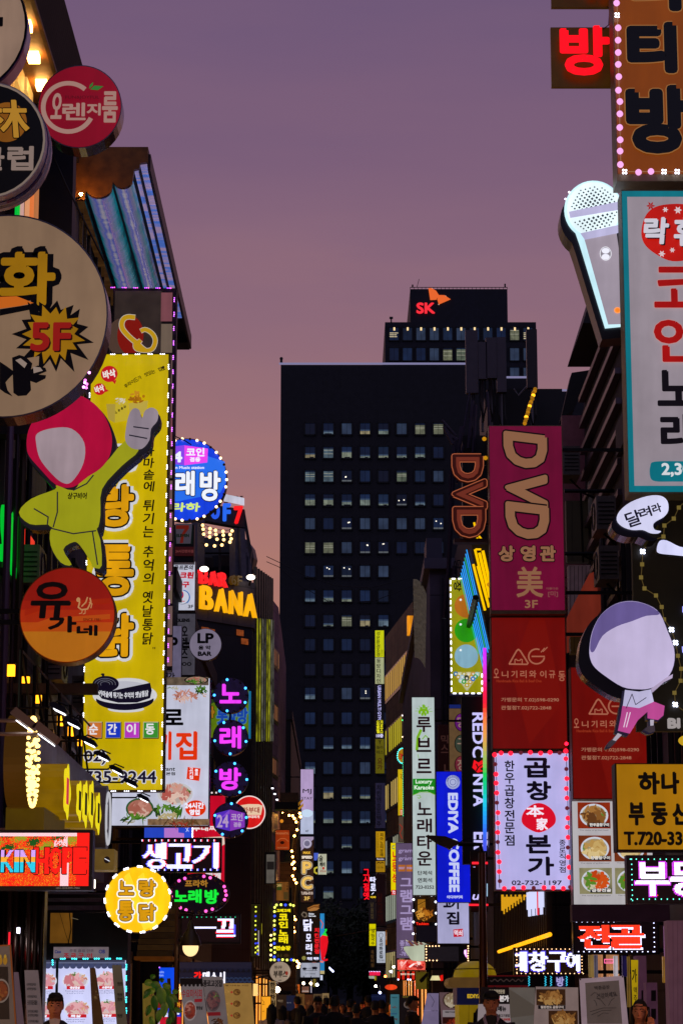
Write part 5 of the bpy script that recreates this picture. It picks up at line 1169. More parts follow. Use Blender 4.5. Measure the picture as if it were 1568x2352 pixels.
# ================================================================ signs on the right side
BEIGE=M('8a7456',0,.5,0,.2)
t=Thing('letter_board','gold board with one red neon letter at the upper right','sign',26.4,518,905,'I',side='R')
t.cab(190,285,846,906,.06,M('7a5214',.12,.35,.3,.25),'board');RN=G('ff0818',1.25)
t.txt('방',270,308,792,832,RN,34,d=.12);t.line([(730,305),(790,260),(800,80),(770,70)],10,BLK,'cable')
t=Thing('letter_board','gold board cut off by the top edge above the red letter','sign',26.4,512,76,'I',side='R')
t.cab(188,-520,836,76,.06,M('7a5214',.11,.35,.3,.25),'board');t.txt('래',270,-480,790,15,RN,30,d=.12)
t=Thing('tall_sign','huge dim orange sign with black rounded letters and pink bulbs along its edge','sign',25.6,1270,1890,'I',side='R')
OR_=LB('884006',.72,.22,.8)
t.cab(846,-700,1700,1890,.4,BEIGE);t.face(856,-690,1690,1815,OR_);bkp=M('08080e',.2,.35);ob=[(M('a8703c',.7),11)]
t.txt('파',1000,-420,1640,125,bkp,60,ol=ob);t.txt('티',975,232,1500,775,bkp,62,ol=ob);t.txt('방',965,892,1640,1615,bkp,62,ol=ob)
PK=G('ffb0f0',1.05,.5);PK2=M('e8ecff',5)
t.off+=.02
lb=[(876+40*i/13,28+129.5*i)for i in range(14)];t.bulbs([p for i,p in enumerate(lb)if i!=1],34,PK);bt=[(957+137*i,1790)for i in range(6)];t.bulbs(bt[1:3],34,PK);t.bulbs([(876,-100),(874,-230),(872,-360)],34,PK)
t.line([(874,-380),(876,28),(916,1712),(957,1790),(1650,1790)],6,M('c89a70',.5),'wire')
for x,y in[lb[1],bt[0],bt[3],bt[4],bt[5]]:t.bulbs([(x-14,y-14),(x+14,y-14),(x-14,y+14),(x+14,y+14)],11,PK2,'star_lamp')
# microphone
t=Thing('microphone_sign','glowing white and pale-blue microphone shaped light box','sign',26.2,560,1170,'J',side='R')
hd=[(435+218*math.cos(R(a)),265+218*math.sin(R(a)))for a in range(128,408,10)]
mic=hd+[(610,520),(720,1120),(520,1140),(330,520)]
o_=t.poly(mic,M('1c1826',0,.4),'case',.34,M('5a4630',0,.35,.4));o_.location.y+=.36;t.off=.01
t.poly([(435+(x-435)*.965,560+(y-560)*.972)for x,y in mic],LB('c8f0fa',1.1),'edge_glow')
t.poly([(438+194*math.cos(R(a)),267+194*math.sin(R(a)))for a in range(118,420,10)],LB('e8fbff',1.05),'grille')
t.poly([(370,484),(600,435),(690,1090),(540,1095)],LB('a498a6',.9,.15),'handle')
mb=MB();f=t.nxt();dk=M('56606e',.4)
for i in range(-9,10):
    for j in range(-9,10):
        u,v=i*34+(17 if j%2 else 0),j*19;x,y=440+u*.97+v*.2,268+v-u*.24
        rr=math.hypot(x-440,y-268)
        yb=y+.24*(x-440)
        if rr<172 and not(275<yb<322)and yb<425:
            k=max(.35,1-(rr/190)**2*.6);c=t.P(x,y,f);s_=t.k*scale_at(1350,480,26)[0]*12.5*k
            mb.add([(c.x-s_,t.Y-f,c.z),(c.x,t.Y-f,c.z-s_),(c.x+s_,t.Y-f,c.z),(c.x,t.Y-f,c.z+s_)],[(0,1,2,3)],dk)
t.fin(mb,'grille_mesh');bandm=LB('b8b4d8',1.0);t.poly([(258,285),(625,210),(640,268),(268,330)],bandm,'band');t.poly([(340,440),(620,378),(640,432),(372,486)],bandm,'band')
t.ell(522,585,42,50,M('e8e8f0',1));t.ell(522,585,37,45,M('9a94a0',.8));t.ell(522,565,28,20,M('f0f0ff',1));t.ell(522,608,28,20,M('f0f0ff',1));t.ell(607,992,25,22,M('ff9a50',1.1));t.ell(607,992,16,14,M('ff7a20',1.2))
for a in(200,215,335):t.bulbs([(435+212*math.cos(R(a)),265+212*math.sin(R(a)))],7,PK2)
# teal coin song sign
t=Thing('tall_sign','tall white sign in a teal border with a red blob and red coin words','sign',25.2,960,2300,'J',side='R')
t.cab(660,128,1262,2308,.36,BEIGE);TE=LB('0a7888',.8,.15);t.face(664,136,1258,2296,TE);WP=LB('a0949e',.8,.2,.9);t.face(702,178,1222,2252,WP)
rr_=M('c4180c',.85,.4,0,.2,0,2);t.poly(smooth([(778,445),(800,330),(860,260),(960,232),(1100,235),(1200,300),(1230,430),(1200,560),(1120,625),(1000,640),(900,600),(810,530)]),rr_)
def flower(x,y,r,m):
    for a in range(0,360,60):
        t.poly([(x,y),(x+r*.5*math.cos(R(a-25)),y+r*.5*math.sin(R(a-25))),(x+r*math.cos(R(a)),y+r*math.sin(R(a))),(x+r*.5*math.cos(R(a+25)),y+r*.5*math.sin(R(a+25)))],m);t.b()
    t.off+=.004
flower(845,243,34,M('b01818',.8));wf=M('e0d4d8',.9);flower(950,270,22,wf);flower(1040,273,30,wf);flower(925,587,26,wf);flower(1000,560,21,wf)
t.txt('락',800,340,980,535,M('1a1424',.3),12,sh=.1);t.txt('락',790,332,970,527,M('d0ccd8',.9),12,sh=.1);t.txt('휴',1015,340,1190,550,M('1a1424',.3),12);t.txt('휴',1005,332,1180,542,M('d0ccd8',.9),12)
rt_=M('a8100c',.85,.4,0,.15,0,3);ro=[(M('d0a0a0',.7),5)]
t.txt('코',862,690,1190,985,rt_,13,ol=ro);t.txt('인',862,1050,1190,1375,rt_,15,ol=ro);kb=M('1c1620',.3);t.txt('노',885,1432,1190,1692,kb,15);t.txt('래',908,1740,1190,2030,kb,15)
t.poly(smooth([(842,2110),(880,2078),(1100,2076),(1190,2078),(1215,2110),(1215,2190),(1190,2220),(1000,2222),(880,2220),(842,2190)]),TE);t.txt('2,300',915,2100,1190,2200,M('d8dce0',.9),6)
# speech bubble, dark board with bulb string, plain round-headed figure
t=Thing('sign_board','dark brown board carrying a wavy string of small square lamps','sign board',25.9,800,2100,'K',side='R')
t.cab(575,112,1240,2095,.1,M('2a2216',.12,.6,0,.3),'board');sp=[(990,170),(955,205),(912,298),(833,357),(825,450),(712,490),(650,575),(645,685),(636,795),(665,888),(762,948),(810,1045),(830,1150),(893,1235),(927,1345),(947,1457),(975,1567),(970,1668),(918,1770),(925,1868),(992,1920)]
t.line(sp,6,M('7a6434',.4),'wire');lit={5,6,13,14,19};t.off+=.015
for i,(x,y)in enumerate(sp[1:-1],1):
    if i in lit:t.bulbs([(x-11,y-9),(x+11,y-9),(x-9,y+11),(x+13,y+11)],10,M('dce4ff',6),'lit_lamp')
    else:t.b();t.face(x-17,y-17,x+17,y+17,M('9a8440',.45),'unlit_lamp')
t.txt('BI',855,1985,965,2075,M('a8a0a0',.8),12);t.txt('ER',990,1985,1130,2075,M('a8a0a0',.8),12);t.poly([(985,1040),(1060,1030),(1060,1110),(985,1090)],M('a0a0ff',1.3));t.poly([(980,1380),(1060,1370),(1060,1440),(985,1430)],M('a0a0ff',1.3));t.ell(1040,2175,90,50,M('c8a020',.9))
t=Thing('speech_bubble_sign','white glowing speech-bubble light box with slanted black writing','sign',25.0,640,425,'K',side='R')
bub=smooth([(430,310),(455,235),(550,158),(690,108),(800,105),(858,150),(866,230),(828,285),(765,320),(738,352),(752,392),(805,405),(775,425),(715,422),(650,395),(560,395),(475,365)],3)
o_=t.poly(grow(bub,1.05),M('141024',0,.3),'case',.34,M('1a1420',0,.25,.6));o_.location.y+=.36;t.off=.01;t.poly(bub,LB('d4d4f4',1.0),'bubble_face');ik=M('14103a',.3)
t.txt('달',505,235,635,365,ik,4,rot=-18);t.txt('려',615,205,720,295,ik,4,rot=-18);t.txt('라',725,175,805,255,ik,4,rot=-18)
t.poly(smooth([(768,560),(790,490),(850,482),(960,535),(1060,555),(1060,615),(900,605),(790,592)],3),LB('cfd0f4',1.0),'white_stroke',.1,BLK)
t=Thing('figure_sign','round-headed plain faceless figure light box with lilac cap and pink trousers','sign',24.6,560,2070,'K',side='R')
head=smooth([(200,1400),(225,1250),(300,1110),(420,1020),(560,995),(700,1030),(795,1100),(860,1250),(915,1400),(910,1540),(850,1650),(720,1730),(600,1740),(480,1720),(350,1640),(250,1560),(210,1490)],3)
o_=t.poly(grow(head,1.05),M('100c1c',0,.3),'head_case',.3,M('1c1830',0,.2,.7));o_.location.y+=.32;o_.location.x-=.06;o_.location.z-=.04;t.off=.012
t.poly(grow(head,1.015),M('28244a',.4),'head_outline');t.poly(head,LB('c0b4d8',.95,.12),'head_panel')
t.poly(smooth([(205,1400),(228,1250),(300,1112),(420,1022),(560,998),(700,1032),(795,1105),(680,1120),(560,1165),(430,1210),(310,1290),(240,1420)],3),LB('6a5c98',.85),'cap_panel')
bo=M('2c2848',.35)
for nm,p,c in(('torso_panel',[(500,1745),(620,1760),(720,1740),(745,1850),(640,1900),(480,1895)],'c0bce0'),('arm_panel',[(720,1735),(850,1640),(905,1612),(900,1645),(830,1680),(730,1770)],'b0a0c0'),('trouser_panel',[(478,1880),(620,1900),(745,1845),(835,1880),(825,1960),(780,2000),(690,1985),(690,1930),(610,2000),(540,2115),(440,2090),(465,1970)],'b84890'),('leg_panel',[(440,2110),(475,2125),(420,2180),(385,2180)],'b0a8b8'),('leg_panel',[(712,1998),(745,1998),(740,2060),(715,2065)],'b0a8b8'),('shoe_panel',[(385,2165),(430,2180),(385,2225),(345,2232),(355,2205)],'3a3038'),('shoe_panel',[(695,2050),(750,2045),(755,2095),(710,2110),(660,2085)],'3a3038')):
    o_=t.poly(grow(p,1.08),bo,nm+'_case',.12,M('141022',0,.3));o_.location.y+=.135;t.off+=.004;t.poly(p,LB(c,.9),nm)
t.line([(510,1900),(560,1780),(590,1870),(680,1810)],6,bo,'seam');t.line([(520,1935),(490,2060)],8,M('e8d0e8',.9),'stripe');t.line([(545,1935),(512,2060)],8,M('e8d0e8',.9),'stripe')
# movie-room sign, neon letters, red rice-ball signs
t=Thing('tall_sign','dim magenta upright sign with big tan sideways letters','sign',36,740,2160,'P',side='R')
t.cab(466,780,1012,2168,.32,BEIGE);t.face(472,786,1006,2140,LB('740a34',.7,.18));tan=M('9a6a4c',.72);oo=[(M('1c0812',.2),12)]
t.txt('D',568,838,888,1095,tan,24,ol=oo,rot=90,sh=.12);t.txt('V',578,1128,892,1385,tan,24,ol=oo,rot=90,sh=.12);t.txt('D',582,1358,902,1618,tan,24,ol=oo,rot=90,sh=.12)
t.txt('상',530,1668,650,1785,tan,9,ol=[(oo[0][0],7)]);t.txt('영',690,1668,802,1785,tan,9,ol=[(oo[0][0],7)]);t.txt('관',832,1668,950,1785,tan,9,ol=[(oo[0][0],7)])
t.txt('美',660,1825,856,2050,tan,7);t.txt('3F',722,2070,818,2130,tan,3);t.txt('아름다운',878,1978,968,1995,M('8a4a4a',.7),1);t.txt('[미]',892,2005,965,2050,M('8a4a4a',.7),2)
t=Thing('neon_letter_sign','rust coloured channel letters with unlit neon outlines, left of the magenta sign','sign',36.6,320,1640,'P')
RU=M('7a3020',.5,.5,0,.2);NE=[(M('c86a44',.6),7)]
for a,b,x0,x1,ch in((1000,1200,190,415,'D'),(1185,1405,190,442,'V'),(1390,1612,195,432,'D')):
    t.txt(ch,x0-12,a-10,x1+10,b+12,M('3a140e',0),26,rot=90,d=.0,name='letter_tray');t.txt(ch,x0,a,x1,b,M('4a160e',.4),20,ol=NE,rot=90,d=.06,name='letter');t.txt(ch,x0+28,a+22,x1-26,b-20,M('8a3a28',.55),3,rot=90,d=.07,name='letter_inset')
t.cab(205,1612,455,1640,.2,M('3a2018',0,.5),'tray',False);
for y in(1060,1500):t.cab(415,y,500,y+12,.05,IRON,'bracket',False)
CLQ=M('3a1408',.3)
def rice(lab,Y,ox,oy,Yl):
    t=Thing('box_sign',lab,'sign',Y,360+ox,868+oy,'L',side='R')
    t.cab(62+ox,-172+oy,652+ox,870+oy,.32,M('6a4a38',0,.45,.3));t.face(68+ox,-166+oy,646+ox,862+oy,LB('760c06',.72,.18,1.3));ln=M('b06850',.8)
    t.poly([(220+ox,250+oy),(360+ox,-150+oy),(480+ox,-150+oy),(620+ox,500+oy),(360+ox,830+oy)],M('7e1008',.72))
    t.line([(200+ox,198+oy),(258+ox,95+oy),(272+ox,82+oy),(288+ox,95+oy),(348+ox,190+oy),(340+ox,200+oy)],12,ln,closed=True);t.line([(245+ox,198+oy),(245+ox,162+oy),(258+ox,160+oy),(262+ox,170+oy),(286+ox,170+oy),(290+ox,160+oy),(302+ox,162+oy),(302+ox,198+oy)],8,ln)
    t.line([(415+62*math.cos(R(a))+ox,138+58*math.sin(R(a))+oy)for a in range(10,300,14)],12,ln);t.line([(378+ox,138+oy),(478+ox,138+oy)],11,ln);t.line([(465+ox,100+oy),(500+ox,66+oy)],8,ln);t.line([(450+ox,105+oy),(478+ox,72+oy)],8,ln)
    for ch,x0,x1,y0,y1 in(('오',78,118,235,310),('니',140,192,255,308),('기',215,262,252,308),('리',285,335,250,310),('와',355,412,250,308),('이',440,490,252,310),('규',510,560,252,312),('동',585,638,255,335)):
        t.txt(ch,x0+ox,y0+oy,x1+ox,y1+oy,ln,2);t.b()
    t.off+=.005;t.txt('Handmade Rice Ball & Beef Ove',98+ox,323+oy,452+ox,345+oy,M('a83a20',.7),.8);t.txt('가맹문의 T.02)598-0290',135+ox,465+oy,588+ox,503+oy,M('b47a60',.8),.7);t.txt('관철점T.02)722-2848',135+ox,528+oy,528+ox,566+oy,M('b47a60',.8),.7)
rice('dim red sign with a rice-ball triangle mark, directly under the magenta sign',36.2,0,0,36)
rice('dim red rice-ball sign partly covered by the pale round-headed figure',33.5,628,392,33)
# tripe restaurant sign with red bulbs
t=Thing('box_sign','lilac-white lit sign with black brush words, a red disc and red bulbs all round','sign',35.5,385,1985,'L',side='R')
t.cab(84,884,682,1980,.32,M('7a6a80',0,.4,.3));t.face(92,900,676,1968,LB('b4b0e6',.98,.1));dk_=M('15122c',.3)
t.vtxt('한우곱창전문점',203,950,1632,78,dk_,3)
for ch,x0,y0,x1,y1 in(('곱',315,935,522,1092),('창',335,1118,530,1272),('본',330,1542,526,1688),('가',345,1712,552,1862)):t.txt(ch,x0,y0,x1,y1,dk_,10)
t.poly(smooth([(432+(134+6*math.sin(a*3))*math.cos(a),1406+(111+5*math.cos(a*4))*math.sin(a))for a in[6.2832*i/20 for i in range(20)]],2),M('d80c28',.95));t.txt('本',332,1310,472,1400,M('f0e4f4',1),5);t.txt('家',412,1408,502,1505,M('f0e4f4',1),5);t.vtxt('종로직영점',616,1578,1842,50,dk_,1.5);t.txt('02-732-1197',218,1900,612,1937,dk_,2)
RB_=G('ff1830',2.2,.5);ROFF=M('8a3040',.45)
t.line([(95,900),(125,1955)],5,BLK,'wire');t.line([(648,895),(680,1950)],5,BLK,'wire');t.off+=.02
t.bulbs([(88,914),(140,896),(215,898),(370,896),(447,897),(520,897),(648,882)],19,RB_);t.bulbs([(292,895),(598,895),(92,982),(107,1290),(113,1598),(124,1905),(648,1020),(656,1330),(664,1638),(390,1958),(678,1952)],17,ROFF,'unlit_bulb')
t.bulbs([(98,1060),(102,1136),(105,1212),(109,1367),(111,1444),(112,1520),(116,1676),(119,1752),(122,1830),(646,945),(650,1098),(652,1176),(655,1252),(658,1408),(660,1484),(662,1562),(668,1716),(672,1796),(674,1872),(160,1958),(238,1958),(314,1958),(470,1958),(548,1958),(625,1958)],19,RB_)
t.bulbs([(652,822)],14,G('ff1028',8,.5))
# menu light box
t=Thing('menu_light_box','white light box showing a grid of food dish photographs with captions','menu board',34.6,990,2085,'L',side='R')
t.cab(694,1190,1330,2130,.32,M('5a5058',0,.4,.3));t.face(700,1200,1324,2122,LB('b4b0b4',.95,.12))
NOOD=[M('c8a868',.9),M('b89050',.9),M('d8c088',.9)];TRIPE=[M('8a5a2a',.85),M('a8743a',.85),M('6a4020',.8)];CARR=[M('d05018',.9),M('c04010',.9),M('5a8a28',.85),M('c8c0a0',.9)];GG=[M('3a6a1c',.85),M('5a8a30',.85)]
for c_,(x0,x1)in enumerate(((738,994),(1018,1275))):
    for r_,(y0,y1,bgc,cols,cap_)in enumerate(((1285,1490,'8a2a10',TRIPE,'한우곱창구이'),(1545,1750,'7a3418',NOOD,'양곱창구이'),(1800,2005,'8a8460',CARR,'곱창전골'))):
        dx=r_*7;t.face(x0+dx,y0,x1+dx,y1,M(bgc,.85,.5,0,.3,0,6),'food_picture');cx=(x0+x1)/2+dx;cy=(y0+y1)/2
        t.food(cx,cy,112,92,(M('c8ccd8',.95),M('a89878',.85)),cols,r_*3+c_,60,bl=.24);t.food(cx+(80 if r_!=1 else-78),cy-10,30,45,None,GG,r_+9,14)
        t.poly([(x0+dx+85,y1-45),(x1+dx-5,y1-45),(x1+dx-5,y1-10),(x0+dx+85,y1-10)],M('141228',.4));t.txt(cap_,x0+dx+92,y1-41,x1+dx-12,y1-14,M('e0dcd8',.9),2);t.txt('The taste of grilled beef',x0+dx+12,y1+10,x0+dx+240,y1+22,M('77737a',.6),.2)
t.txt('TRIPE',900,1215,1000,1217,LB('b4b0b4',.95),0)if False else None
# estate agent
t=Thing('box_sign','mustard yellow sign with heavy black estate agent lettering and telephone number','sign',27.2,1300,1665,'L',side='R')
t.cab(1036,978,1720,1668,.32,M('2a1c10',0,.5));t.face(1050,986,1715,1655,LB('a87208',.85,.14));bk2=M('120a0c',.2)
for ch,x0,y0,x1,y1 in(('하',1212,1045,1382,1225),('나',1392,1045,1535,1222),('부',1135,1285,1262,1468),('동',1312,1285,1442,1468),('산',1478,1285,1612,1465)):t.txt(ch,x0,y0,x1,y1,bk2,13)
t.txt('T.720-3300',1098,1515,1690,1625,bk2,9)
# dot displays on the right
t=Thing('dot_matrix_display','dot display with magenta-white letters and green border lamps at the right edge','display',26.8,1330,445,'M',side='R')
t.cab(1200,128,1660,446,.2,M('100a14',0,.4))
def f4(u,v):
    idx=np.full(u.shape,2)
    for ch,a,b in(('부',.12,.58),('동',.63,1.12)):
        e=in_text(ch,(a-.01,.12,b+.01,.88),.035)(u,v);i_=in_text(ch,(a,.14,b,.86),.022)(u,v);idx[e]=1;idx[i_]=0
    k=np.arange(u.shape[1])%5;j=np.arange(u.shape[0])%4;idx[1,k==1]=3;idx[-2,k==1]=3;idx[j==1,2]=3
    idx[-4,19]=4;idx[-5,23]=4
    return idx,[M('f4e0ff',2.4),M('d040e8',1.6),M('241018',.4),M('58e8c8',3),M('ff3020',2)]
t.led(1214,142,1652,428,56,34,f4)
t=Thing('dot_matrix_display','dot display with red letters shadowed in white dots, under the menu light box','display',33.4,1130,778,'M',side='R')
t.cab(850,545,1412,776,.2,M('0e0a12',0,.4))
def f5(u,v):
    idx=np.full(u.shape,2)
    for ch,a,b in(('전',.06,.4),('골',.42,.82)):
        e=in_text(ch,(a,.13,b,.87),.03)(u+.006,v);w_=in_text(ch,(a+.012,.17,b+.012,.9),.024)(u,v);i_=in_text(ch,(a,.13,b,.84),.026)(u,v);idx[w_]=1;idx[i_]=0
    k=np.arange(u.shape[1])%4;j=np.arange(u.shape[0])%4;idx[0,k==1]=3;idx[-1,k==2]=3;idx[j==1,-3]=3
    idx[0,30:]=2
    return idx,[M('ff3a20',1.7),M('e0dcff',2.3),M('1e0e16',.4),M('d0d4ff',3)]
t.led(862,560,1400,762,62,26,f5)
t=Thing('dot_matrix_display','dot display with white dotted letters and amber border lamps, beside the yellow tube','display',34.9,695,912,'M',side='R')
t.cab(464,730,926,912,.2,M('140e0c',0,.4))
def f6(u,v):
    idx=np.full(u.shape,2)
    for ch,a,b in(('대',-.04,.165),('창',.21,.46),('구',.49,.75),('이',.76,.93)):
        e=in_text(ch,(a-.008,.1,b+.008,.92),.02)(u,v);i_=in_text(ch,(a,.13,b,.88),.02)(u,v);idx[e]=1;idx[i_]=0
    k=np.arange(u.shape[1])%4;j=np.arange(u.shape[0])%3;idx[0,k==1]=3;idx[-1,k==1]=3;idx[j==1,1]=3;idx[j==1,-2]=3
    return idx,[M('e0e0ff',2.2),M('5a48f0',1.4),M('3a2214',.35),M('ffc890',3)]
t.led(472,738,918,904,62,24,f6)
# upright signs farther down the right
t=Thing('tall_sign','black upright sign with white sideways letters and a red cube mark','sign',47.2,1150,2450,'N',side='R')
t.cab(1030,1455,1262,3300,.3,M('08080e',0,.4));wl=M('c8c4ff',1.0)
t.txt('RED',1142,1628,1268,1975,wl,7,rot=90);t.txt('C',1142,2000,1268,2125,wl,7,rot=90);t.poly([(1140,2235),(1160,2150),(1210,2180),(1250,2150),(1268,2220),(1225,2250),(1262,2275),(1200,2292)],M('f01020',1.0));t.line([(1185,2195),(1205,2235),(1185,2270)],14,M('20060a',.4));t.line([(1205,2235),(1250,2200)],10,M('20060a',.4))
t.fr='O';t.txt('NTA',1008,112,1108,402,wl,6,rot=90);t.txt('ER',1012,632,1136,790,wl,6,rot=90)
t=Thing('rainbow_tube','upright light tube shading from magenta through red, green and blue','light tube',46.8,1110,1962,side='R')
cols=['d030ff','d838f0','e030a0','f01850','f02030','f07840','e89848','c8a850','90b860','20c850','10c890','20c8e0','20a0f0','3070f0','4458e8','4a50e0']
mb=MB();n=48
for i in range(n):
    f=i/n*(len(cols)-1);k=int(f);ca,cb=lin(cols[k]),lin(cols[min(k+1,len(cols)-1)]);q=f-k
    c=[ca[j]*(1-q)+cb[j]*q for j in range(3)];hx=''.join('%02x'%int(255*(12.92*x if x<.0031 else 1.055*x**(1/2.4)-.055))for x in c)
    y0,y1=1488+474*i/n,1488+474*(i+1)/n;a,b=t.P(1108.5,y0),t.P(1117,y1)
    mb.box((a.x,t.Y,b.z),(b.x,t.Y+.06,a.z),M(hx,1.1,.4,0,0,0,6,True))
t.fin(mb,'lit_segments');mb=MB();a,b=t.P(1117.5,1486),t.P(1122,1964);mb.box((a.x,t.Y-.02,b.z),(b.x,t.Y+.2,a.z),M('4a4250',0,.4,.4));t.fin(mb,'housing')
t=Thing('tall_sign','deep blue upright coffee sign with white sideways letters and round seal','sign',56,838,1265,'O',side='R')
t.cab(680,86,996,1264,.32,M('0a1050',0,.4));t.face(684,90,992,1260,LB('0a18d0',.92,.2,1.4));wq_=M('c4ccf4',.98)
t.ell(827,183,63,63,M('a0a8d8',.9));t.ell(827,183,46,46,M('5a64a8',.8));t.ell(827,183,42,42,M('b0b8e0',.9));t.line([(827+26*math.cos(R(a)),183+26*math.sin(R(a)))for a in range(0,360,30)],5,M('5a64a8',.8),closed=True)
for i,ch in enumerate('EDIYA ESPRESSO'):
    if ch!=' ':a=R(-170+i*12.3);t.txt(ch,827+54*math.cos(a)-4,183+54*math.sin(a)-5,827+54*math.cos(a)+4,183+54*math.sin(a)+5,M('1c2470',.5),.4);t.b()
t.off+=.006;t.txt('EDIYA',783,280,873,645,wq_,9,rot=90);t.txt('COFFEE',790,690,884,1170,wq_,9,rot=90);t.txt('이디야커피',772,1200,912,1230,wq_,2)
t=Thing('box_sign','white lit sign with big black letter and red stamp, under deep blue sign','sign',57.5,830,1635,'O',side='R')
t.cab(686,1240,974,1634,.3,M('5a5468',0,.4));t.face(690,1244,970,1630,LB('aaa8d0',.95));t.txt('고기',740,1200,880,1325,dk_,8);t.txt('집',770,1345,884,1462,dk_,7);t.poly([(830,1506),(916,1498),(920,1568),(834,1574)],M('c8142c',.9));t.txt('먹쇠',838,1510,912,1564,M('e8d8e8',.95),3)
t=Thing('tall_sign','very tall white lit song-town sign with maroon letters, green pineapple top and green band','sign',60,972,2056,side='R')
t.cab(946,1600,999,2057,.32,M('5a605c',0,.4));t.face(947,1602,998.2,2055.5,LB('b4c2c2',.95,.12));t.fr='N';gn=M('7ab418',.9);mr_=M('3a0c1e',.3)
for x,y,a,b in((605,1560,14,24),(578,1590,16,26),(632,1590,16,26),(605,1612,18,30),(560,1622,14,24),(648,1622,14,24),(590,1645,14,20),(622,1645,14,20)):t.ell(x,y,a,b,gn);t.off-=.003
t.off+=.006
for a in range(-165,-10,22):t.line([(605+62*math.cos(R(a)),1625+55*math.sin(R(a))),(605+98*math.cos(R(a)),1635+95*math.sin(R(a)))],5,gn);t.off-=.003
t.off+=.006;t.line([(575,1820),(540,1900),(530,2040)],30,gn);t.line([(590,1920),(625,1880),(665,1920)],10,gn);t.line([(540,2090),(550,2130)],6,gn)
t.txt('루',524,1678,688,1845,mr_,7);t.txt('브',524,1908,688,2066,mr_,7);t.txt('르',524,2138,690,2300,mr_,7)
t.fr='O';t.poly([(467,152),(668,152),(668,300),(600,268),(530,270),(467,305)],LB('1c8a1c',.9));t.txt('Luxury',492,162,640,208,M('e0f0e0',1),2);t.txt('Karaoke',480,214,656,252,M('e0f0e0',1),2);t.line([(467,300),(540,272),(620,275),(668,295)],5,gn);t.line([(500,300),(530,300),(540,320),(520,330),(512,318)],5,gn)
for ch,a,b in(('노',365,482),('래',512,638),('타',658,788),('운',805,935)):t.txt(ch,505,a,638,b,mr_,5)
t.txt('단체석',510,980,638,1020,M('3a3438',.3),1.5);t.txt('연회석',510,1045,638,1086,M('3a3438',.3),1.5);t.txt('723-0252',493,1112,656,1142,M('3a3438',.3),1.5)
t=Thing('tall_sign','dusky purple upright meat sign with pale lettering and orange tabs','sign',63,395,1768,'O',side='R')
t.cab(318,728,475,1766,.3,M('3a3040',0,.5));t.face(321,732,473,1762,LB('62506e',.85,.15));pl=M('a896c4',.9)
t.txt('gram',340,790,466,825,pl,1.2);t.txt('x',400,838,410,850,pl);t.txt('gram',340,860,466,895,pl,1.2)
for x0,tx in((338,'BEEF'),(408,'PORK')):t.face(x0,925,x0+62,985,LB('b86a28',.9));t.txt(tx,x0+6,945,x0+56,965,pl,1);t.off-=.008
t.off+=.01
for ch,a,b in(('그',1045,1118),('램',1148,1262),('그',1290,1366),('램',1395,1512)):t.txt(ch,355,a,460,b,pl,5)
t.txt('종로',350,1605,440,1655,pl,2);t.txt('723',360,1662,420,1695,pl,1);t.txt('-7892',350,1705,450,1742,pl,1.5)
t=Thing('tall_sign','yellow upright billiard sign with orange, green and pale blue balls, white dashed lights','sign',49.55,1070,1595,'N',side='R')
t.fr='N';t.cab(895,140,1252,1418,.3,M('4a4410',0,.5));t.face(899,146,1248,1412,LB('9c9804',.85,.2,1.2));t.txt('당구장',935,-60,1020,290,INK,4,rot=90)
for cy,c,c2 in((450,'b86a10','d8923a'),(722,'2a9a08','5ac030'),(1006,'88b4c8','b8d8e8')):t.ell(1075,cy,130,130,LB(c,.85,.2,2));t.ell(1060,cy-15,90,88,LB(c2,.55))if False else None;t.ell(1012,cy-68,13,13,M('e8f0f0',1))
t.poly([(930,1180),(1235,1180),(1090,1385),(1075,1385)],M('b8b890',.85));t.poly([(955,1192),(1215,1192),(1088,1362),(1078,1362)],M('d0d0b0',.9))
for(x,y),c in zip([(958,1200),(1000,1205),(1050,1200),(1100,1205),(1150,1200),(1195,1205),(985,1235),(1030,1235),(1078,1240),(1130,1235),(1175,1230),(1015,1275),(1048,1285),(1080,1250),(1118,1290),(1148,1255),(1082,1325)],['1a70a8','c8c8a0','b0a030','d8c8a0','c89030','a8d0c8','b89a20','a8c8d0','20302a','c8a020','20a068','a8d0d8','18a028','404838','c0a030','2070c8','b8a018']):t.ell(x,y,26,26,M(c,.85));t.ell(x,y,11,12,M('e0e0d0',.9));t.off-=.007
t.off+=.01;WD=M('f0f0ff',3)
def dashes(t,x0,y0,x1,y1,n,w_,m=None):
    for i in range(n):
        f0,f1_=(i+.25)/n,(i+.75)/n;t.line([(x0+(x1-x0)*f0,y0+(y1-y0)*f0),(x0+(x1-x0)*f1_,y0+(y1-y0)*f1_)],w_,m or WD,'dash_light');t.b()
    t.off+=.004
dashes(t,898,150,1252,146,5,14);dashes(t,900,150,912,1410,17,14);dashes(t,912,1416,1250,1416,5,14);dashes(t,1248,1180,1250,1410,3,14)
t=Thing('tall_sign','tan upright sign with dark purple circles between the yellow billiard and black signs','sign',62,970,2300,'N',side='R')
t.fr='N';t.cab(885,1535,1040,2300,.3,M('2a2018',0,.5));t.face(888,1540,1036,1580,M('1a2a78',.6));t.face(888,1584,1036,2296,M('6a5034',.7,.5,0,.15))
for cy,c,ch in((1735,'6a1a7a','당'),(1972,'3a4438','구'),(2205,'7a2a3a','장')):t.ell(1020,cy,76,100,INK);t.ell(1022,cy,70,94,M(c,.7,.4,0,.2));t.txt(ch,975,cy-60,1075,cy+60,M('a88a78',.6),3)
t=Thing('tall_sign','dark maroon unlit upright sign left of the circle sign','sign',65,825,2320,'N',side='R')
t.fr='N';t.cab(768,1760,885,2330,.3,M('2a0c0c',.2,.5));t.vtxt('믹스',835,1870,2080,80,M('4a2c28',.5),3);t.txt('L',830,2200,880,2280,M('4a2c28',.5),5)
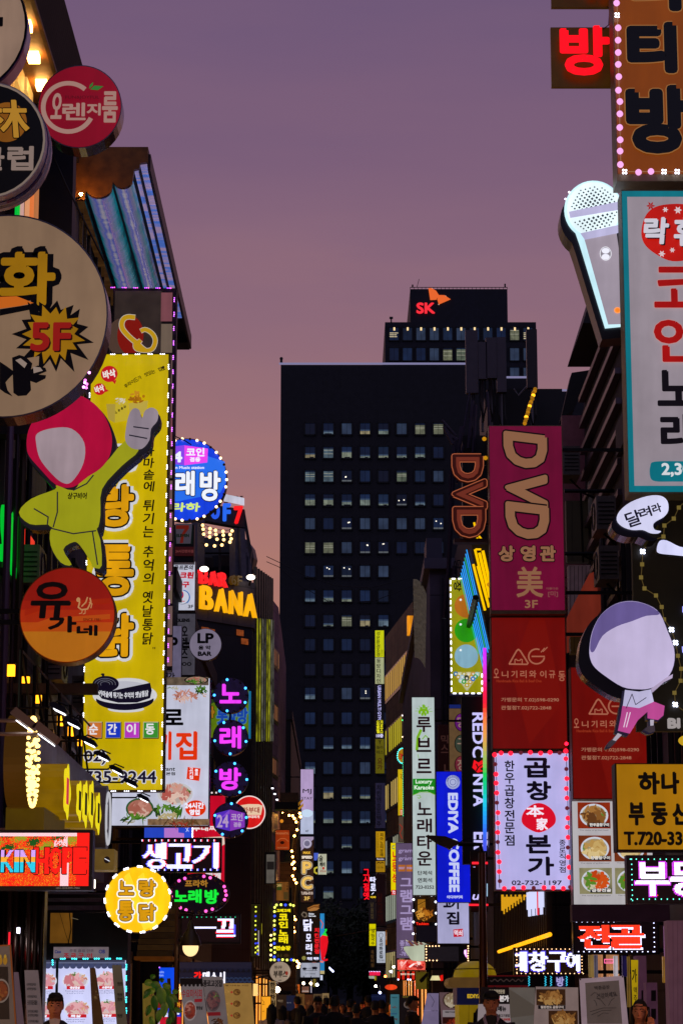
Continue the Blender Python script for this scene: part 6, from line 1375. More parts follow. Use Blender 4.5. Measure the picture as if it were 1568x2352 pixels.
# slanted blue neon board
Yn=46.0
A_=U(1072,1258,Yn);D_=U(1123,1487,Yn);B_=U(1055,1328,Yn*1.071);C_=U(1107,1548,Yn*1.085);D2=U(1127,1505,Yn)
rt=empty('slanted_neon_board',(D_.x,Yn,D_.z),'inclined board of parallel bright blue neon tubes','neon sign');o=Vector(rt.location)
mb=MB();off=Vector((.06,0,-.02));mb.add([A_+off,B_+off,C_+off,D_+off],[(0,1,2,3)],M('0c1024',.1));mb.add([A_+off*3,B_+off*3,C_+off*3,D_+off*3],[(3,2,1,0)],M('1c1c24',0));mb.build('backing',rt,o)
for i in range(8):
    f=(i+.5)/8
    p,q=A_+(B_-A_)*f,D_+(C_-D_)*f;mb=MB();c='2aa0ff'if i%5!=2 else '20a878'
    for a0,a1 in((0,.46),(.53,1)):mb.tube([p+(q-p)*a0,p+(q-p)*a1],.010,M(c,1.15,.4,0,0,0,6,True),5)
    mb.build('neon_tube',rt,o)
mb=MB();p,q=A_+(D_-A_)*.5,B_+(C_-B_)*.5;mb.tube([p+Vector((-.05,0,0)),q+Vector((-.05,0,0))],.06,IRON,5);mb.build('cross_rail',rt,o)
rt=empty('slanted_neon_board',U(1118,1500,44.8),'slanted cluster of thick yellow neon bars left of the magenta sign','neon sign');o=Vector(rt.location);Yy=44.9
mb=MB();YN=G('ffc400',1.05)
for(x0,y0,x1,y1,w2)in((1086,1296,1113,1402,.05),(1090,1262,1122,1395,.05),(1096,1300,1118,1380,.05),(1100,1270,1124,1372,.06),(1108,1265,1124,1340,.06),(1091,1262,1104,1262,.04),(1113,1290,1122,1330,.06),(1088,1200,1098,1250,.04),(1094,1225,1110,1245,.04)):mb.tube([U(x0,y0,Yy),U(x1,y1,Yy)],w2*.5,YN,5)
mb.build('neon_tube',rt,o)
mb=MB();q=[U(1082,1250,Yy+.2),U(1126,1250,Yy+.2),U(1128,1500,Yy+.2),U(1112,1420,Yy+.2)];mb.prism(q[::-1],(0,.08,0),M('201a18',0,.6));mb.build('backing',rt,o)
# ---------------------------------------------------------------- buildings, right row
RB=wallm('2c242a','tile',1.2,.8);RDK=wallm('302a32','tile',.3,3.2)
building('shop_building','dark near building on the right behind the orange and teal signs',4.62,14,4,38.6,10.5,wallm('5a4452','tile',1.2,.6),side='R',win=True,ww=1.3,gap=1.2,seed=13,litp=.15,z1=4.2)
# louvred building
rt=empty('louvred_building',(8,39,0),'dark building clad in slanted louvre bars behind the microphone sign','building');o=Vector(rt.location);zl=onwall(1345,745,4.55).z
mb=MB();mb.box((4.7,38.8,0),(14,45.2,zl-.6),wallm('2a2632','tile',1.2,1.0));mb.build('wall',rt,o)
for i in range(16):
    z0=zl-1.0-i*.52;mb=MB();mb.box((4.58,38.9,z0),(4.69,45.0,z0+.10),M('5a4c58',0,.4,.4));mb.build('louvre_bar',rt,o)
mb=MB();a=[U(1380,640,39.5),U(1344,702,42.5)]
mb.prism([(4.3,41.2,zl-.5),(9,41.2,zl-.5),(9,41.2,zl+1.4),(4.9,41.2,zl+1.4)],(0,3.0,0),M('121016',0,.6));mb.build('roof_box',rt,o)
# pink fins block
rt=empty('finned_building',(8,45.4,0),'building with pinkish upright fins, dark slanting roof edge and wall cables','building');o=Vector(rt.location);zf=onwall(1330,885,4.5).z
mb=MB();mb.box((4.75,45.3,0),(14,49.8,zf),wallm('4a3840','brick',.6,.25));mb.build('wall',rt,o)
FINM=M('a86a74',0,.5,.2,.15)
for i in range(7):
    y=45.5+i*.62;h_=zf-.2-i*.1;mb=MB();mb.box((4.3,y,h_-3.2),(4.74,y+.16,h_),FINM);mb.build('fin',rt,o)
mb=MB();mb.prism([U(1312,856,46.4),U(1352,850,46.4),U(1318,940,46.4),U(1287,962,46.4)][::-1],(0,.5,0),M('0e0c10',0,.6));mb.build('roof_edge',rt,o)
mb=MB()
for y in(890,970):mb.tube([U(1340,y,45.2),U(1412,y,45.2)],.02,M('a09aa0',0,.3,.8),5)
mb.build('tie_rod',rt,o)
PKG=M('8a6a88',.12,.5,0,.3)
for(x0,y0,x1,y1,c,lab,nm,Yk)in((1352,1105,1385,1180,'6a6068','grey cabinet on the wall right of the magenta sign','wall_cabinet',44),(1300,1150,1350,1290,'3a3026','brown panel board behind the magenta sign top right','wall_panel',44.4),(1305,1298,1358,1412,'9a7888','pink-lilac ribbed panel right of the magenta sign foot','wall_panel',44.6),(1309,1462,1344,1500,'6a4a20','small mustard box on the wall above the second red sign','wall_box',40.0)):
    t=Thing(nm,lab,'wall panel',Yk,(x0+x1)/2,y1);t.cab(x0,y0,x1,y1,.25,M(c,.08,.5,.1,.25),'panel',False)
    n_=6 if 'ribbed'in lab else 2
    for i in range(n_):t.line([(x0+(x1-x0)*(i+.5)/n_,y0+2),(x0+(x1-x0)*(i+.5)/n_,y1-2)],1,IRON,'rib');t.b()
t=Thing('slanted_red_sign','slanted dull red signboard on the wall right of the rice-ball signs','sign',42.5,1330,1550,side='R')
t.poly([(1300,1420),(1352,1318),(1380,1306),(1382,1480),(1300,1500)],LB('7a2a1c',.6,.25),'sign_face',.15,IRON);t.poly([(1352,1318),(1380,1306),(1382,1420),(1354,1420)],M('8a5a4a',.5))
for i in range(6):t.line([(1318+i*5,1455-i*8),(1318+i*5,1480-i*8)],1.6,M('b08a80',.6));t.b()
for px,lab in((1390,'upright grey wall pipe beside the round-headed figure'),(1398,'dark upright wall pipe beside the round-headed figure'),(1380,'thin lilac wall pipe above the second red sign')):
    mb=MB();a,b=U(px,1150,41),U(px,1560,41);mb.tube([a,(a.x,41,b.z)],.05,M('3c3640',0,.4,.4),8);tag(mb.build('downpipe',None,b),lab,'pipe')
for y,l in((1128,'upper'),(1272,'lower')):
    mb=MB();mb.tube([U(1295,y,40.5),U(1425,y,40.5)],.035,IRON,5);mb.tube([U(1330,y,40.5),U(1400,y+34,40.5)],.02,IRON,5);tag(mb.build('steel_bracket',None,U(1350,y,40.5)),l+' black steel bracket crossing right of the magenta sign','bracket')
# roof with aerials
rt=empty('aerial_building',(6,49.9,0),'dark building with tall panel aerials on its cluttered roof behind the magenta sign','building');o=Vector(rt.location);zr=zt(905,50,1200)
mb=MB();mb.box((3.12,49.9,0),(13,65,zt(985,50,1130)),RDK);mb.build('wall',rt,o)
mb=MB();mb.box((U(1118,900,52).x,52,zt(985,50)-.3),(U(1236,900,52).x,55,zt(893,52,1150)),M('0a090c',0,.6));mb.box((U(1236,900,53).x,53,zt(985,50)-.3),(U(1290,900,53).x,57,zt(893,53,1260)),M('18141a',0,.6));mb.build('roof_tank',rt,o)
AER=M('4c4450',0,.5,0,.1)
for(x0,y0,x1,y1)in((1070,758,1096,902),(1098,785,1117,870),(1116,775,1140,868),(1141,774,1161,900),(1210,756,1232,890)):
    mb=MB();a,b=U(x0,y1,51),U(x1,y0,51);mb.box((a.x,51,a.z),(b.x,51.18,b.z),AER if x0<1200 else M('2a242a',0,.5));xm=(a.x+b.x)/2
    mb.tube([(xm,51.3,zt(985,51)),(xm,51.3,b.z-.1)],.035,M('6a6468',0,.4,.5),6);mb.tube([(xm-.05,51.1,a.z),(xm-.06,51.1,a.z-.5),(xm+.02,51.2,a.z-.9)],.02,BLK,5);mb.tube([(xm+.05,51.1,a.z),(xm+.07,51.1,a.z-.6),(xm,51.2,a.z-.95)],.02,BLK,5);mb.build('aerial',rt,o)
mb=MB();c=U(1216,880,51.2);mb.sphere(c,.2,M('6a6478',0,.4),12,6,(.25,.5,1));mb.tube([c,c+Vector((-.25,.1,-.25)),c+Vector((-.35,.1,-.1))],.02,M('8a8690',0,.4));mb.build('dish',rt,o)
mb=MB();rnd=random.Random(8);BK2=M('3a3248',0,.5,.3)
for(x0,y0,x1,y1,w2)in((1064,1020,1048,1110,.03),(1060,980,1052,1040,.05),(1044,1010,1030,1300,.05),(1078,900,1062,1000,.02),(1085,920,1075,1030,.04),(1092,930,1086,1040,.04),(1118,900,1124,980,.03),(1046,1000,1014,965,.03),(1040,1020,1020,980,.05),(1050,1010,1032,1000,.04),(1034,1080,1034,1250,.04),(1030,1300,1020,1420,.05),(1044,1300,1040,1340,.06)):mb.tube([U(x0,y0,50.5),U(x1,y1,50.5)],w2,BK2,5)
mb.build('roof_pipes',rt,o)
mb=MB();mb.box((U(1062,1130,50.7).x,50.7,zt(1240,50.7)),(3.12,51.2,zt(1000,50.7)),M('14121a',0,.6,0,.2));mb.build('corner_pier',rt,o)
t=Thing('bulb_strip','short slanting strip of amber roof bulbs above the magenta sign','light strip',50.2,1215,978);pts=t.edge(1228,893,1204,972,17);t.line([(1230,890),(1203,976)],5,IRON,'backing');t.bulbs(pts,4.6,[M('a06a08',.8),M('b87808',.9),M('a06a08',.8),M('ffb020',2.2),M('a87008',.8)])
t=Thing('bulb_strip','two amber globe bulbs on the left edge of the magenta sign','light strip',36.3,1112,1060);t.line([(1118,990),(1116,1090)],3,IRON,'backing');t.bulbs([(1112,1008),(1114,1052),(1122,1342)],5,M('c88a10',.9))
# lilac pier, curved slat canopy
rt=empty('lilac_building',(4.5,66,0),'dusky lilac narrow building front between the curved canopy and the billiard sign','building');o=Vector(rt.location);zl=zt(1310,66,1010)
mb=MB();mb.box((2.46,66,0),(12,96,zl),wallm('5c5468','tile',2.4,3.2));mb.build('wall',rt,o)
for x0 in(1012,1022,1030):mb=MB();a=U(x0,1600,65.9);mb.box((a.x,65.88,1),(a.x+.05,65.99,zl-.2),M('2a2430',0,.5));mb.build('pilaster_joint',rt,o)
mb=MB();a,b=U(980,1320,66),U(1000,1280,66);mb.box((2.3,65.7,zl),(12,96.2,zl+.3),M('4a4458',0,.6));mb.box((a.x,66.4,zl+.3),(b.x+.2,68,zl+1.0),M('3c384c',0,.6));mb.build('cornice',rt,o)
rt=empty('curved_canopy',U(975,1500,69),'curved shell canopy of overlapping pale slats high on the right row','canopy');o=Vector(rt.location)
SL=M('a89888',.10,.5,0,.3,.3,10)
for i in range(11):
    f=i/10.0;y0,y1=1326+14*i,1345+15*i+(55 if i>5 else 40);mb=MB();Yk=68.5+.14*i
    cv=[]
    for k in range(7):
        a=k/6;xx=949+3*f+(38-2*f)*a**.9;yy=1330+16.0*i+70*a*a-(8*a);cv.append((xx,yy))
    top=[U(x,y,Yk)for x,y in cv];bot=[U(x-.5,y+19,Yk+.05)for x,y in cv]
    mb.prism([*bot,*top[::-1]],(0,.12,0),SL);mb.build('slat',rt,o)
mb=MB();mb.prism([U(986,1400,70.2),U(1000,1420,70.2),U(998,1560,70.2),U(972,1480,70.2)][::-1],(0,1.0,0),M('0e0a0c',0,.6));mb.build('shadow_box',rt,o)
# banded stone block with lit windows
a=U(946.5,1381,110);b=U(885,1464,110*1.098)
rt=empty('banded_building',(4,110,0),'stone banded building with yellow-lit window rows on the right','building');o=Vector(rt.location)
zt1=(a.z+b.z)/2;STN=wallm('7a6240','brick',.8,.5,'6a5436')
mb=MB();slab(mb,[(a.x,a.y),(12,108),(12,140),(b.x+.4,140),(b.x,b.y)][::-1],0,zt1,STN);mb.build('wall',rt,o)
dv=(b-a);dv.z=0;nv=Vector((-dv.y,dv.x,0)).normalized();nv=nv if nv.x<0 else-nv;rnd=random.Random(6)
for k_ in range(8):
    zz=zt1-2.0-k_*2.75;mb=MB();q0=a+nv*.03;q1=b+nv*.03
    mb.add([(q0.x,q0.y,zz-1.45),(q1.x,q1.y,zz-1.45),(q1.x,q1.y,zz),(q0.x,q0.y,zz)],[(0,1,2,3)],M('0c0a0c',0,.3))
    for i in range(14):
        if rnd.random()<.3 and k_>0:continue
        f=(i+.3)/14;f2=f+.035;s_=q0+(q1-q0)*f+nv*.02;e_=q0+(q1-q0)*f2+nv*.02
        mb.add([(s_.x,s_.y,zz-1.3),(e_.x,e_.y,zz-1.3),(e_.x,e_.y,zz-.1),(s_.x,s_.y,zz-.1)],[(0,1,2,3)],M(['c89a40','c8b828','d0b060','a8a890','a8b0a0','c0b078','8a8040','9a9a60'][k_]if i>2 else 'd08a50',.6+.3*rnd.random()))
    mb.build('window_band',rt,o)
mb=MB();c0=U(950,1440,108.5);mb.box((U(934,1440,108.5).x,108.0,zt(1460,108.5)),(U(958,1440,108.5).x,108.6,zt(1418,108.5)),warm(.9,'e08a10'));mb.build('lit_corner_room',rt,o)
building('shop_building','dark far shop row reaching the end of the street on the right',3.0,12,141,330,12,M('141014',0,.8,0,.3),side='R',seed=24)
def simple(lab,Y,fr,x0,y0,x1,y1,bgc,e=.9,nm='tall_sign',d=.25,side='R',edge='1a1418'):
    t=Thing(nm,lab,'sign',Y,(x0+x1)/2,y1,fr,side=side);t.cab(x0,y0,x1,y1,d,M(edge,0,.5));t.face(x0+(x1-x0)*.02,y0+1,x1-(x1-x0)*.02,y1-1,LB(bgc,e));return t
t=simple('yellow upright lit sign at the top of the far right column',150,'N',68,720,169,1016,'c8cc00');t.vtxt('성운환경조경',103,730,1012,38,INK,1);t.txt('환경',138,930,155,1000,INK)
t=simple('pale green-white upright lit sign under the yellow one in the far right column',150,'N',68,1019,169,1312,'a8ac80');t.vtxt('동방디자인',108,1030,1308,44,INK,1.2)
t=simple('black upright gym sign with white sideways capitals and yellow words',150,'N',68,1318,169,1916,'06060c',.5);t.txt('URBAN MULTI GYM',98,1330,136,1705,M('b8b4f0',1),1.6,rot=90);yq=M('e0d818',1)
for r_,(q1,q2)in enumerate((('요','가'),('골','프'),('헬','스'))):t.txt(q1,84,1715+r_*48,118,1760+r_*48,yq,3);t.txt(q2,122,1712+r_*48,158,1760+r_*48,yq,3)
t.txt('10층',82,1862,160,1905,M('d0ccf0',1),3)
t=simple('dim yellow upright pilates sign under the black gym sign',150,'N',72,1918,172,2300,'6a6208',.7);t.txt('Y',105,1932,138,1975,INK,1);t.txt('필라',85,1995,160,2030,INK,.6);t.txt('테스',85,2045,160,2085,INK,.6);t.txt('요',95,2130,150,2190,M('5a2008',.4),2);t.txt('가',95,2200,150,2260,M('5a2008',.4),2)
t=simple('unlit grey-violet upright sign with dark letters, far right column',148,'S',1055,255,1142,650,'2a2640',.6);t.vtxt('치킨엔호프맥주',1085,270,640,40,M('12101c',.3),1.5)
t=simple('amber upright piano school sign in the far right column',146,'S',1058,677,1140,905,'b88a0c',.9);t.vtxt('피아노리브레',1110,690,898,26,INK,1);t.vtxt('음악학원피아노',1076,690,850,9,INK)
t=simple('small amber panel with a moustache mark below the piano school sign',146,'S',1058,934,1140,1032,'a87c10',.9);t.line([(1070,955),(1085,945),(1100,955),(1115,945),(1128,955)],6,INK);t.txt('723-1952',1068,985,1130,1000,INK);t.face(1064,906,1134,930,M('1c1828',.4));t.txt('PianoLibre',1068,910,1130,926,M('d8d0e8',.9),.6)
t=Thing('neon_letter_sign','upright red neon letters near the end of the street on the right','neon sign',152,975,1275,'S',side='R');t.cab(946,1000,1006,1275,.15,M('14080a',0,.5));rn=M('ff1428',1.15)
for ch,a,b in(('그',1005,1062),('시',1065,1125),('절',1128,1200),('옛',1205,1272)):t.txt(ch,950,a,1003,b,rn,3)
t=simple('black upright sign with white brush letters and a yellow word, beside the red neon',149,'S',1003,1060,1064,1262,'0a080e',.3);t.txt('타',1008,1072,1060,1122,WN,4);t.txt('로',1012,1132,1060,1195,WN,4);t.txt('디바',1012,1240,1060,1260,M('f0c828',1),2);t.line([(1025,1225),(1040,1210)],6,WN)
t=simple('dim maroon unlit sign over the yellow noodle sign',147,'S',1062,1050,1142,1500,'1c0c10',.5);t.vtxt('닭고기',1095,1210,1480,44,M('3a1410',.5),3)
t=simple('dim grey-gold upright sign left of the maroon one',148.5,'S',998,1270,1055,1475,'1c161c',.6);t.vtxt('남원집',1026,1290,1440,26,M('5a4a30',.5),1.5)
t=simple('bright yellow upright noodle sign low in the far right column',148,'S',1001,1482,1060,1674,'d8cc00',.95);t.vtxt('생림국수',1033,1530,1668,30,M('5a5408',.4),1.2);t.line([(1003,1520),(1058,1520)],2,INK)
t=simple('dark upright sign with faint gold letters under the yellow noodle sign',148.2,'S',1001,1678,1062,1870,'0e0a0a',.5);t.vtxt('옥탑비원',1030,1710,1860,26,M('6a4a28',.5),1)
t=simple('white lit grill-house sign with black brush letters, far right',140,'S',1066,1548,1142,1822,'b4bac8',.95);t.line([(1104+18*math.cos(R(a)),1582+20*math.sin(R(a)))for a in range(0,360,30)],3,INK,closed=True);t.vtxt('조선화로집',1104,1608,1785,32,INK,2);t.txt('723-5005',1080,1792,1132,1808,INK)
t=simple('amber beer price sign with red and black words on the stone banded building',106,'N',372,1178,526,1348,'c89008',.9,'box_sign');t.txt('국내',390,1200,452,1228,INK,1);t.txt('최저가',388,1240,524,1285,M('a81818',.7),2);t.txt('맥주',455,1298,522,1330,INK,1.5)
t=simple('violet upright sign with pale letters next to the beer price sign',104,'N',526,1178,610,1450,'7a58a8',.85);t.vtxt('용금가족',570,1195,1450,60,M('d8c8e8',.9),3)
t=simple('black upright beer sign with an orange glowing left edge',105,'N',380,1350,500,2062,'0c0a0c',.3);t.txt('맥',402,1388,500,1460,M('e0d8d8',1),5);t.txt('주',408,1500,500,1595,M('e0d8d8',1),5);t.line([(378,1352),(384,2060)],10,M('ff9a20',1.4),'edge_light');t.txt('집',395,1940,440,1990,M('e03018',.9),3);t.bulbs([(372,1660),(372,1712),(372,1895)],8,[M('fff0f0',3),M('50ff90',2),M('ffe0c0',3)])
t=Thing('round_sign','small round amber sign ringed by cyan bulbs on the stone banded building','sign',103,372,2200,'N',side='R');t.disc(372,2105,60,85,.2,M('1a1408',0,.5));t.ell(372,2105,54,78,LB('b07808',.9));t.txt('39',335,2080,425,2140,M('c01818',.8),4);t.bulbs(t.ring(372,2105,58,82,22),7,M('40e8e0',2.5))
t=simple('yellow upright sign with red figures beside the green dotted sign',101,'O',334,68,420,482,'d0b008',.95);t.txt('39c',388,110,460,160,M('c02010',.8),4);t.line([(355,110),(370,120),(360,140),(375,155)],6,M('a05010',.6));t.face(354,425,376,480,M('c83020',.9));t.txt('호',356,430,374,475,M('f0c8a0',.9),2)
t=Thing('tall_sign','dark upright sign outlined by tiny green dotted lights, left of the song-town sign','sign',98,405,715,'O',side='R');t.cab(378,-60,470,712,.25,M('14100c',0,.5));dashes(t,381,-50,383,705,46,6,M('40f0a8',2.2));dashes(t,383,708,432,708,5,6,M('40f0a8',2.2));t.vtxt('종로39',402,-40,190,34,M('8a7010',.7),2)
t=simple('bright yellow upright sign with red strokes left of the purple meat sign',96,'O',270,728,330,1165,'e8d000',1.0);t.txt('ㄷ',282,752,308,785,M('18806a',.8),2);t.vtxt('노뭉성',305,800,1090,44,M('d83018',.9),4);t.face(276,1150,326,1195,M('d82018',.9));t.txt('72',284,1158,310,1188,WL,1)
t=simple('pale strip sign with a red round above the bright yellow sign',97,'O',342,490,384,720,'5a4a3c',.7);t.line([(350,560),(375,590),(352,640),(372,690)],8,M('a83020',.7))
t=Thing('photo_sign','dark photo sign of orange food with round white bulbs, under the song-town sign','sign',61.5,580,1475,'O',side='R');t.cab(470,1196,690,1480,.2,M('100a0a',0,.5));t.face(486,1215,670,1440,M('2a1808',.6,.5,0,.5,0,8));t.food(570,1370,95,65,None,[M('b8701c',.9),M('8a4a10',.85),M('d89838',.9),M('6a3a10',.7)],4,60);t.face(512,1235,580,1330,M('a8701c',.7,.5,0,.4,0,8),'food_picture');t.line([(486,1300),(560,1260),(640,1220)],5,INK);t.line([(486,1380),(600,1300)],4,INK);t.txt('Tsukism',495,1442,610,1466,M('ff2a18',1),2)
t.bulbs([(534,1198),(636,1198),(472,1235),(472,1338),(472,1440),(472,1544),(674,1258),(676,1360),(678,1460)],10,M('e8ecff',3.5))
t=Thing('dot_matrix_display','switched-off black display board under the food photo sign','display',61.2,595,1620,'O',side='R');t.cab(498,1466,692,1622,.15,M('14121c',0,.4));t.face(504,1472,686,1616,M('1c1826',.3))
t=Thing('bowl_sign','pale bowl-shaped sign with skewers and dark blue brush characters','sign',60.4,500,1785,'O',side='R')
t.poly(smooth([(388,1662),(480,1655),(575,1640),(640,1650),(640,1740),(590,1785),(468,1785),(430,1745),(405,1710)],3),LB('b8c0a8',.9),'bowl',.12,M('3a382a',0,.5));t.poly([(460,1640),(560,1620),(600,1640),(600,1660),(470,1665)],M('b8bca8',.85))
for i in range(3):t.line([(405+i*55,1600+i*8),(455+i*55,1632+i*8)],7,M('c8c0a0',.9));t.line([(430+i*52,1612+i*8),(475+i*52,1660)],20,M('7a4a40',.8))
t.txt('枧',428,1682,480,1735,M('14183a',.3),3);t.txt('桃',492,1682,545,1735,M('14183a',.3),3);t.txt('屋',558,1682,606,1735,M('14183a',.3),3);t.txt('やきとり',470,1748,600,1780,M('4a1a2a',.3),1.5)
t=Thing('photo_sign','glowing red and white meat photo panel under the purple meat sign','sign',61,450,1872,'O',side='R');t.cab(326,1775,582,1872,.2,M('200a0a',0,.5));t.face(330,1778,579,1869,LB('e85a4a',1.0,.35,5));rnd=random.Random(3)
t.food(400,1825,70,45,None,[M('d01818',1),M('f0b8b0',1.1),M('e86a60',1)],2,40);t.food(520,1825,60,45,None,[M('c82020',1),M('f8d0c8',1.1),M('a02828',.9)],3,34);t.poly([(430,1838),(475,1808),(482,1820),(440,1850)],M('f8e8e8',1.1));t.poly([(515,1842),(540,1825),(565,1845),(535,1865)],M('8a2020',.9))
t=Thing('striped_awning','red and black striped shop awning with white lettering and three white lamps','awning',61.1,410,1965,'O');t.cab(328,1880,492,1962,.6,M('140808',0,.5),'awning',False)
for x0 in(330,370,415,460):t.face(x0,1882,x0+24,1955,LB('d82410',.9),'stripe');t.b()
t.off+=.006;t.txt('종로점 723-2703',358,1898,482,1915,M('f0e0c8',1),.8);t.bulbs([(338,1955),(425,1955),(446,1955)],7,M('d0d8ff',4))
t=Thing('dot_matrix_display','dark ribbed display edged with warm bulbs above the yellow dome','display',54,770,1812,'O',side='R');t.cab(575,1640,985,1800,.2,M('18141a',0,.5));t.face(595,1660,880,1790,M('2a242c',.35,.5,0,.2,0,12));wb=M('ffc890',3)
t.bulbs(t.edge(588,1655,702,1655,5)+t.edge(588,1680,588,1785,5)+t.edge(618,1783,682,1783,3)+t.edge(963,1655,963,1785,7),6,wb);t.poly([(930,1690),(950,1685),(955,1760),(940,1750),(925,1715)],M('f0a0ff',1.3));t.poly([(930,1690),(940,1700),(938,1740)],M('fff0ff',2))
# red neon strips, gold wall letters, amber tube
t=Thing('neon_strip_sign','black board with two red neon strips and a white cursive letter, behind the lamp post','neon sign',45.5,1060,1355,'O',side='R');t.cab(985,800,1138,1350,.1,M('0a080e',0,.4),'board');t.cab(998,902,1136,920,.1,G('ff2030',1.4),'neon_strip',False,yb=-.11);t.cab(968,1278,1140,1294,.1,G('ff2030',1.4),'neon_strip',False,yb=-.11);t.txt('u',1003,1190,1060,1240,M('c8c0ff',1.1),3,sh=.3);t.line([(1010,945),(1028,945)],4,M('c0c8ff',1.2))
for i in range(3):t.line([(1102+i*16,1085+i*5),(1102+i*16,1215-i*4)],8,M('a8d0f0',1));t.off-=.003
rt=empty('wall_letter_sign',onwall(1170,2100,3.0),'gold and white upright letters on the ribbed wall right of the lamp post','neon sign');o=Vector(rt.location)
def wr(px,y0,y1,m,w2=.025,X=3.0):
    p,q=onwall(px,y0,X),onwall(px,y1,X);mb.tube([p,(p.x,p.y,q.z)],w2,m,5)
mb=MB();GLD=M('d89c18',1.0)
for i in range(17):
    px=1153+i*3.3;y0=2055+(5 if i%3 else 0);y1=2098-i*2.3+(4 if i%2 else-6);wr(px,y0,y1,GLD,.014 if i%4 else.026)
mb.build('gold_letters',rt,o)
mb=MB()
for i in range(13):
    px=1210+i*3;wr(px,2050-i*.8,2100+(6 if i%3 else-10)-i*.5,M('e02838',1.1)if i==8 else M('c8ccf0',1.15),.016)
mb.build('white_letters',rt,o)
rt=empty('ribbed_wall',onwall(1170,2180,3.1),'dark ribbed metal shop wall under the tripe restaurant sign','wall');o=Vector(rt.location);mb=MB();y0=onwall(1262,2150,3.1).y;y1=onwall(1140,2150,3.1).y
mb.box((3.07,y0,2.2),(3.14,y1,3.75),M('241c1e',0,.5,.2));
for i in range(30):mb.box((3.045,y0+(y1-y0)*i/30,2.2),(3.07,y0+(y1-y0)*i/30+.05,3.75),M('3a2e2c',0,.5,.2))
mb.build('ribs',rt,o)
p,q=onwall(1145,2186,2.9),onwall(1262,2146,2.9);zm=(p.z+q.z)/2
mb=MB();AM=M('ffa810',1.6,.5,0,.12,0,4,True);mb.tube([(2.9,p.y,zm),(2.9,q.y,zm)],.032,AM,8);tag(mb.build('amber_tube',None,(2.9,q.y,zm)),'long glowing amber tube light slanting up to the right, above the dot display','light tube')
# lamp post
t=Thing('street_lamp','slim brown street lamp post with a dark leaf-shaped head, unlit','street lamp',33,1088,1930,'O')
a=t.P(1087,815);mb=MB();mb.tube([(a.x,33,0),(a.x,33,a.z*.5),(a.x,33,a.z)],[.075,.06,.045],M('6a3a20',0,.3,.6,.2),12);t.fin(mb,'pole',smooth=True)
mb=MB();b1,b2=t.P(1000,742),t.P(872,738);mb.tube([(a.x,33,a.z),(a.x-.02,33,b1.z),b1,b2],.03,IRON,8);mb.tube([t.P(890,725),t.P(930,695),t.P(985,680)],.008,IRON,5);t.fin(mb,'arm')
hp=[t.P(x,y)for x,y in((585,662),(640,660),(760,668),(880,715),(872,742),(840,752),(800,788),(780,770),(700,735),(640,695))];mb=MB();mb.prism(hp[::-1]if sum(hp[i].x*hp[(i+1)%10].z-hp[(i+1)%10].x*hp[i].z for i in range(10))<0 else hp,(0,.22,0),M('3a2a18',0,.3,.7,.4));t.fin(mb,'lamp_head')

# ================================================================ street level: stalls, posters, people
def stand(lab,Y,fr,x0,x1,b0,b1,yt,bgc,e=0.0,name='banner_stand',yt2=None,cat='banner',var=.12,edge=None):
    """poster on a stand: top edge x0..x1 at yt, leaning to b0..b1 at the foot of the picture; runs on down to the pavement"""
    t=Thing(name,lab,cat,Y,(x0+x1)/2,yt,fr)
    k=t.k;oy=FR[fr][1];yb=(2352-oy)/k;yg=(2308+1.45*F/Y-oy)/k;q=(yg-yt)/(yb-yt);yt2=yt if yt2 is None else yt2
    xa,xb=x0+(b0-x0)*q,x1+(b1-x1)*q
    t.poly([(x0,yt),(x1,yt2),(xb,yg),(xa,yg)],M(bgc,e,.6,0,var)if not edge else M(edge,e,.6),'banner_sheet',.03,M('4a4446',0,.6));t.off+=.032  # sheet's own glow stands in for street light falling on it
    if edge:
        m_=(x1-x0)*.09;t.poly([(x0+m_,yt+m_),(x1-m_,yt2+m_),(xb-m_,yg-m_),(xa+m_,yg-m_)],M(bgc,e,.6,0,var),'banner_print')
    mb=MB()
    for xx,xq in(((x0+x1)/2,xa),((x0+x1)/2,xb)):
        mb.tube([t.P(xx,yt-4)+Vector((0,.06,0)),t.P(xq,yg)+Vector((0,.12,-.08))],.012,BLK,5)
    t.fin(mb,'stand_rod');
    c=t.P((x0+x1)/2,yt);t.root.location=t.root.location
    return t
PA='b8a8a4'
# --- far left bottom
rt=empty('shutter_wall',U(50,2300,30),'brown ribbed metal shutter wall with upright glints, lower left','wall');o=Vector(rt.location)
mb=MB();a,b=U(-60,2200,30),U(104,2045,30);mb.box((a.x,30,0),(b.x,30.3,zt(2040,30)),M('2a2018',0,.4,.4,.3));mb.build('wall',rt,o)
for i in range(11):
    x_=a.x+(b.x-a.x)*(i+.5)/11;mb=MB();mb.tube([(x_,29.97,0),(x_,29.97,zt(2046,30))],.045,M(['6a5a48','3a3028','8a7a68'][i%3],0,.25,.8),8);mb.build('rib',rt,o,True)
t=Thing('strip_lamp','tiny upright white lamp on the ribbed shutter wall','lamp',29.8,168,1115,'E');t.cab(155,1062,180,1115,.06,M('e8e4ff',4),'lamp_tube',False)
t=Thing('neon_strip','thin red upright neon strip on the ribbed shutter wall','light strip',29.8,88,1225,'E');t.cab(78,1105,92,1225,.05,M('e82030',1.2),'lamp_tube',False)
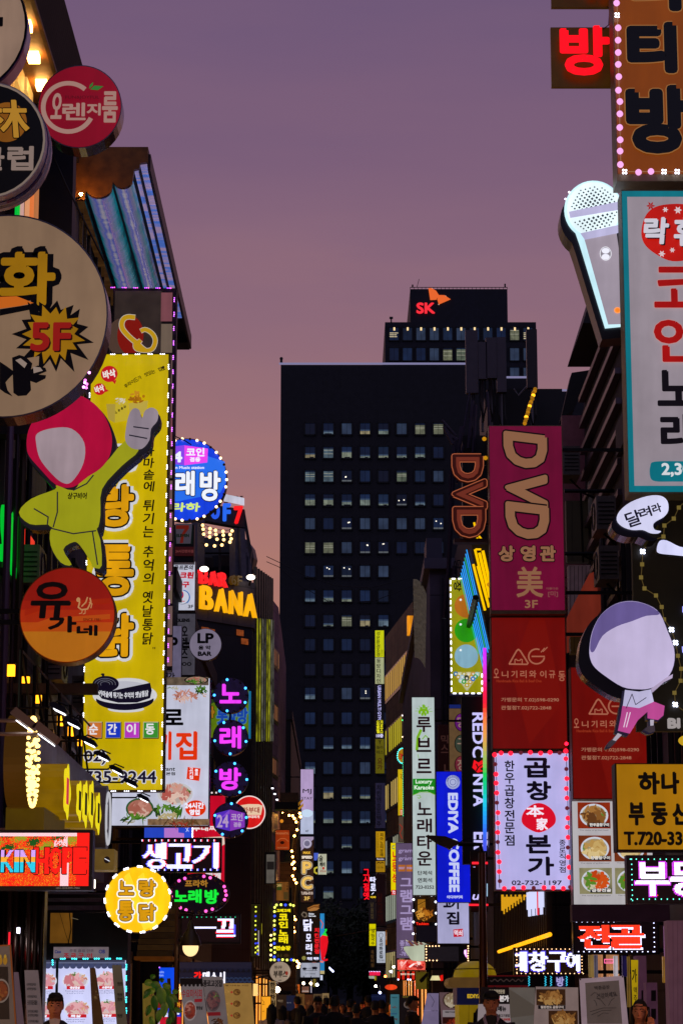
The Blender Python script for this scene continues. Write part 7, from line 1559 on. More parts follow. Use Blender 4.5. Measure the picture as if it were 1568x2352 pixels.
# --- menu booth
t=Thing('menu_booth','black booth with a bright white food menu, scalloped trim and cyan light dots','menu booth',33,780,1400,'E')
t.cab(405,905,1160,2250,.5,M('120e10',0,.5),'booth_frame',False);t.face(445,925,985,1235,M('1a1512',.08,.6,0,.3),'upper_panel');t.face(460,930,660,1205,M('8a5a1a',.42,.6,0,.35,0,3),'wood_panel');t.line([(440,923),(985,923)],5,STEEL)
t.line([(545,925),(600,1120),(640,1235)],4,BLK,'cable');t.line([(635,930),(650,1080),(620,1225)],9,BLK,'cable');t.line([(655,975),(715,990)],4,M('a89878',.4),'cable')
t.face(490,1240,992,1342,M('8a7a80',.55,.5,0,.2),'name_panel');t.txt('Cass',505,1268,562,1298,M('1c2a70',.7),1.5,sh=.1);t.txt('OB',905,1265,962,1300,M('1c2a70',.7),2);
for ch,x in(('조',585),('금',650),('구',720),('이',795)):t.txt(ch,x,1298,x+50,1340,M('a01c28',.7),3);t.b()
t.off+=.006;t.txt('주류 음료 안주',640,1262,860,1290,M('5a4a5a',.5),1)
t.face(415,1362,1142,2200,LB('c8caf0',1.0,.12),'menu_face');t.face(415,1362,1142,1415,M('4a4c68',.6),'trim');t.line([(415,1385),(1142,1385)],6,M('8a90b8',.7));t.off+=.004
for i in range(13):t.ell(440+i*57,1415,28,24,M('4a5078',.7),'scallop',14);t.b()
t.off+=.006;PORK=[M('d8909c',.95),M('e0a8ac',.95),M('c87880',.95),M('d8b8b0',.95)];lb_=M('c81c28',.95)
for cx,cy,lab_,dy in((690,1548,'생삼겹살',1612),(985,1545,'소갈비살',1610),(400,1550,'목살구이',1612),(705,1805,'목살',1870),(985,1800,'항정살',1865),(400,1810,'갈매기살',1870)):
    t.food(cx,cy,120,78,(M('d8dae8',.95),M('c8b8c0',.95)),PORK,int(cx+cy),55,bl=.24);t.food(cx-5,cy-62,38,26,None,GG,3,14);t.food(cx+70,cy-20,45,40,None,[M('c87858',.9),M('d8a878',.9)],5,12)
    t.poly([(cx-80,dy-16),(cx+85,dy-16),(cx+85,dy+14),(cx-80,dy+14)],lb_);t.txt(lab_,cx-45,dy-13,cx+48,dy+11,WL,2.5);t.txt('Fresh grilled pork',cx-85,dy+25,cx+85,dy+38,M('6a6a88',.6),.3);t.txt('サムギョプサル',cx-75,dy+44,cx+78,dy+56,M('6a6a88',.6),.3)
CYN=M('38d0d8',3.2);triples(t,525,1347,1140,1347,6,CYN,8,18);triples(t,1152,1375,1152,1870,5,CYN,8,20);triples(t,482,1350,482,1412,1,CYN,8,18);t.cab(510,1362,533,2200,.03,BLK,'mullion',False,yb=-.09)
# --- wooden slat roof
rt=empty('slatted_roof',U(365,2200,38),'brown wooden slat roof edge behind the glowing bell lamp','roof');o=Vector(rt.location)
for i in range(9):
    mb=MB();y0=2072+i*14;xr=414-i*2.2;a,b=U(330-i*2,y0+12.5,38-i*.1),U(xr,y0,38-i*.1);mb.box((a.x,a.y,a.z),(b.x,a.y+.05,b.z),M(['7a5424','8a602c','6a481e'][i%3],.06,.6,0,.3,.2,9));mb.build('slat',rt,o)
mb=MB();mb.box((U(318,2200,38).x,37.2,zt(2207,38)),(U(404,2200,38).x,38.6,zt(2199,38)),M('a85a14',.12,.6,0,.3));mb.build('beam',rt,o)
mb=MB();p0=U(316,2206,37.5);
for px in(316,406):p0=U(px,2206,37.8);mb.tube([p0,(p0.x,p0.y,0)],.05,M('3a2614',0,.6),6)
mb.build('post',rt,o)
t=Thing('light_box','bright blue lit panel with scraps of white lettering, behind the green leaves','panel',37,130,1700,'H');t.cab(40,1390,222,1705,.12,M('101430',0,.5),'cabinet',False);t.face(44,1396,218,1700,LB('0a4ae8',1.0,.1));t.txt('oin',44,1432,96,1460,M('8aa8f4',1),2);t.txt('ion',44,1468,92,1496,M('8aa8f4',1),2);t.poly([(60,1632),(98,1620),(98,1665),(60,1668)],M('d8e0ff',1.1));t.poly([(66,1638),(92,1630),(92,1658),(66,1660)],M('0a3ac0',.9));triples(t,230,1430,226,1700,3,M('d8b8ff',3),8,18);t.bulbs([(30,1660),(45,1395)],8,M('b060ff',2.5))
t=Thing('light_box','red and blue lit panel with a white 24, at the foot of the leaves','panel',36.5,150,1780,'H');t.cab(20,1755,290,2300,.12,M('101430',0,.5),'cabinet',False);t.face(24,1765,286,1850,M('7a2018',.8));t.txt('프라하',130,1785,284,1842,M('d89018',.95),4);t.face(24,1852,286,1950,LB('2838c8',.95));t.face(24,1950,286,2290,LB('c0142c',.95));t.poly([(65,1870),(110,1850),(110,1990),(65,1980)],LB('b0142c',.9));t.txt('24',95,1875,185,1950,WL,7);t.txt('영업',205,1880,270,1925,WL,3);t.face(28,1880,48,2290,M('b8b0c8',.8))
# --- storefront behind posters, left
t=Thing('sushi_storefront','shopfront band painted with blue waves and carrying red and white letters','shopfront',53,660,1560,'H');t.cab(235,1330,1085,1580,.3,M('24243a',0,.6),'fascia',False);t.face(240,1336,1080,1405,M('2a2c48',.35),'upper_band');t.face(240,1405,1080,1575,M('141c38',.5),'wave_band')
for i in range(17):
    for j in range(2):
        for r in(24,15):t.line([(255+i*50+j*25+r*math.cos(R(a)),1530+j*35+r*math.sin(R(a)))for a in range(180,361,30)],3,M('3a5480',.6));t.b()
for i in range(14):t.poly([(240+i*60,1450),(270+i*60,1405),(300+i*60,1450)],M('0c1222',.4));t.b()
t.off+=.01;t.txt('가',432,1440,522,1520,M('f01c18',1.05),9);t.txt('덴스시',530,1440,785,1575,M('f0f0ff',1.1),9)
# --- posters on stands, left
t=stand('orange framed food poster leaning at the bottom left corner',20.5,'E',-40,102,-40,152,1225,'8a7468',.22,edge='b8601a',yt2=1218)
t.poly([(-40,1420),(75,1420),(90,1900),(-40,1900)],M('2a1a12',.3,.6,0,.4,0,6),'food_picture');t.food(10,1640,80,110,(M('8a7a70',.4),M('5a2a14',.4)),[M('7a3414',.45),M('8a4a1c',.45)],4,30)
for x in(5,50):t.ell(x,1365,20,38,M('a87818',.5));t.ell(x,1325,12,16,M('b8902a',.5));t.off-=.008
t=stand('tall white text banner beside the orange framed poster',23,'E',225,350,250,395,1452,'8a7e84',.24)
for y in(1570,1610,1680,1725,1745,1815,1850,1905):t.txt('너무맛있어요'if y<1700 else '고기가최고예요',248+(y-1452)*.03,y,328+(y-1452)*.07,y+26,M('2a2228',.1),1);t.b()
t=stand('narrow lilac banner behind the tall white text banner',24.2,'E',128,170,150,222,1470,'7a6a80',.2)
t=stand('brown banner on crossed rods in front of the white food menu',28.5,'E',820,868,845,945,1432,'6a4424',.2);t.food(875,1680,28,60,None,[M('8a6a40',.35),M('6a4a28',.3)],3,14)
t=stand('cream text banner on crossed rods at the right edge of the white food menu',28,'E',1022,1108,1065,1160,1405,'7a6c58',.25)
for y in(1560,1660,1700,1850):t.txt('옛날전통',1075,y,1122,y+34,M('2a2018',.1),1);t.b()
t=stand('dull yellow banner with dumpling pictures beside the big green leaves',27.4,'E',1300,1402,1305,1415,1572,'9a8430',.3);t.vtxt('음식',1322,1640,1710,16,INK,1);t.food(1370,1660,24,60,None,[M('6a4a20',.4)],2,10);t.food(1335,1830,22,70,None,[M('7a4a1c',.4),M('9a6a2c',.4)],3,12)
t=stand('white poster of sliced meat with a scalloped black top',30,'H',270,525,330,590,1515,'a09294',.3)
t.poly([(272,1516),(525,1516),(532,1580),(280,1590)],M('1a1416',.1),'top_band')
for i in range(6):t.ell(292+i*46,1590,16,20,M('1a1416',.1),'scallop',12);t.b()
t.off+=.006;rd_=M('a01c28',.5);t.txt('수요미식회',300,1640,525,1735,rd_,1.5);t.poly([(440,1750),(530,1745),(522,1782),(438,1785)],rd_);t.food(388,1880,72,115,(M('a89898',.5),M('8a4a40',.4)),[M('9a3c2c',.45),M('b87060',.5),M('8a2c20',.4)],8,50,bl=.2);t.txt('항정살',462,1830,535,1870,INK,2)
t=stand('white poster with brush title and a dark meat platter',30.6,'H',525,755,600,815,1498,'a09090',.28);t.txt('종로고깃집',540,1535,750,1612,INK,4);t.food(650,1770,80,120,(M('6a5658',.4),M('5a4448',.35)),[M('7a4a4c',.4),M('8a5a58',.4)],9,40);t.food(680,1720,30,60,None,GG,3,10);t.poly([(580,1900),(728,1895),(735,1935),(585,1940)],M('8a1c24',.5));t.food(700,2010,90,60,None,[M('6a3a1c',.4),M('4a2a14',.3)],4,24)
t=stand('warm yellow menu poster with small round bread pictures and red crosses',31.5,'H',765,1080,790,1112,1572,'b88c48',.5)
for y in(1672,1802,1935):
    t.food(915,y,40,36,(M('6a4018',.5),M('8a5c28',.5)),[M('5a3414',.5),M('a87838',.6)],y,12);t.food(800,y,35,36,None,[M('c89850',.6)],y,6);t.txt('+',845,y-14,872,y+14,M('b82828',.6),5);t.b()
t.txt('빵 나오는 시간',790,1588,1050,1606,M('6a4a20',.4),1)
# --- leaves
rt=empty('potted_plant',(U(392,2300,25).x,25,0),'large glossy green leaves hanging from a tall potted plant','plant');o=Vector(rt.location);LEAF=M('3f8a22',.0,.35,0,.35);LEAF2=M('6fb038',0,.35,0,.3)
c=U(392,2270,25);mb=MB();mb.tube([(c.x,25,.3),(c.x+.05,25,1.0),(c.x-.02,25,c.z+.1)],.02,M('3a3018',0,.7));mb.build('stem',rt,o)
mb=MB();n=14;pf=[(.18,0),(.22,.25),(.24,.34),(.22,.36)]
for i in range(n):
    for j in range(3):
        a0,a1=6.2832*i/n,6.2832*(i+1)/n;mb.add([(c.x+pf[j][0]*math.cos(a0),25+pf[j][0]*math.sin(a0),pf[j][1]),(c.x+pf[j][0]*math.cos(a1),25+pf[j][0]*math.sin(a1),pf[j][1]),(c.x+pf[j+1][0]*math.cos(a1),25+pf[j+1][0]*math.sin(a1),pf[j+1][1]),(c.x+pf[j+1][0]*math.cos(a0),25+pf[j+1][0]*math.sin(a0),pf[j+1][1])],[(0,1,2,3)],M('5a3a28',0,.7))
mb.build('pot',rt,o,True);rnd=random.Random(11)
for i,(px,py,l,an)in enumerate(((345,2255,34,20),(362,2265,40,-30),(372,2285,44,-75),(385,2280,40,-50),(350,2272,30,60),(392,2300,36,-60),(400,2290,30,-20),(356,2300,34,-80),(378,2315,34,-95),(395,2330,30,-70),(366,2330,30,-100),(338,2280,26,-140),(410,2318,26,10),(352,2240,24,70),(384,2262,28,15),(342,2318,26,-120),(404,2275,24,40),(372,2248,22,100),(350,2344,26,-60),(388,2345,26,-110))):
    p=U(px,py,24.95-(i*7%20)*.03);L=l*19/F;mb=MB();d=Vector((math.cos(R(an)),-.25,math.sin(R(an))));s_=Vector((-math.sin(R(an)),.1,math.cos(R(an))));vs=[];fs=[]
    for j in range(7):
        f=j/6;w_=L*.34*math.sin(math.pi*min(1,f*.92+.08))**.8;q=p+d*L*(f-.5)-Vector((0,0,L*.35*f*f));vs+=[q+s_*w_+Vector((0,-.02,0)),q,q-s_*w_+Vector((0,-.02,0))]
    for j in range(6):fs+=[(j*3,j*3+1,j*3+4,j*3+3),(j*3+1,j*3+2,j*3+5,j*3+4)]
    mb.add(vs,fs,LEAF if i%2 else LEAF2);mb.build('leaf',rt,o,True)
# --- middle left
t=Thing('round_sign','pale round lantern-like sign with black brush writing, beneath the yellow-lettered sign','sign',62,228,1995,'S',side='L');t.disc(228,1900,93,92,.3,M('4a4440',0,.4));t.ell(228,1900,90,89,LB('a08e7c',.85,.22,3));t.txt('부루스',170,1890,290,1950,INK,3);t.txt('외나무',178,1845,245,1875,INK,1.2);t.ell(285,1912,12,18,M('a83a2a',.6));t.txt('회관',215,1968,240,1980,INK,.5)
t=Thing('wall_lantern','upright cream paper wall lantern glowing at the yellow poster edge','lantern',66,212,645,'W',side='L');t.cab(186,500,240,645,.25,M('ffc878',1.25,.5,0,.2,0,3,True),'lamp_box');t.cab(183,492,243,500,.28,IRON,'lamp_cap',False,yb=-.015)
t=Thing('lit_doorway','tall glowing yellow paper screen doorway with faint brush strokes','doorway',68,335,990,'W');t.cab(278,645,400,1150,.3,M('2a1808',0,.6),'frame',False);t.face(285,655,394,1140,LB('f0a020',1.05,.25,1.5),'screen');t.line([(292,690),(318,720),(300,750),(325,745)],5,M('6a3a08',.4));t.line([(298,830),(320,828)],5,M('6a3a08',.4))
t=Thing('hanging_banner','cream upright cloth banner with black letters left of the bright street globe','banner',70,418,760,'W',side='L');t.cab(378,470,462,770,.03,M('b89868',.45,.7,0,.2),'cloth');t.vtxt('한상차림',420,478,765,60,INK,4)
t=Thing('street_globe','small bright white lamp globe on a curved arm','lamp',74,475,590,'W');p=t.P(475,572);mb=MB();mb.sphere(p,.085,G('ffe8c8',40,.5),12,8);t.fin(mb,'globe',smooth=True);mb=MB();mb.tube([p+Vector((0,0,.16)),p+Vector((-.3,0,.42)),p+Vector((-.8,0,.3)),p+Vector((-.95,.1,-.4))],.03,IRON);mb.tube([p+Vector((-.95,.1,-.4)),(p.x-.95,74.1,0)],.04,IRON);t.fin(mb,'post')
t=stand('dark brown rice menu poster in the warm alley mouth',72,'W',430,640,440,640,632,'3a2c22',.3,cat='poster');t.txt('백반',480,690,545,722,M('8a7860',.5),2);t.face(585,640,690,900,M('1c2a50',.35));t.txt('정식',588,720,640,735,M('8a90a0',.4),1)
t=stand('row of tan and cream leaning posters behind the walkers',80,'W',700,800,700,810,620,'7a5a30',.4,cat='poster');t.vtxt('메뉴',750,650,850,40,INK,2)
t=stand('reddish brown leaning poster behind the walkers',81,'W',800,900,830,910,630,'5a3420',.35,cat='poster');t.food(850,720,30,40,None,[M('8a5a30',.4)],3,10)
t=stand('grey-gold menu board right of the reddish poster',82,'W',905,1010,905,1010,622,'6a5a40',.4,cat='poster');t.txt('점심특선',920,640,1000,662,INK,1.5)
t=stand('cream far menu board at the kerb behind the man in the beige jacket',86,'W',1012,1092,1012,1092,614,'a08a60',.45,cat='poster');t.txt('안주',1030,640,1075,668,INK,1.5)
for i,(x0,y0,x1,y1,c,e,lab)in enumerate(((655,505,745,620,'c85a14',.8,'orange-lit shop doorway panel under the pig and cow sign'),(765,530,855,610,'8a5a48',.6,'dusky pink shop panel with a white word, under the pig and cow sign'),(870,450,890,610,'b0a8b8',.9,'thin pale upright lit strip under the pig and cow sign'),(600,510,640,620,'b86a18',.8,'amber-lit shop entrance left of the orange doorway panel'),(900,440,938,540,'8a7a28',.6,'small mustard hanging sign under the sky blue sign'),(985,395,1020,460,'c8d0e8',1.0,'small white lit box under the sky blue sign'))):
    t=Thing('light_box',lab,'panel',118+i,(x0+x1)/2,y1,'W',side='L');t.cab(x0,y0,x1,y1,.2,M('1a1008',0,.6));t.face(x0+3,y0+3,x1-3,y1-3,LB(c,e,.3,3))
    if i==1:t.txt('STATION',x0+8,y1-28,x1-5,y1-12,M('d8c8c0',.8),1)
    if i==0:t.vtxt('주점',715,530,600,24,M('5a1808',.4),2)
for i,(x,y,c)in enumerate(((635,500,'ffd8a0'),(648,492,'ffe8c0'),(790,495,'ffd8b0'),(876,497,'ffd0a0'),(950,512,'f0f0ff'),(722,298,'ffc890'),(732,262,'ffb870'),(565,612,'b8d060'))):
    t=Thing('shop_lamp',['left','second','middle','orange','cold white','upper','topmost amber','greenish lowest'][i]+' small glowing shop lamp in the far left alley','lamp',115,x,y,'W',group='shop lamps in the far left alley');p=t.P(x,y);mb=MB();mb.sphere(p,.065,G(c,22,.5),8,6);t.fin(mb,'bulb');mb=MB();mb.tube([p,p+Vector((0,0,.35))],.015,IRON,4);t.fin(mb,'cord')
# --- middle right
t=stand('pale cyan poster stand with grilled fish pictures',58,'O',268,345,268,345,2088,'4a8a98',.5);t.food(305,2200,28,14,None,[M('8a5a50',.5),M('6a3a30',.4)],3,12);t.food(310,2310,28,18,None,[M('6a3a2a',.4)],4,12);t.txt('해산물 구이',280,2110,330,2122,INK,.6);t.face(272,2260,325,2266,M('1a3a80',.5))
t=stand('dark menu poster behind the man in profile',57,'O',348,478,348,478,2098,'241c20',.25);t.food(430,2180,44,34,(M('8a7a78',.5),M('6a5a50',.4)),[M('8a6a58',.5),M('6a4a38',.4)],4,24);t.txt('생선전문',375,2102,440,2118,M('8a7428',.6),1)
t=stand('tall lilac handwritten banner right of the man in profile',40,'O',598,700,545,700,2078,'9a8ab4',.42);t.line([(620,2090),(660,2150),(640,2200)],3,INK,'thread');t.txt('오늘의 추천',630,2225,690,2240,M('5a4a6a',.4),1);t.line([(560,2235),(700,2228)],2,M('b8a8d0',.5))
t=stand('rose food poster with a bowl of noodles and caption',39,'O',705,885,725,895,2070,'8a6a70',.35);t.food(815,2140,78,72,(M('4a2a20',.4),M('b0a088',.6)),[M('b8a080',.6),M('a08868',.55),M('c8b8a0',.6)],5,60);t.food(835,2120,35,40,None,GG,3,16);t.face(735,2230,890,2290,M('a89ca0',.5));t.txt('대왕구이(한우) 1',755,2240,880,2256,INK,1.2);t.face(735,2294,892,2352,M('3a1410',.4));t.food(815,2340,70,34,None,[M('a83a24',.6),M('8a2a18',.5)],5,24)
t=Thing('dome_kiosk','yellow domed street kiosk with tan brim, navy panel and cut-off yellow letters','kiosk',36,1050,2200,'O')
c=t.P(1052,1932);s_=t.k*scale_at(1096,2230,36)[0];rx,rz=198*s_,148*s_;YD=M('b8960c',.32,.45,0,.15)
n=28;m_=10;vs=[];fs=[]
for j in range(m_+1):
    ph=math.pi/2*j/m_
    for i in range(n):a=6.2832*i/n;vs.append((c.x+rx*math.cos(a)*math.cos(ph)**.75,36+.85+.8*math.sin(a)*math.cos(ph)**.75,c.z+rz*math.sin(ph)))
for j in range(m_):
    for i in range(n):fs.append((j*n+i,j*n+(i+1)%n,(j+1)*n+(i+1)%n,(j+1)*n+i))
mb=MB();mb.add(vs,fs,YD);t.fin(mb,'dome',smooth=True);mb=MB();mb.tube([(c.x+rx*1.003*math.cos(6.2832*i/n)*.95,36.85+.8*math.sin(6.2832*i/n)*.95,c.z+rz*.5)for i in range(n)],.008,M('4a3a08',0,.6),4,True);t.fin(mb,'seam')
mb=MB();x0,x1=t.P(822,1950).x,t.P(1262,1950).x;mb.prism([(x0+.06*math.cos(R(a)),36.0,c.z-.08+.075*math.sin(R(a)))for a in range(90,271,20)]+[(x1,36.0,c.z-.155),(x1,36.0,c.z-.005)],(0,1.5,0),M('9a7038',.22,.5,0,.2));t.fin(mb,'brim')
t.cab(866,2015,1250,2182,1.3,M('141a48',.3,.5,0,.15),'navy_panel',False,yb=.1);t.cab(886,2183,1240,2420,1.3,YD,'yellow_panel',False,yb=.11);t.off=-.09;t.txt('EDIYA',958,2085,1090,2122,M('d8b028',.7),4);t.off=-.09;t.line([(970,2185),(968,2350)],3,INK,'joint')
t=Thing('shop_canopy','dark red edged canopy with wave pattern behind the man in the black cap','canopy',33.8,400,985,'M');t.cab(260,915,558,990,.9,M('16090a',0,.5),'canopy',False);t.cab(258,978,560,992,.92,M('6a0c10',.4),'red_edge',False,yb=-.01);t.cab(258,912,560,920,.92,M('6a0c10',.4),'red_edge',False,yb=-.012)
t.line([(310+i*8,945+8*math.sin(i*1.3))for i in range(28)],5,M('5a4440',.4),'pattern')
t=stand('dark menu poster with white and red words behind the black-capped man',30,'M',252,430,225,445,990,'1c1214',.2);t.poly([(232,1100),(440,1100),(446,1229),(226,1229)],M('b8a8ac',.45),'lower_print');t.txt('한우곱창전문점',300,1005,402,1032,M('b8a890',.6),1.5);t.ell(352,1062,22,20,M('c81428',.8));t.txt('본가',368,1042,430,1085,M('d8d0d0',.8),4);t.txt('점심메뉴',300,1112,412,1148,INK,2.5);t.txt('한우불고기쌈밥',330,1165,435,1185,M('2a1a1c',.2),1);t.txt('8,000원',380,1190,438,1210,M('a02828',.6),1.5)
t=stand('plain cream poster with a diagonal fold',29.4,'M',432,600,450,605,992,'8a8078',.33);t.poly([(432,1000),(600,1110),(604,1170),(440,1190)],M('8a7c70',.24))
t=stand('cream food poster with two brown dishes and black captions',28.2,'M',606,882,592,888,986,'a8908c',.4,yt2=992)
for cx,cy,q in((705,1055,3),(785,1195,4)):t.face(cx-95,cy-52,cx+95,cy+52,M('4a2c18',.4,.6,0,.3,0,7),'food_picture');t.food(cx,cy,98,58,None,[M('a8743a',.6),M('8a5a2a',.55),M('b88c50',.6)],q,70,bl=.2)
t.face(622,1108,800,1132,M('181018',.2));t.txt('철판전도 곱창구이',635,1111,785,1129,M('c8b8b0',.6),1.5)
t=stand('large white framed easel board covered in faint handwriting',26.5,'M',890,1178,905,1208,935,'b49ca8',.42,name='easel_board',yt2=915,cat='board');t.poly([(928,962),(1148,945),(1170,1229),(942,1229)],M('6a5c58',.38,.5,0,.15),'board_sheet');pn=M('2a2228',.1)
t.txt('백종곱창',985,980,1085,1005,pn,.8,rot=-4)
for(a,b_)in(((965,1045),(1010,1030)),((985,1075),(1005,1110)),((1000,1060),(1060,1110)),((960,1150),(1130,1125)),((970,1170),(1100,1140)),((1010,1180),(1080,1160)),((1085,1030),(1140,1045)),((1120,1060),(1080,1110))):t.line([a,((a[0]+b_[0])/2,(a[1]+b_[1])/2-12),b_],3,pn,'handwriting');t.b()
t.txt('건강하세요',1000,1025,1130,1060,pn,.8,rot=-8)
for x,y in((897,940),(1172,922)):t.ell(x,y,5,5,INK,'pin')
t=stand('yellow upright banner with black brush marks above the woman on the phone',27.5,'M',1226,1274,1240,1270,812,'c8a808',.55);t.txt('가',1230,870,1262,960,INK,2);t.vtxt('맥주',1252,985,1090,22,M('5a4a08',.3),1)
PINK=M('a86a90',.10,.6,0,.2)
for lab,Yk,x0,y0,x1,y1,m,nm in(('plaster pillar tinted and glowing as if pink-lit at the right edge behind the woman',27,1482,555,1700,1229,M('b07890',.13,.7,0,.15),'pillar'),('mauve panelled door behind the woman on the phone',29.4,1275,785,1340,1229,PINK,'shop_door'),('narrow mauve door with two dark square panes',29,1338,960,1410,1229,PINK,'shop_door'),('dark plum shop wall under the red dot display',30.5,845,450,1480,560,M('4a2840',.06,.6,0,.3),'shop_wall')):  # pink sign light is put into the pillar's colour and glow
    t=Thing(nm,lab,'wall'if 'wall'in nm or 'pillar'in nm else 'door',Yk,(x0+x1)/2,y1,'M');g_=1229 if y1!=1229 else(2308+1.55*F/Yk-FR['M'][1])/FR['M'][2];t.cab(x0,y0,x1,y1 if y1!=1229 else g_,.3,m,'panel',False)
    if nm=='shop_door':
        for yy in(1010,1130):t.poly([(x0+20,yy),(x1-20,yy),(x1-20,yy+70),(x0+20,yy+70)],M('1c1018',0,.4),'pane')
    if nm=='pillar':
        for xx in(1500,1530,1560):t.line([(xx,560),(xx+3,1400)],2,M('7a4a64',.1),'groove');t.b()
for lab,x0,y0,x1,y1,c,e in(('brass upright strip left of the mauve door',955,780,985,925,'a8884a',.5),('steel upright strip between brass strips',990,780,1012,930,'6a6478',.5),('pale lit upright strip under the red dot display',1118,785,1142,920,'b8b0b8',.9),('tan upright strip right of the pale lit strip',1205,790,1222,1120,'8a6a28',.5),('navy upright strip under the red dot display',1172,785,1200,920,'241c58',.4),('amber paper strip sign on the right pillar edge',1437,790,1458,960,'a8782a',.6),('white dotted strip light right of the amber paper strip',1470,780,1484,880,'c8c0ff',1.3),('slim violet neon edge left of the pillar',1448,590,1453,790,'c080c8',.7)):
    t=Thing('shop_strip',lab,'strip',29.8,(x0+x1)/2,y1,'M');t.cab(x0,y0,x1,y1,.1,M(c,e,.4,.2,.25),'strip',False);t.line([(x0+3,y0+2),(x0+3,y1-2)],3,M('1a1218',0,.5),'edge')
t=Thing('small_neon_sign','small pink neon frame sign under the red dot display','neon sign',30,1082,835,'M');t.line([(1055,808),(1110,808),(1110,832),(1055,832)],5,M('f06098',1.5),'neon_tube',True);t.line([(1065,820),(1100,820)],6,M('d04888',1.2),'neon_tube')
t=Thing('hanging_lights','row of cyan twisted light strips under the white dot display','light strip',33.5,690,995,'M')
for x in(563,670,706,808):t.line([(x+(5 if i%2 else-5),918+i*8)for i in range(9)],4,M('30b8d8',1.4),'light_strip');t.b()
t.off+=.006;t.poly([(735,918),(795,918),(795,990),(735,990)],M('1c1a48',.6),'banner');t.txt('방',740,922,790,985,M('a8a0d8',.9),4)
t=Thing('small_lit_sign','small cream lit trapezoid sign over a dark doorway','sign',66,670,1965,'O',side='R');t.poly([(640,1920),(700,1920),(716,1962),(622,1962)],LB('d8cc98',1.0),'sign_face',.15,IRON);t.txt('식당',650,1932,695,1952,INK,.6);t.poly([(712,1920),(738,1912),(740,1965),(714,1968)],M('e01810',1.0))
t=Thing('cafe_panel','olive yellow wall panel with a dark diagonal ribbon','panel',67,560,2040,'O',side='R');t.cab(495,1888,612,2042,.2,M('7a6a1c',.35,.6,0,.2),'panel');t.poly([(525,1960),(590,1895),(610,1905),(560,1975),(540,1985)],M('18120e',.1),'ribbon',.02)
for i,(x,y,c,e,rx,lab)in enumerate(((255,1385,'ff5a20',1.6,.5,'glowing orange paper lantern low on the far right'),(170,1210,'e82068',1.5,.0,''),)):
    if rx:t=Thing('paper_lantern',lab,'lantern',95,935,1390,'T',side='R');p=t.P(930,1390);mb=MB();mb.sphere(p,.24,M('e0401a',1.0,.5,0,.3,0,3,True),14,8,(1,.6,.45));t.fin(mb,'lantern_body',smooth=True);mb=MB();mb.tube([p,p+Vector((0,0,.9))],.03,IRON);t.fin(mb,'cord')
t=Thing('flag_sign','magenta lit sign with tiny white lights far down the right','sign',128,675,1225,'T',side='R');t.cab(605,1160,775,1222,.2,M('1a0818',0,.5));t.face(610,1164,770,1218,LB('e01848',1.1));t.bulbs(t.edge(612,1160,768,1160,8),5,M('e0c0ff',3));t.poly([(600,1225),(680,1225),(690,1265),(610,1262)],LB('a0a898',.9),'sub_sign',.05);t.poly([(690,1225),(715,1225),(715,1290),(690,1290)],LB('d0b818',.9),'sub_sign',.05)
for i,(x,y,c)in enumerate(((970,1090,'ffd8c8'),(930,1160,'e0e0ff'),(705,1375,'fff0d8'),(768,1470,'b8c0ff'),(845,1230,'ff6a30'),(505,1695,'ffb070'))):
    t=Thing('shop_lamp',['pinkish','cold white slanting','cream','bluish','orange','small amber'][i]+' small lamp among the far right stalls','lamp',112,x,y,'T',group='small lamps among the far right stalls');p=t.P(x,y);mb=MB();mb.sphere(p,.06,G(c,14,.5),8,6,(1,1,1.3 if i==1 else 1));t.fin(mb,'bulb');mb=MB();mb.tube([p,p+Vector((0,.1,.5))],.02,IRON,4);t.fin(mb,'cord')
t=Thing('street_light','slanting white tube street light in front of the dark trees','street light',160,45,1130,'T');mb=MB();mb.tube([t.P(15,1098),t.P(85,1165)],.07,M('c8d0ff',4),6);t.fin(mb,'tube');mb=MB();q=t.P(10,1090);mb.tube([q,(q.x,160,0)],.08,IRON,6);t.fin(mb,'post')
t=Thing('beer_poster','orange-brown bottle poster panel above the white grill-house sign','poster',122,925,770,'T',side='R');t.cab(845,545,1005,775,.15,M('2a1408',0,.5));t.face(850,550,1000,770,LB('8a4a10',.8,.4,4))
for x in(870,905,940,975):t.line([(x,580),(x,640)],14,M('e0c0a8',.9));t.line([(x,640),(x,690)],26,M('c8a080',.9));t.line([(x,700),(x,765)],18,M('d87818',.9));t.off-=.012
t=Thing('kerb_banner','dark blue street-side hoarding behind the walkers on the right','hoarding',126,740,1560,'T');t.cab(640,1495,850,1700,.1,M('1a2450',.35,.6,0,.2),'panel',False);t.line([(645,1530),(845,1530)],3,M('4a5a90',.4))
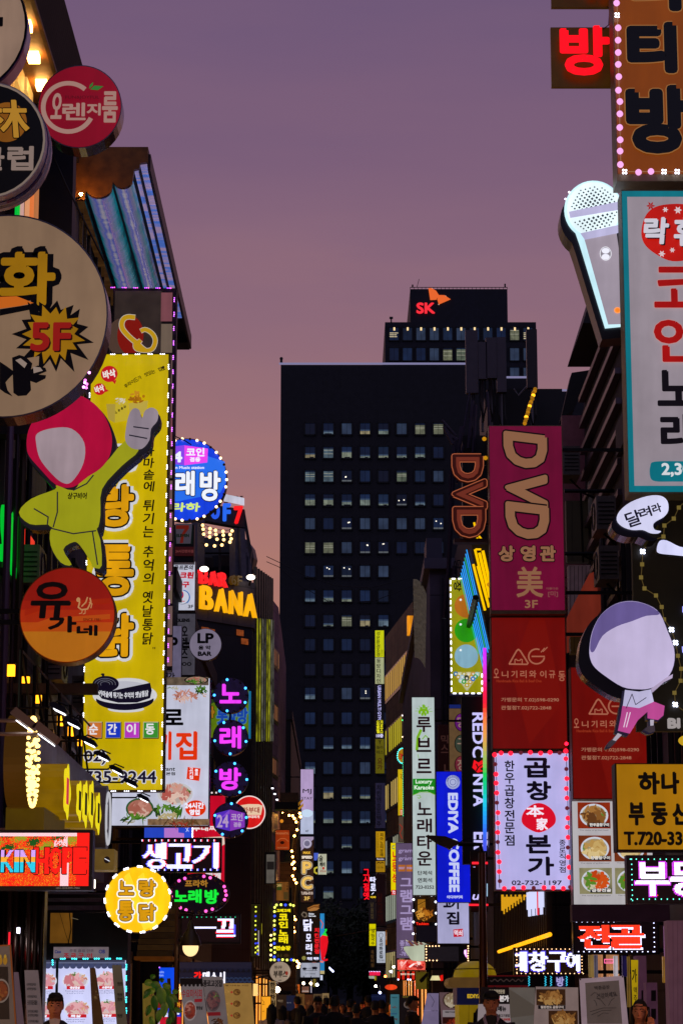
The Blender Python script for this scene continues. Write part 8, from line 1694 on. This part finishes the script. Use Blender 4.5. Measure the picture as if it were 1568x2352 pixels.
# ---------------------------------------------------------------- trees at the end of the street
def tree(lab,x,y,h,r,sd,m):
    rnd=random.Random(sd);rt=empty('street_tree',(x,y,0),lab,'tree','dark trees before the office tower');o=Vector(rt.location);mb=MB();bk_=M('1a1410',0,.9)
    mb.tube([(x,y,0),(x+.2,y,h*.3),(x,y,h*.55)],[.35,.28,.16],bk_,8)
    for i in range(7):a=rnd.random()*6.28;z=h*(.3+.05*i);mb.tube([(x,y,z),(x+r*.7*math.cos(a),y+r*.7*math.sin(a),z+h*.25)],[.12,.04],bk_,5)
    mb.build('trunk',rt,o);mb=MB()
    cl=[(rnd.gauss(0,r*.45),rnd.gauss(0,r*.45),h*(.38+.55*rnd.random()),r*(.25+.25*rnd.random()))for _ in range(22)]
    for i in range(3200):
        cx,cy,cz,cr=rnd.choice(cl);v=Vector((rnd.gauss(0,1),rnd.gauss(0,1),rnd.gauss(0,.8)));v=v.normalized()*cr*rnd.random()**.4;p=Vector((x+cx,y+cy,cz))+v;s_=.14+.16*rnd.random()
        a=Vector((rnd.gauss(0,1),rnd.gauss(0,1),rnd.gauss(0,1))).normalized();b=a.orthogonal().normalized()*s_*.5;mb.add([p-a*s_,p+b,p+a*s_,p-b],[(0,1,2,3)],m[i%2])
    mb.build('crown',rt,o)
LV=[M('1e2a10',0,.7),M('2c3816',0,.7)]
for i,(px,Y,h,r)in enumerate(((800,235,11.5,3.4),(835,215,9.0,2.8),(765,260,10.5,3.2),(850,250,8.0,2.6))):tree(['tallest dark tree in the gap at the end of the street','dark tree at the right of the gap, near the red neon','dark tree behind the chili-pepper sign','low dark tree behind the far right signs'][i],U(px,2290,Y).x,Y,h,r,i+3,LV)
# ---------------------------------------------------------------- vehicles
def car(lab,px,Y,body,lights=True,van=False,rz=0):
    x=U(px,2300,Y).x;rt=empty('parked_car',(x,Y,0),lab,'van'if van else 'car');rt.name='van'if van else 'car';o=Vector(rt.location);bm_=M(body,0,.3,.2);w2=.9;hh=2.1 if van else 1.48
    def loft(name,sec,m):
        mb=MB();vs=[];n=len(sec[0])
        for s_ in sec:vs+=s_
        fs=[(j*n+i,j*n+(i+1)%n,(j+1)*n+(i+1)%n,(j+1)*n+i)for j in range(len(sec)-1)for i in range(n)];fs+=[tuple(range(n))[::-1],tuple((len(sec)-1)*n+i for i in range(n))];mb.add(vs,fs,m);mb.build(name,rt,o)
    def ring(y,w_,z0,z1,c=.12):return[(x-w_+c,Y+y,z0),(x+w_-c,Y+y,z0),(x+w_,Y+y,z0+c),(x+w_,Y+y,z1-c),(x+w_-c,Y+y,z1),(x-w_+c,Y+y,z1),(x-w_,Y+y,z1-c),(x-w_,Y+y,z0+c)]
    loft('body',[ring(0,.8,.35,.72),ring(.12,.9,.25,.84),ring(1.1,.92,.22,.96),ring(3.4,.92,.22,1.0),ring(4.2,.88,.28,.95),ring(4.3,.8,.4,.8)],bm_)
    loft('cabin',[ring(.9 if not van else.5,.82,.94,1.0,.02),ring(1.7 if not van else.8,.66 if not van else.84,.95,hh,.08),ring(3.2 if not van else 4.1,.66 if not van else.84,.95,hh,.08),ring(3.9 if not van else 4.2,.8,.94,1.0,.02)],bm_)
    mb=MB();q0=1.02-0;y0,y1=(.93,1.62)if not van else(.52,.77);d=-.03
    mb.add([(x-.74,Y+y0+d,1.03),(x+.74,Y+y0+d,1.03),(x+.6,Y+y1+d-.05,hh-.12),(x-.6,Y+y1+d-.05,hh-.12)],[(0,1,2,3)],M('0c1018',0,.1));mb.build('windscreen',rt,o)
    for s_ in(-1,1):
        mb=MB();mb.sphere((x+s_*.66,Y+.03,.68),.13,M('f8e8d0',5 if lights else.3,.3),10,6,(1.3,.5,.7));mb.build('headlight',rt,o)
        mb=MB();mb.sphere((x+s_*.98,Y+1.2,1.02),.1,bm_,8,6,(1.2,.7,.8));mb.build('mirror',rt,o)
        for yy in(.8,3.4):
            mb=MB();mb.tube([(x+s_*.74,Y+yy,.32),(x+s_*.93,Y+yy,.32)],.32,M('0c0c0c',0,.8),18);wh=mb.build('wheel',rt,o);mb=MB();mb.tube([(x+s_*.93,Y+yy,.32),(x+s_*.945,Y+yy,.32)],.2,STEEL,14);mb.build('rim',rt,o).parent=wh
    mb=MB();mb.box((x-.26,Y-.02,.45),(x+.26,Y+.005,.57),M('a8a8a0',.1));mb.build('number_plate',rt,o)
car('white car facing us at the far end of the street, half hidden by walkers',818,205,'c8c4c8',False)
car('dark blue van at the far end of the street left of the white car',772,190,'1c2438',False,True)
# ---------------------------------------------------------------- overhead wires
for lab,Y,pts in(('thin wire sagging across the dark tower from the left roofs',95,[(612,1278),(650,1296),(700,1322),(770,1345),(850,1350),(950,1325)]),('second wire sagging lower across the dark tower',98,[(612,1290),(640,1302),(690,1345),(760,1385),(860,1380),(948,1345)]),('wire running across the grill-house sign low on the right',90,[(770,2150),(850,2136),(910,2128),(948,2122)])):
    mb=MB();mb.tube([U(a,b,Y)for a,b in pts],.014,BLK,4);tag(mb.build('overhead_wire',None,U(*pts[0],Y)),lab,'wire')
for lab,Y,pts in(('black cable slanting down beside the mirrored canopy',31,[(110,330),(155,430),(200,520),(240,600)]),('guy wire from the purple-lit sign to the round blue sign',49.5,[(402,1002),(425,1012),(440,1022)])):
    mb=MB();mb.tube([U(a,b,Y)for a,b in pts],.012,BLK,4);tag(mb.build('cable',None,U(*pts[0],Y)),lab,'cable')

# ================================================================ people
def remesh(mb,vox,name,smooth_it=3):
    ob=mb.build(name,None,(0,0,0));m=ob.modifiers.new('r','REMESH');m.mode='VOXEL';m.voxel_size=vox;m.use_smooth_shade=True
    s=ob.modifiers.new('s','SMOOTH');s.iterations=smooth_it;s.factor=.5
    me=bpy.data.meshes.new_from_object(ob.evaluated_get(bpy.context.evaluated_depsgraph_get()));mats=mb.mats
    me.materials.clear();me.materials.append(mats[0]);bpy.data.objects.remove(ob);me.polygons.foreach_set('material_index',[0]*len(me.polygons));me.name=name
    return me
def loft(mb,rings,m,n=16):
    vs=[];fs=[]
    for(x,y,z,a,b)in rings:vs+=[(x+a*math.cos(6.2832*i/n),y+b*math.sin(6.2832*i/n),z)for i in range(n)]
    for j in range(len(rings)-1):
        for i in range(n):fs.append((j*n+i,j*n+(i+1)%n,(j+1)*n+(i+1)%n,(j+1)*n+i))
    fs+=[tuple(range(n))[::-1],tuple((len(rings)-1)*n+i for i in range(n))];mb.add(vs,fs,m)
SKIN=M('c08060',0,.55,0,.08)
def hand(mb,w,d,side,m,curl=.5):
    """palm, four unequal bent fingers and a thumb, from wrist w along direction d"""
    w=Vector(w);d=Vector(d).normalized();up=Vector((0,-1,0))if abs(d.y)<.8 else Vector((0,0,1));s=d.cross(up).normalized()*side;nrm=up
    mb.tube([w-d*.02,w+d*.03,w+d*.075],[.024,.034,.036],m,10)
    for i,l in enumerate((.068,.078,.072,.056)):
        b=w+d*.078+s*(-.028+.0185*i);k1=b+d*l*.5+nrm*.004*curl;k2=k1+d*l*.36*(1-.3*curl)+nrm*l*.36*curl;mb.tube([b-d*.02,b,k1,k2],[.010,.0095,.009,.0075],m,8)
    b=w+d*.03-s*.03;mb.tube([b+s*.01,b-s*.012+d*.03,b-s*.016+d*.06+nrm*.01],[.013,.011,.009],m,8)
def body_parts(pose):
    L={}
    sh=.185;ph=pose=='phone';wk=pose=='walk'
    def arm(s):
        if ph and s>0:return[(s*sh,0,1.40),(s*.27,-.10,1.15),(s*.145,-.15,1.42)],Vector((-.12*s,.05,1))
        sw=.16*s if wk else.03
        return[(s*sh,0,1.40),(s*.235,.02+sw*.3,1.12),(s*.235,-.06+sw,.88)],Vector((0,-.15+sw*.6,-1))
    def leg(s):
        st=.22*s if wk else.02*s
        return[(s*.09,0,.92),(s*.10,-.03+st*.45,.50),(s*.10,.02+st,.10)]
    b=MB()
    loft(b,[(0,0,.86,.15,.10),(0,0,.95,.165,.105),(0,0,1.08,.14,.095),(0,0,1.25,.165,.11),(0,0,1.36,.18,.10),(0,0,1.42,.12,.075),(0,-.005,1.46,.062,.06),(0,-.012,1.52,.056,.058)],SKIN)
    loft(b,[(0,-.03,1.495,.025,.03),(0,-.025,1.51,.048,.062),(0,-.018,1.545,.064,.086),(0,-.01,1.59,.073,.098),(0,0,1.64,.077,.102),(0,.004,1.68,.070,.094),(0,.006,1.71,.048,.066),(0,.008,1.724,.018,.025)],SKIN,20)
    b.tube([(0,-.098,1.62),(0,-.114,1.59),(0,-.118,1.576),(0,-.10,1.568)],[.008,.012,.015,.01],SKIN,8)
    for s in(-1,1):
        b.sphere((s*.078,.012,1.60),.03,SKIN,8,6,(.35,.6,1));b.sphere((s*.03,-.088,1.632),.024,SKIN,8,6,(1.2,.5,.4));b.sphere((s*.04,-.07,1.575),.03,SKIN,8,6,(.9,.6,.8))
        a,hd=arm(s);b.tube(a,[.05,.042,.026],SKIN,10);hand(b,a[2],hd,s,SKIN,.75 if(ph and s>0)else.45)
        g=leg(s);b.tube(g,[.085,.058,.038],SKIN,10);b.tube([(g[2][0],g[2][1],.08),(g[2][0],g[2][1]-.10,.05),(g[2][0]+s*.01,g[2][1]-.17,.04)],[.042,.042,.03],SKIN,8)
    b.sphere((0,-.097,1.535),.022,SKIN,8,6,(1.2,.5,.45))
    L['body']=remesh(b,.0085,'person_body',2)
    j=MB();c0=M('15131a',0,.75)
    loft(j,[(0,0,.80,.19,.135),(0,0,.95,.19,.135),(0,0,1.10,.178,.128),(0,0,1.25,.195,.14),(0,0,1.37,.205,.125),(0,.005,1.43,.135,.095),(0,.01,1.47,.083,.08)],c0)
    for s in(-1,1):a,hd=arm(s);e=Vector(a[2]);j.tube([a[0],a[1],a[2]],[.075,.062,.046],c0,12)
    L['jacket']=remesh(j,.016,'jacket',3)
    t_=MB()
    loft(t_,[(0,0,.82,.165,.125),(0,0,.95,.175,.125),(0,0,1.02,.16,.115)],c0)
    for s in(-1,1):g=leg(s);t_.tube([g[0],g[1],(g[2][0],g[2][1],.09)],[.105,.08,.065],c0,12)
    L['trousers']=remesh(t_,.018,'trousers',2)
    for k,s in(('shoe',-1),('shoe2',1)):
        g=leg(s);q=MB();q.tube([(g[2][0],g[2][1]+.06,.055),(g[2][0],g[2][1]-.03,.06),(g[2][0]+s*.01,g[2][1]-.19,.04)],[.05,.055,.042],M('1a1614',0,.5),10);L[k]=remesh(q,.012,'shoe',2)
    return L
HAIRB=M('0c0908',0,.7)
def hair_mesh(kind):
    h=MB();rnd=random.Random(5)
    if kind in('short','cap','long'):
        n=20;vs=[];fs=[];J=9
        for jj in range(J+1):
            z=1.57+(1.74-1.57)*(jj/J);f=jj/J;a=.088*math.sqrt(max(0,1-(max(0,f-.2)/.81)**2.0));bb=a*1.27
            for i in range(n):
                t=6.2832*i/n;front=max(0,-math.sin(t));zz=z
                if front>.25 and z<1.66:zz=1.66+.004*math.sin(i*2.3)+(f*.02)
                if kind=='short'and front<=.25 and z<1.60:zz=1.60 if abs(math.cos(t))>.75 else 1.56
                vs.append((a*math.cos(t),.008+bb*math.sin(t)*(1.0 if front<.3 else.98),zz+.004*rnd.random()))
        for jj in range(J):
            for i in range(n):fs.append((jj*n+i,jj*n+(i+1)%n,(jj+1)*n+(i+1)%n,(jj+1)*n+i))
        fs.append(tuple(J*n+i for i in range(n)));h.add(vs,fs,HAIRB)
        if kind=='long':
            for i in range(9):
                a=math.pi*(i/8);x,y=.082*math.cos(a),.02+.098*math.sin(a);h.tube([(x,y,1.66),(x*1.06,y*1.04,1.52),(x*1.12,y*1.1,1.38),(x*1.0,y*1.15+.015,1.26)],[.022,.026,.026,.012],HAIRB,6)
        if kind=='short':
            for i in range(13):
                x=-.072+.012*i;y=-math.sqrt(max(.0001,1-(x/.088)**2))*.108;h.tube([(x*.45,y*.4,1.738),(x*.85,y*.85,1.712),(x*1.02,y*1.03,1.68),(x*1.02+.004,y*1.0,1.648+.006*(i%3))],[.010,.013,.011,.004],HAIRB,5)
    return h
LIBB={p:body_parts(p)for p in('stand','walk','phone')}
def mesh_of(mb,name):
    ob=mb.build(name,None,(0,0,0),True);me=ob.data;bpy.data.objects.remove(ob);return me
HM={k:mesh_of(hair_mesh(k),'hair')for k in('short','long')}
q=MB();hb=M('101014',0,.6)
n=20;vs=[];fs=[]
for jj in range(7):
    f=jj/6;a=.092*math.sqrt(max(.001,1-(f*.97)**2.4));vs+=[(a*math.cos(6.2832*i/n),.006+a*1.24*math.sin(6.2832*i/n),1.655+.095*f)for i in range(n)]
for jj in range(6):
    for i in range(n):fs.append((jj*n+i,jj*n+(i+1)%n,(jj+1)*n+(i+1)%n,(jj+1)*n+i))
fs.append(tuple(6*n+i for i in range(n)));q.add(vs,fs,hb)
q.prism([(.075*math.cos(R(a)),-.085+.105*math.sin(R(a)),1.662-.02*abs(math.sin(R(a))))for a in range(180,361,15)],(0,0,.008),hb);HM['cap']=mesh_of(q,'cap')
def feat():
    L=[]
    for s in(-1,1):
        q=MB();q.sphere((s*.031,-.094,1.612),.0125,M('14100e',0,.2),8,6,(1.15,.5,.5));L.append(('eye',mesh_of(q,'eye')))
        q=MB();q.tube([(s*.014,-.104,1.632),(s*.034,-.103,1.638),(s*.052,-.088,1.632)],[.004,.005,.003],HAIRB,5);L.append(('eyebrow',mesh_of(q,'eyebrow')))
    q=MB();q.tube([(-.022,-.104,1.538),(0,-.11,1.540),(.022,-.104,1.538)],[.003,.006,.003],M('8a4038',0,.5),6);L.append(('mouth',mesh_of(q,'mouth')))
    return L
FEAT=feat()
def person(lab,px,Y,rot,pose,hair,jac,trou,h=1.72,skin=None,shirt=None,extra=None,hairc=None,face=True,tilt=0):
    x=U(px,2305,Y).x;rt=empty('person',(x,Y,0),lab,'person');s=h/1.724;rt.scale=(s,s,s);rt.rotation_euler=(0,0,R(rot));P_=LIBB[pose]
    def put(nm,me,mat=None):
        o_=bpy.data.objects.new(nm,me);COL.objects.link(o_);o_.parent=rt
        if mat:o_.material_slots[0].link='OBJECT';o_.material_slots[0].material=mat
        return o_
    put('body',P_['body'],skin);put('jacket',P_['jacket'],M(jac,0,.75,0,.12));put('trousers',P_['trousers'],M(trou,0,.8));put('shoe',P_['shoe']);put('shoe',P_['shoe2'])
    if hair=='cap':put('hair',HM['short']);put('cap',HM['cap'])
    else:put('hair',HM[hair],M(hairc,0,.5)if hairc else None)
    if face:
        for nm,me in FEAT:put(nm,me)
    mb=MB()
    if shirt:
        c=M(shirt,0,.7);mb.poly([(-.055,-.085,1.475),(0,-.152,1.20),(.055,-.085,1.475),(0,-.09,1.49)][::-1],c)
        mb.prism([(-.055,-.088,1.48),(-.012,-.155,1.20),(.012,-.155,1.20),(.055,-.088,1.48)],(0,.03,0),c);o_=mb.build('shirt',None,(0,0,0));o_.parent=rt
    if extra:extra(rt)
    return rt
def add(rt,name,fn):
    mb=MB();fn(mb);o_=mb.build(name,None,(0,0,0),False);o_.parent=rt;return o_
def lapels(col):
    def f(rt):
        def g(mb):
            for s in(-1,1):mb.tube([(s*.06,.04,1.485),(s*.072,-.05,1.45),(s*.05,-.125,1.36),(s*.035,-.152,1.22)],[.016,.02,.018,.008],M(col,0,.7),6)
        add(rt,'lapel',g)
    return f
def collar(col):
    return lambda rt:add(rt,'collar',lambda mb:mb.tube([(.075*math.cos(R(a)),.005+.075*math.sin(R(a)),1.475-.02*max(0,-math.sin(R(a))))for a in range(0,360,30)],.016,M(col,0,.7),6,True))
def phone(rt):add(rt,'phone',lambda mb:mb.box((.098,-.14,1.49),(.108,-.07,1.63),M('101014',0,.2)))
def glasses(rt):
    def g(mb):
        for s in(-1,1):mb.tube([(s*.031+.019*math.cos(R(a)),-.108,1.612+.015*math.sin(R(a)))for a in range(0,360,40)],.003,BLK,4,True);mb.tube([(s*.05,-.107,1.614),(s*.078,.0,1.612)],.002,BLK,4)
        mb.tube([(-.012,-.11,1.615),(.012,-.11,1.615)],.0025,BLK,4)
    add(rt,'glasses',g)
    def tee(mb):
        mb.prism([(-.085,-.148,1.38),(-.075,-.158,1.05),(.075,-.158,1.05),(.085,-.148,1.38)][::1],(0,.02,0),M('4a1820',0,.8))
        v,tr,bd=glyph('ARVARD');mb.add([(p[0]*.13,-.1605,1.25+p[1]*.05)for p in v],tr,M('c8c0c0',0,.7))
    add(rt,'tee_shirt',tee)
DARKS=M('7a4c38',0,.6)
person('man in dark suit and open white shirt standing before the white food menu, lower left',128,24.6,4,'stand','short','14141c','14141c',1.70,None,'c8c0bc')
person('man in a black cap and black top with pale lapels, lower right',1127,26.6,-3,'stand','cap','17141a','1a1a1e',1.73,None,'0a0a0c',lapels('a898b0'))
person('long-haired woman holding a phone to her ear at the lower right',1468,25,-14,'phone','long','140e14','1a1618',1.64,None,None,phone)
person('short-haired man in black jacket and white collar seen in profile, facing right',946,44,82,'walk','short','0e0e12','14141a',1.74,None,None,collar('c8c0c0'))
person('man in glasses and maroon lettered tee walking toward us in the middle',729,43,6,'walk','short','121218','181a22',1.72,None,None,glasses)
WK=[('long-haired woman in a white coat seen from behind, left of the crowd',624,47,176,'stand','long','b8acac','1a1a20',1.60),('long-haired woman in a beige coat facing away beside the white coat',650,49,150,'walk','long','8a7466','1a1a20',1.57),
 ('man with short hair in a dark suit walking away, left of the lettered tee',683,60,185,'walk','short','14141c','14141c',1.78),('long-haired woman in black walking away next to the dark suited man',691,46,178,'walk','long','0e0c10','14121a',1.58),
 ('long-haired woman in black just left of the lettered tee man',715,49,190,'walk','long','100e14','14121a',1.58),('man in a beige jacket walking away behind the lettered tee man',749,62,180,'walk','short','7a6440','1c1c22',1.76),
 ('long-haired woman in dark clothes right of the lettered tee man',742,51,170,'stand','long','14121a','121218',1.60),('tall broad person in black coat walking away, carrying a white bag',768,40,182,'walk','short','0c0c10','101014',1.74),
 ('woman in a pale top walking toward us behind the broad black coat',786,64,8,'walk','long','9a8878','2a2a34',1.62),('dark-haired man in a dark jacket in the crowd left of the white car',804,52,176,'walk','short','12121a','14141a',1.70),
 ('person with reddish lit face walking toward us before the white car',812,84,0,'walk','short','2a1c1c','1c1c22',1.72),('tall man with dark hair and navy jacket right of the white car',845,62,184,'walk','short','141826','14141c',1.82),
 ('woman in grey scarf with tied light hair beyond the navy jacket',868,88,176,'walk','long','4a4448','1c1c24',1.68),('dark-haired person in black, front row right of centre',861,45,178,'stand','short','0e0e14','121218',1.66),
 ('dark-haired person in a navy coat beside the yellow jacket',876,50,182,'walk','short','12182a','14141c',1.68),('woman in a yellow jacket walking toward the right stalls',889,72,120,'walk','long','c08010','1c1c22',1.66),
 ('person with pale hood between dark coats in the crowd',866,58,180,'walk','short','8a8088','16161c',1.60),('person in dark red reading by the right kerb beyond the white car',832,78,20,'walk','short','3a1a1a','1a1a20',1.68),
 ('hunched dark-haired person behind the black-capped man',1102,34,170,'stand','long','1a1620','16161c',1.55),('small figure in dark coat deep in the crowd left of centre',757,95,5,'walk','short','1a1a24','16161c',1.72),
 ('woman with long hair, red-brown coat, by the far left warm shops',700,92,10,'walk','long','4a2418','1a1a20',1.62),('black-coated person at the front beside the navy coat',818,44,180,'walk','short','0e0e14','121218',1.60)]
for a in WK:
    ex=(lambda rt:add(rt,'bag',lambda mb:mb.box((.2,-.1,.75),(.34,.06,1.1),M('b8b4bc',0,.7))))if 'white bag'in a[0]else(collar('b0a8a8')if 'pale hood'in a[0]or 'grey scarf'in a[0]else None)
    person(*a,extra=ex,face=a[3]<100,hairc='5a3a28'if 'light hair'in a[0]else None)
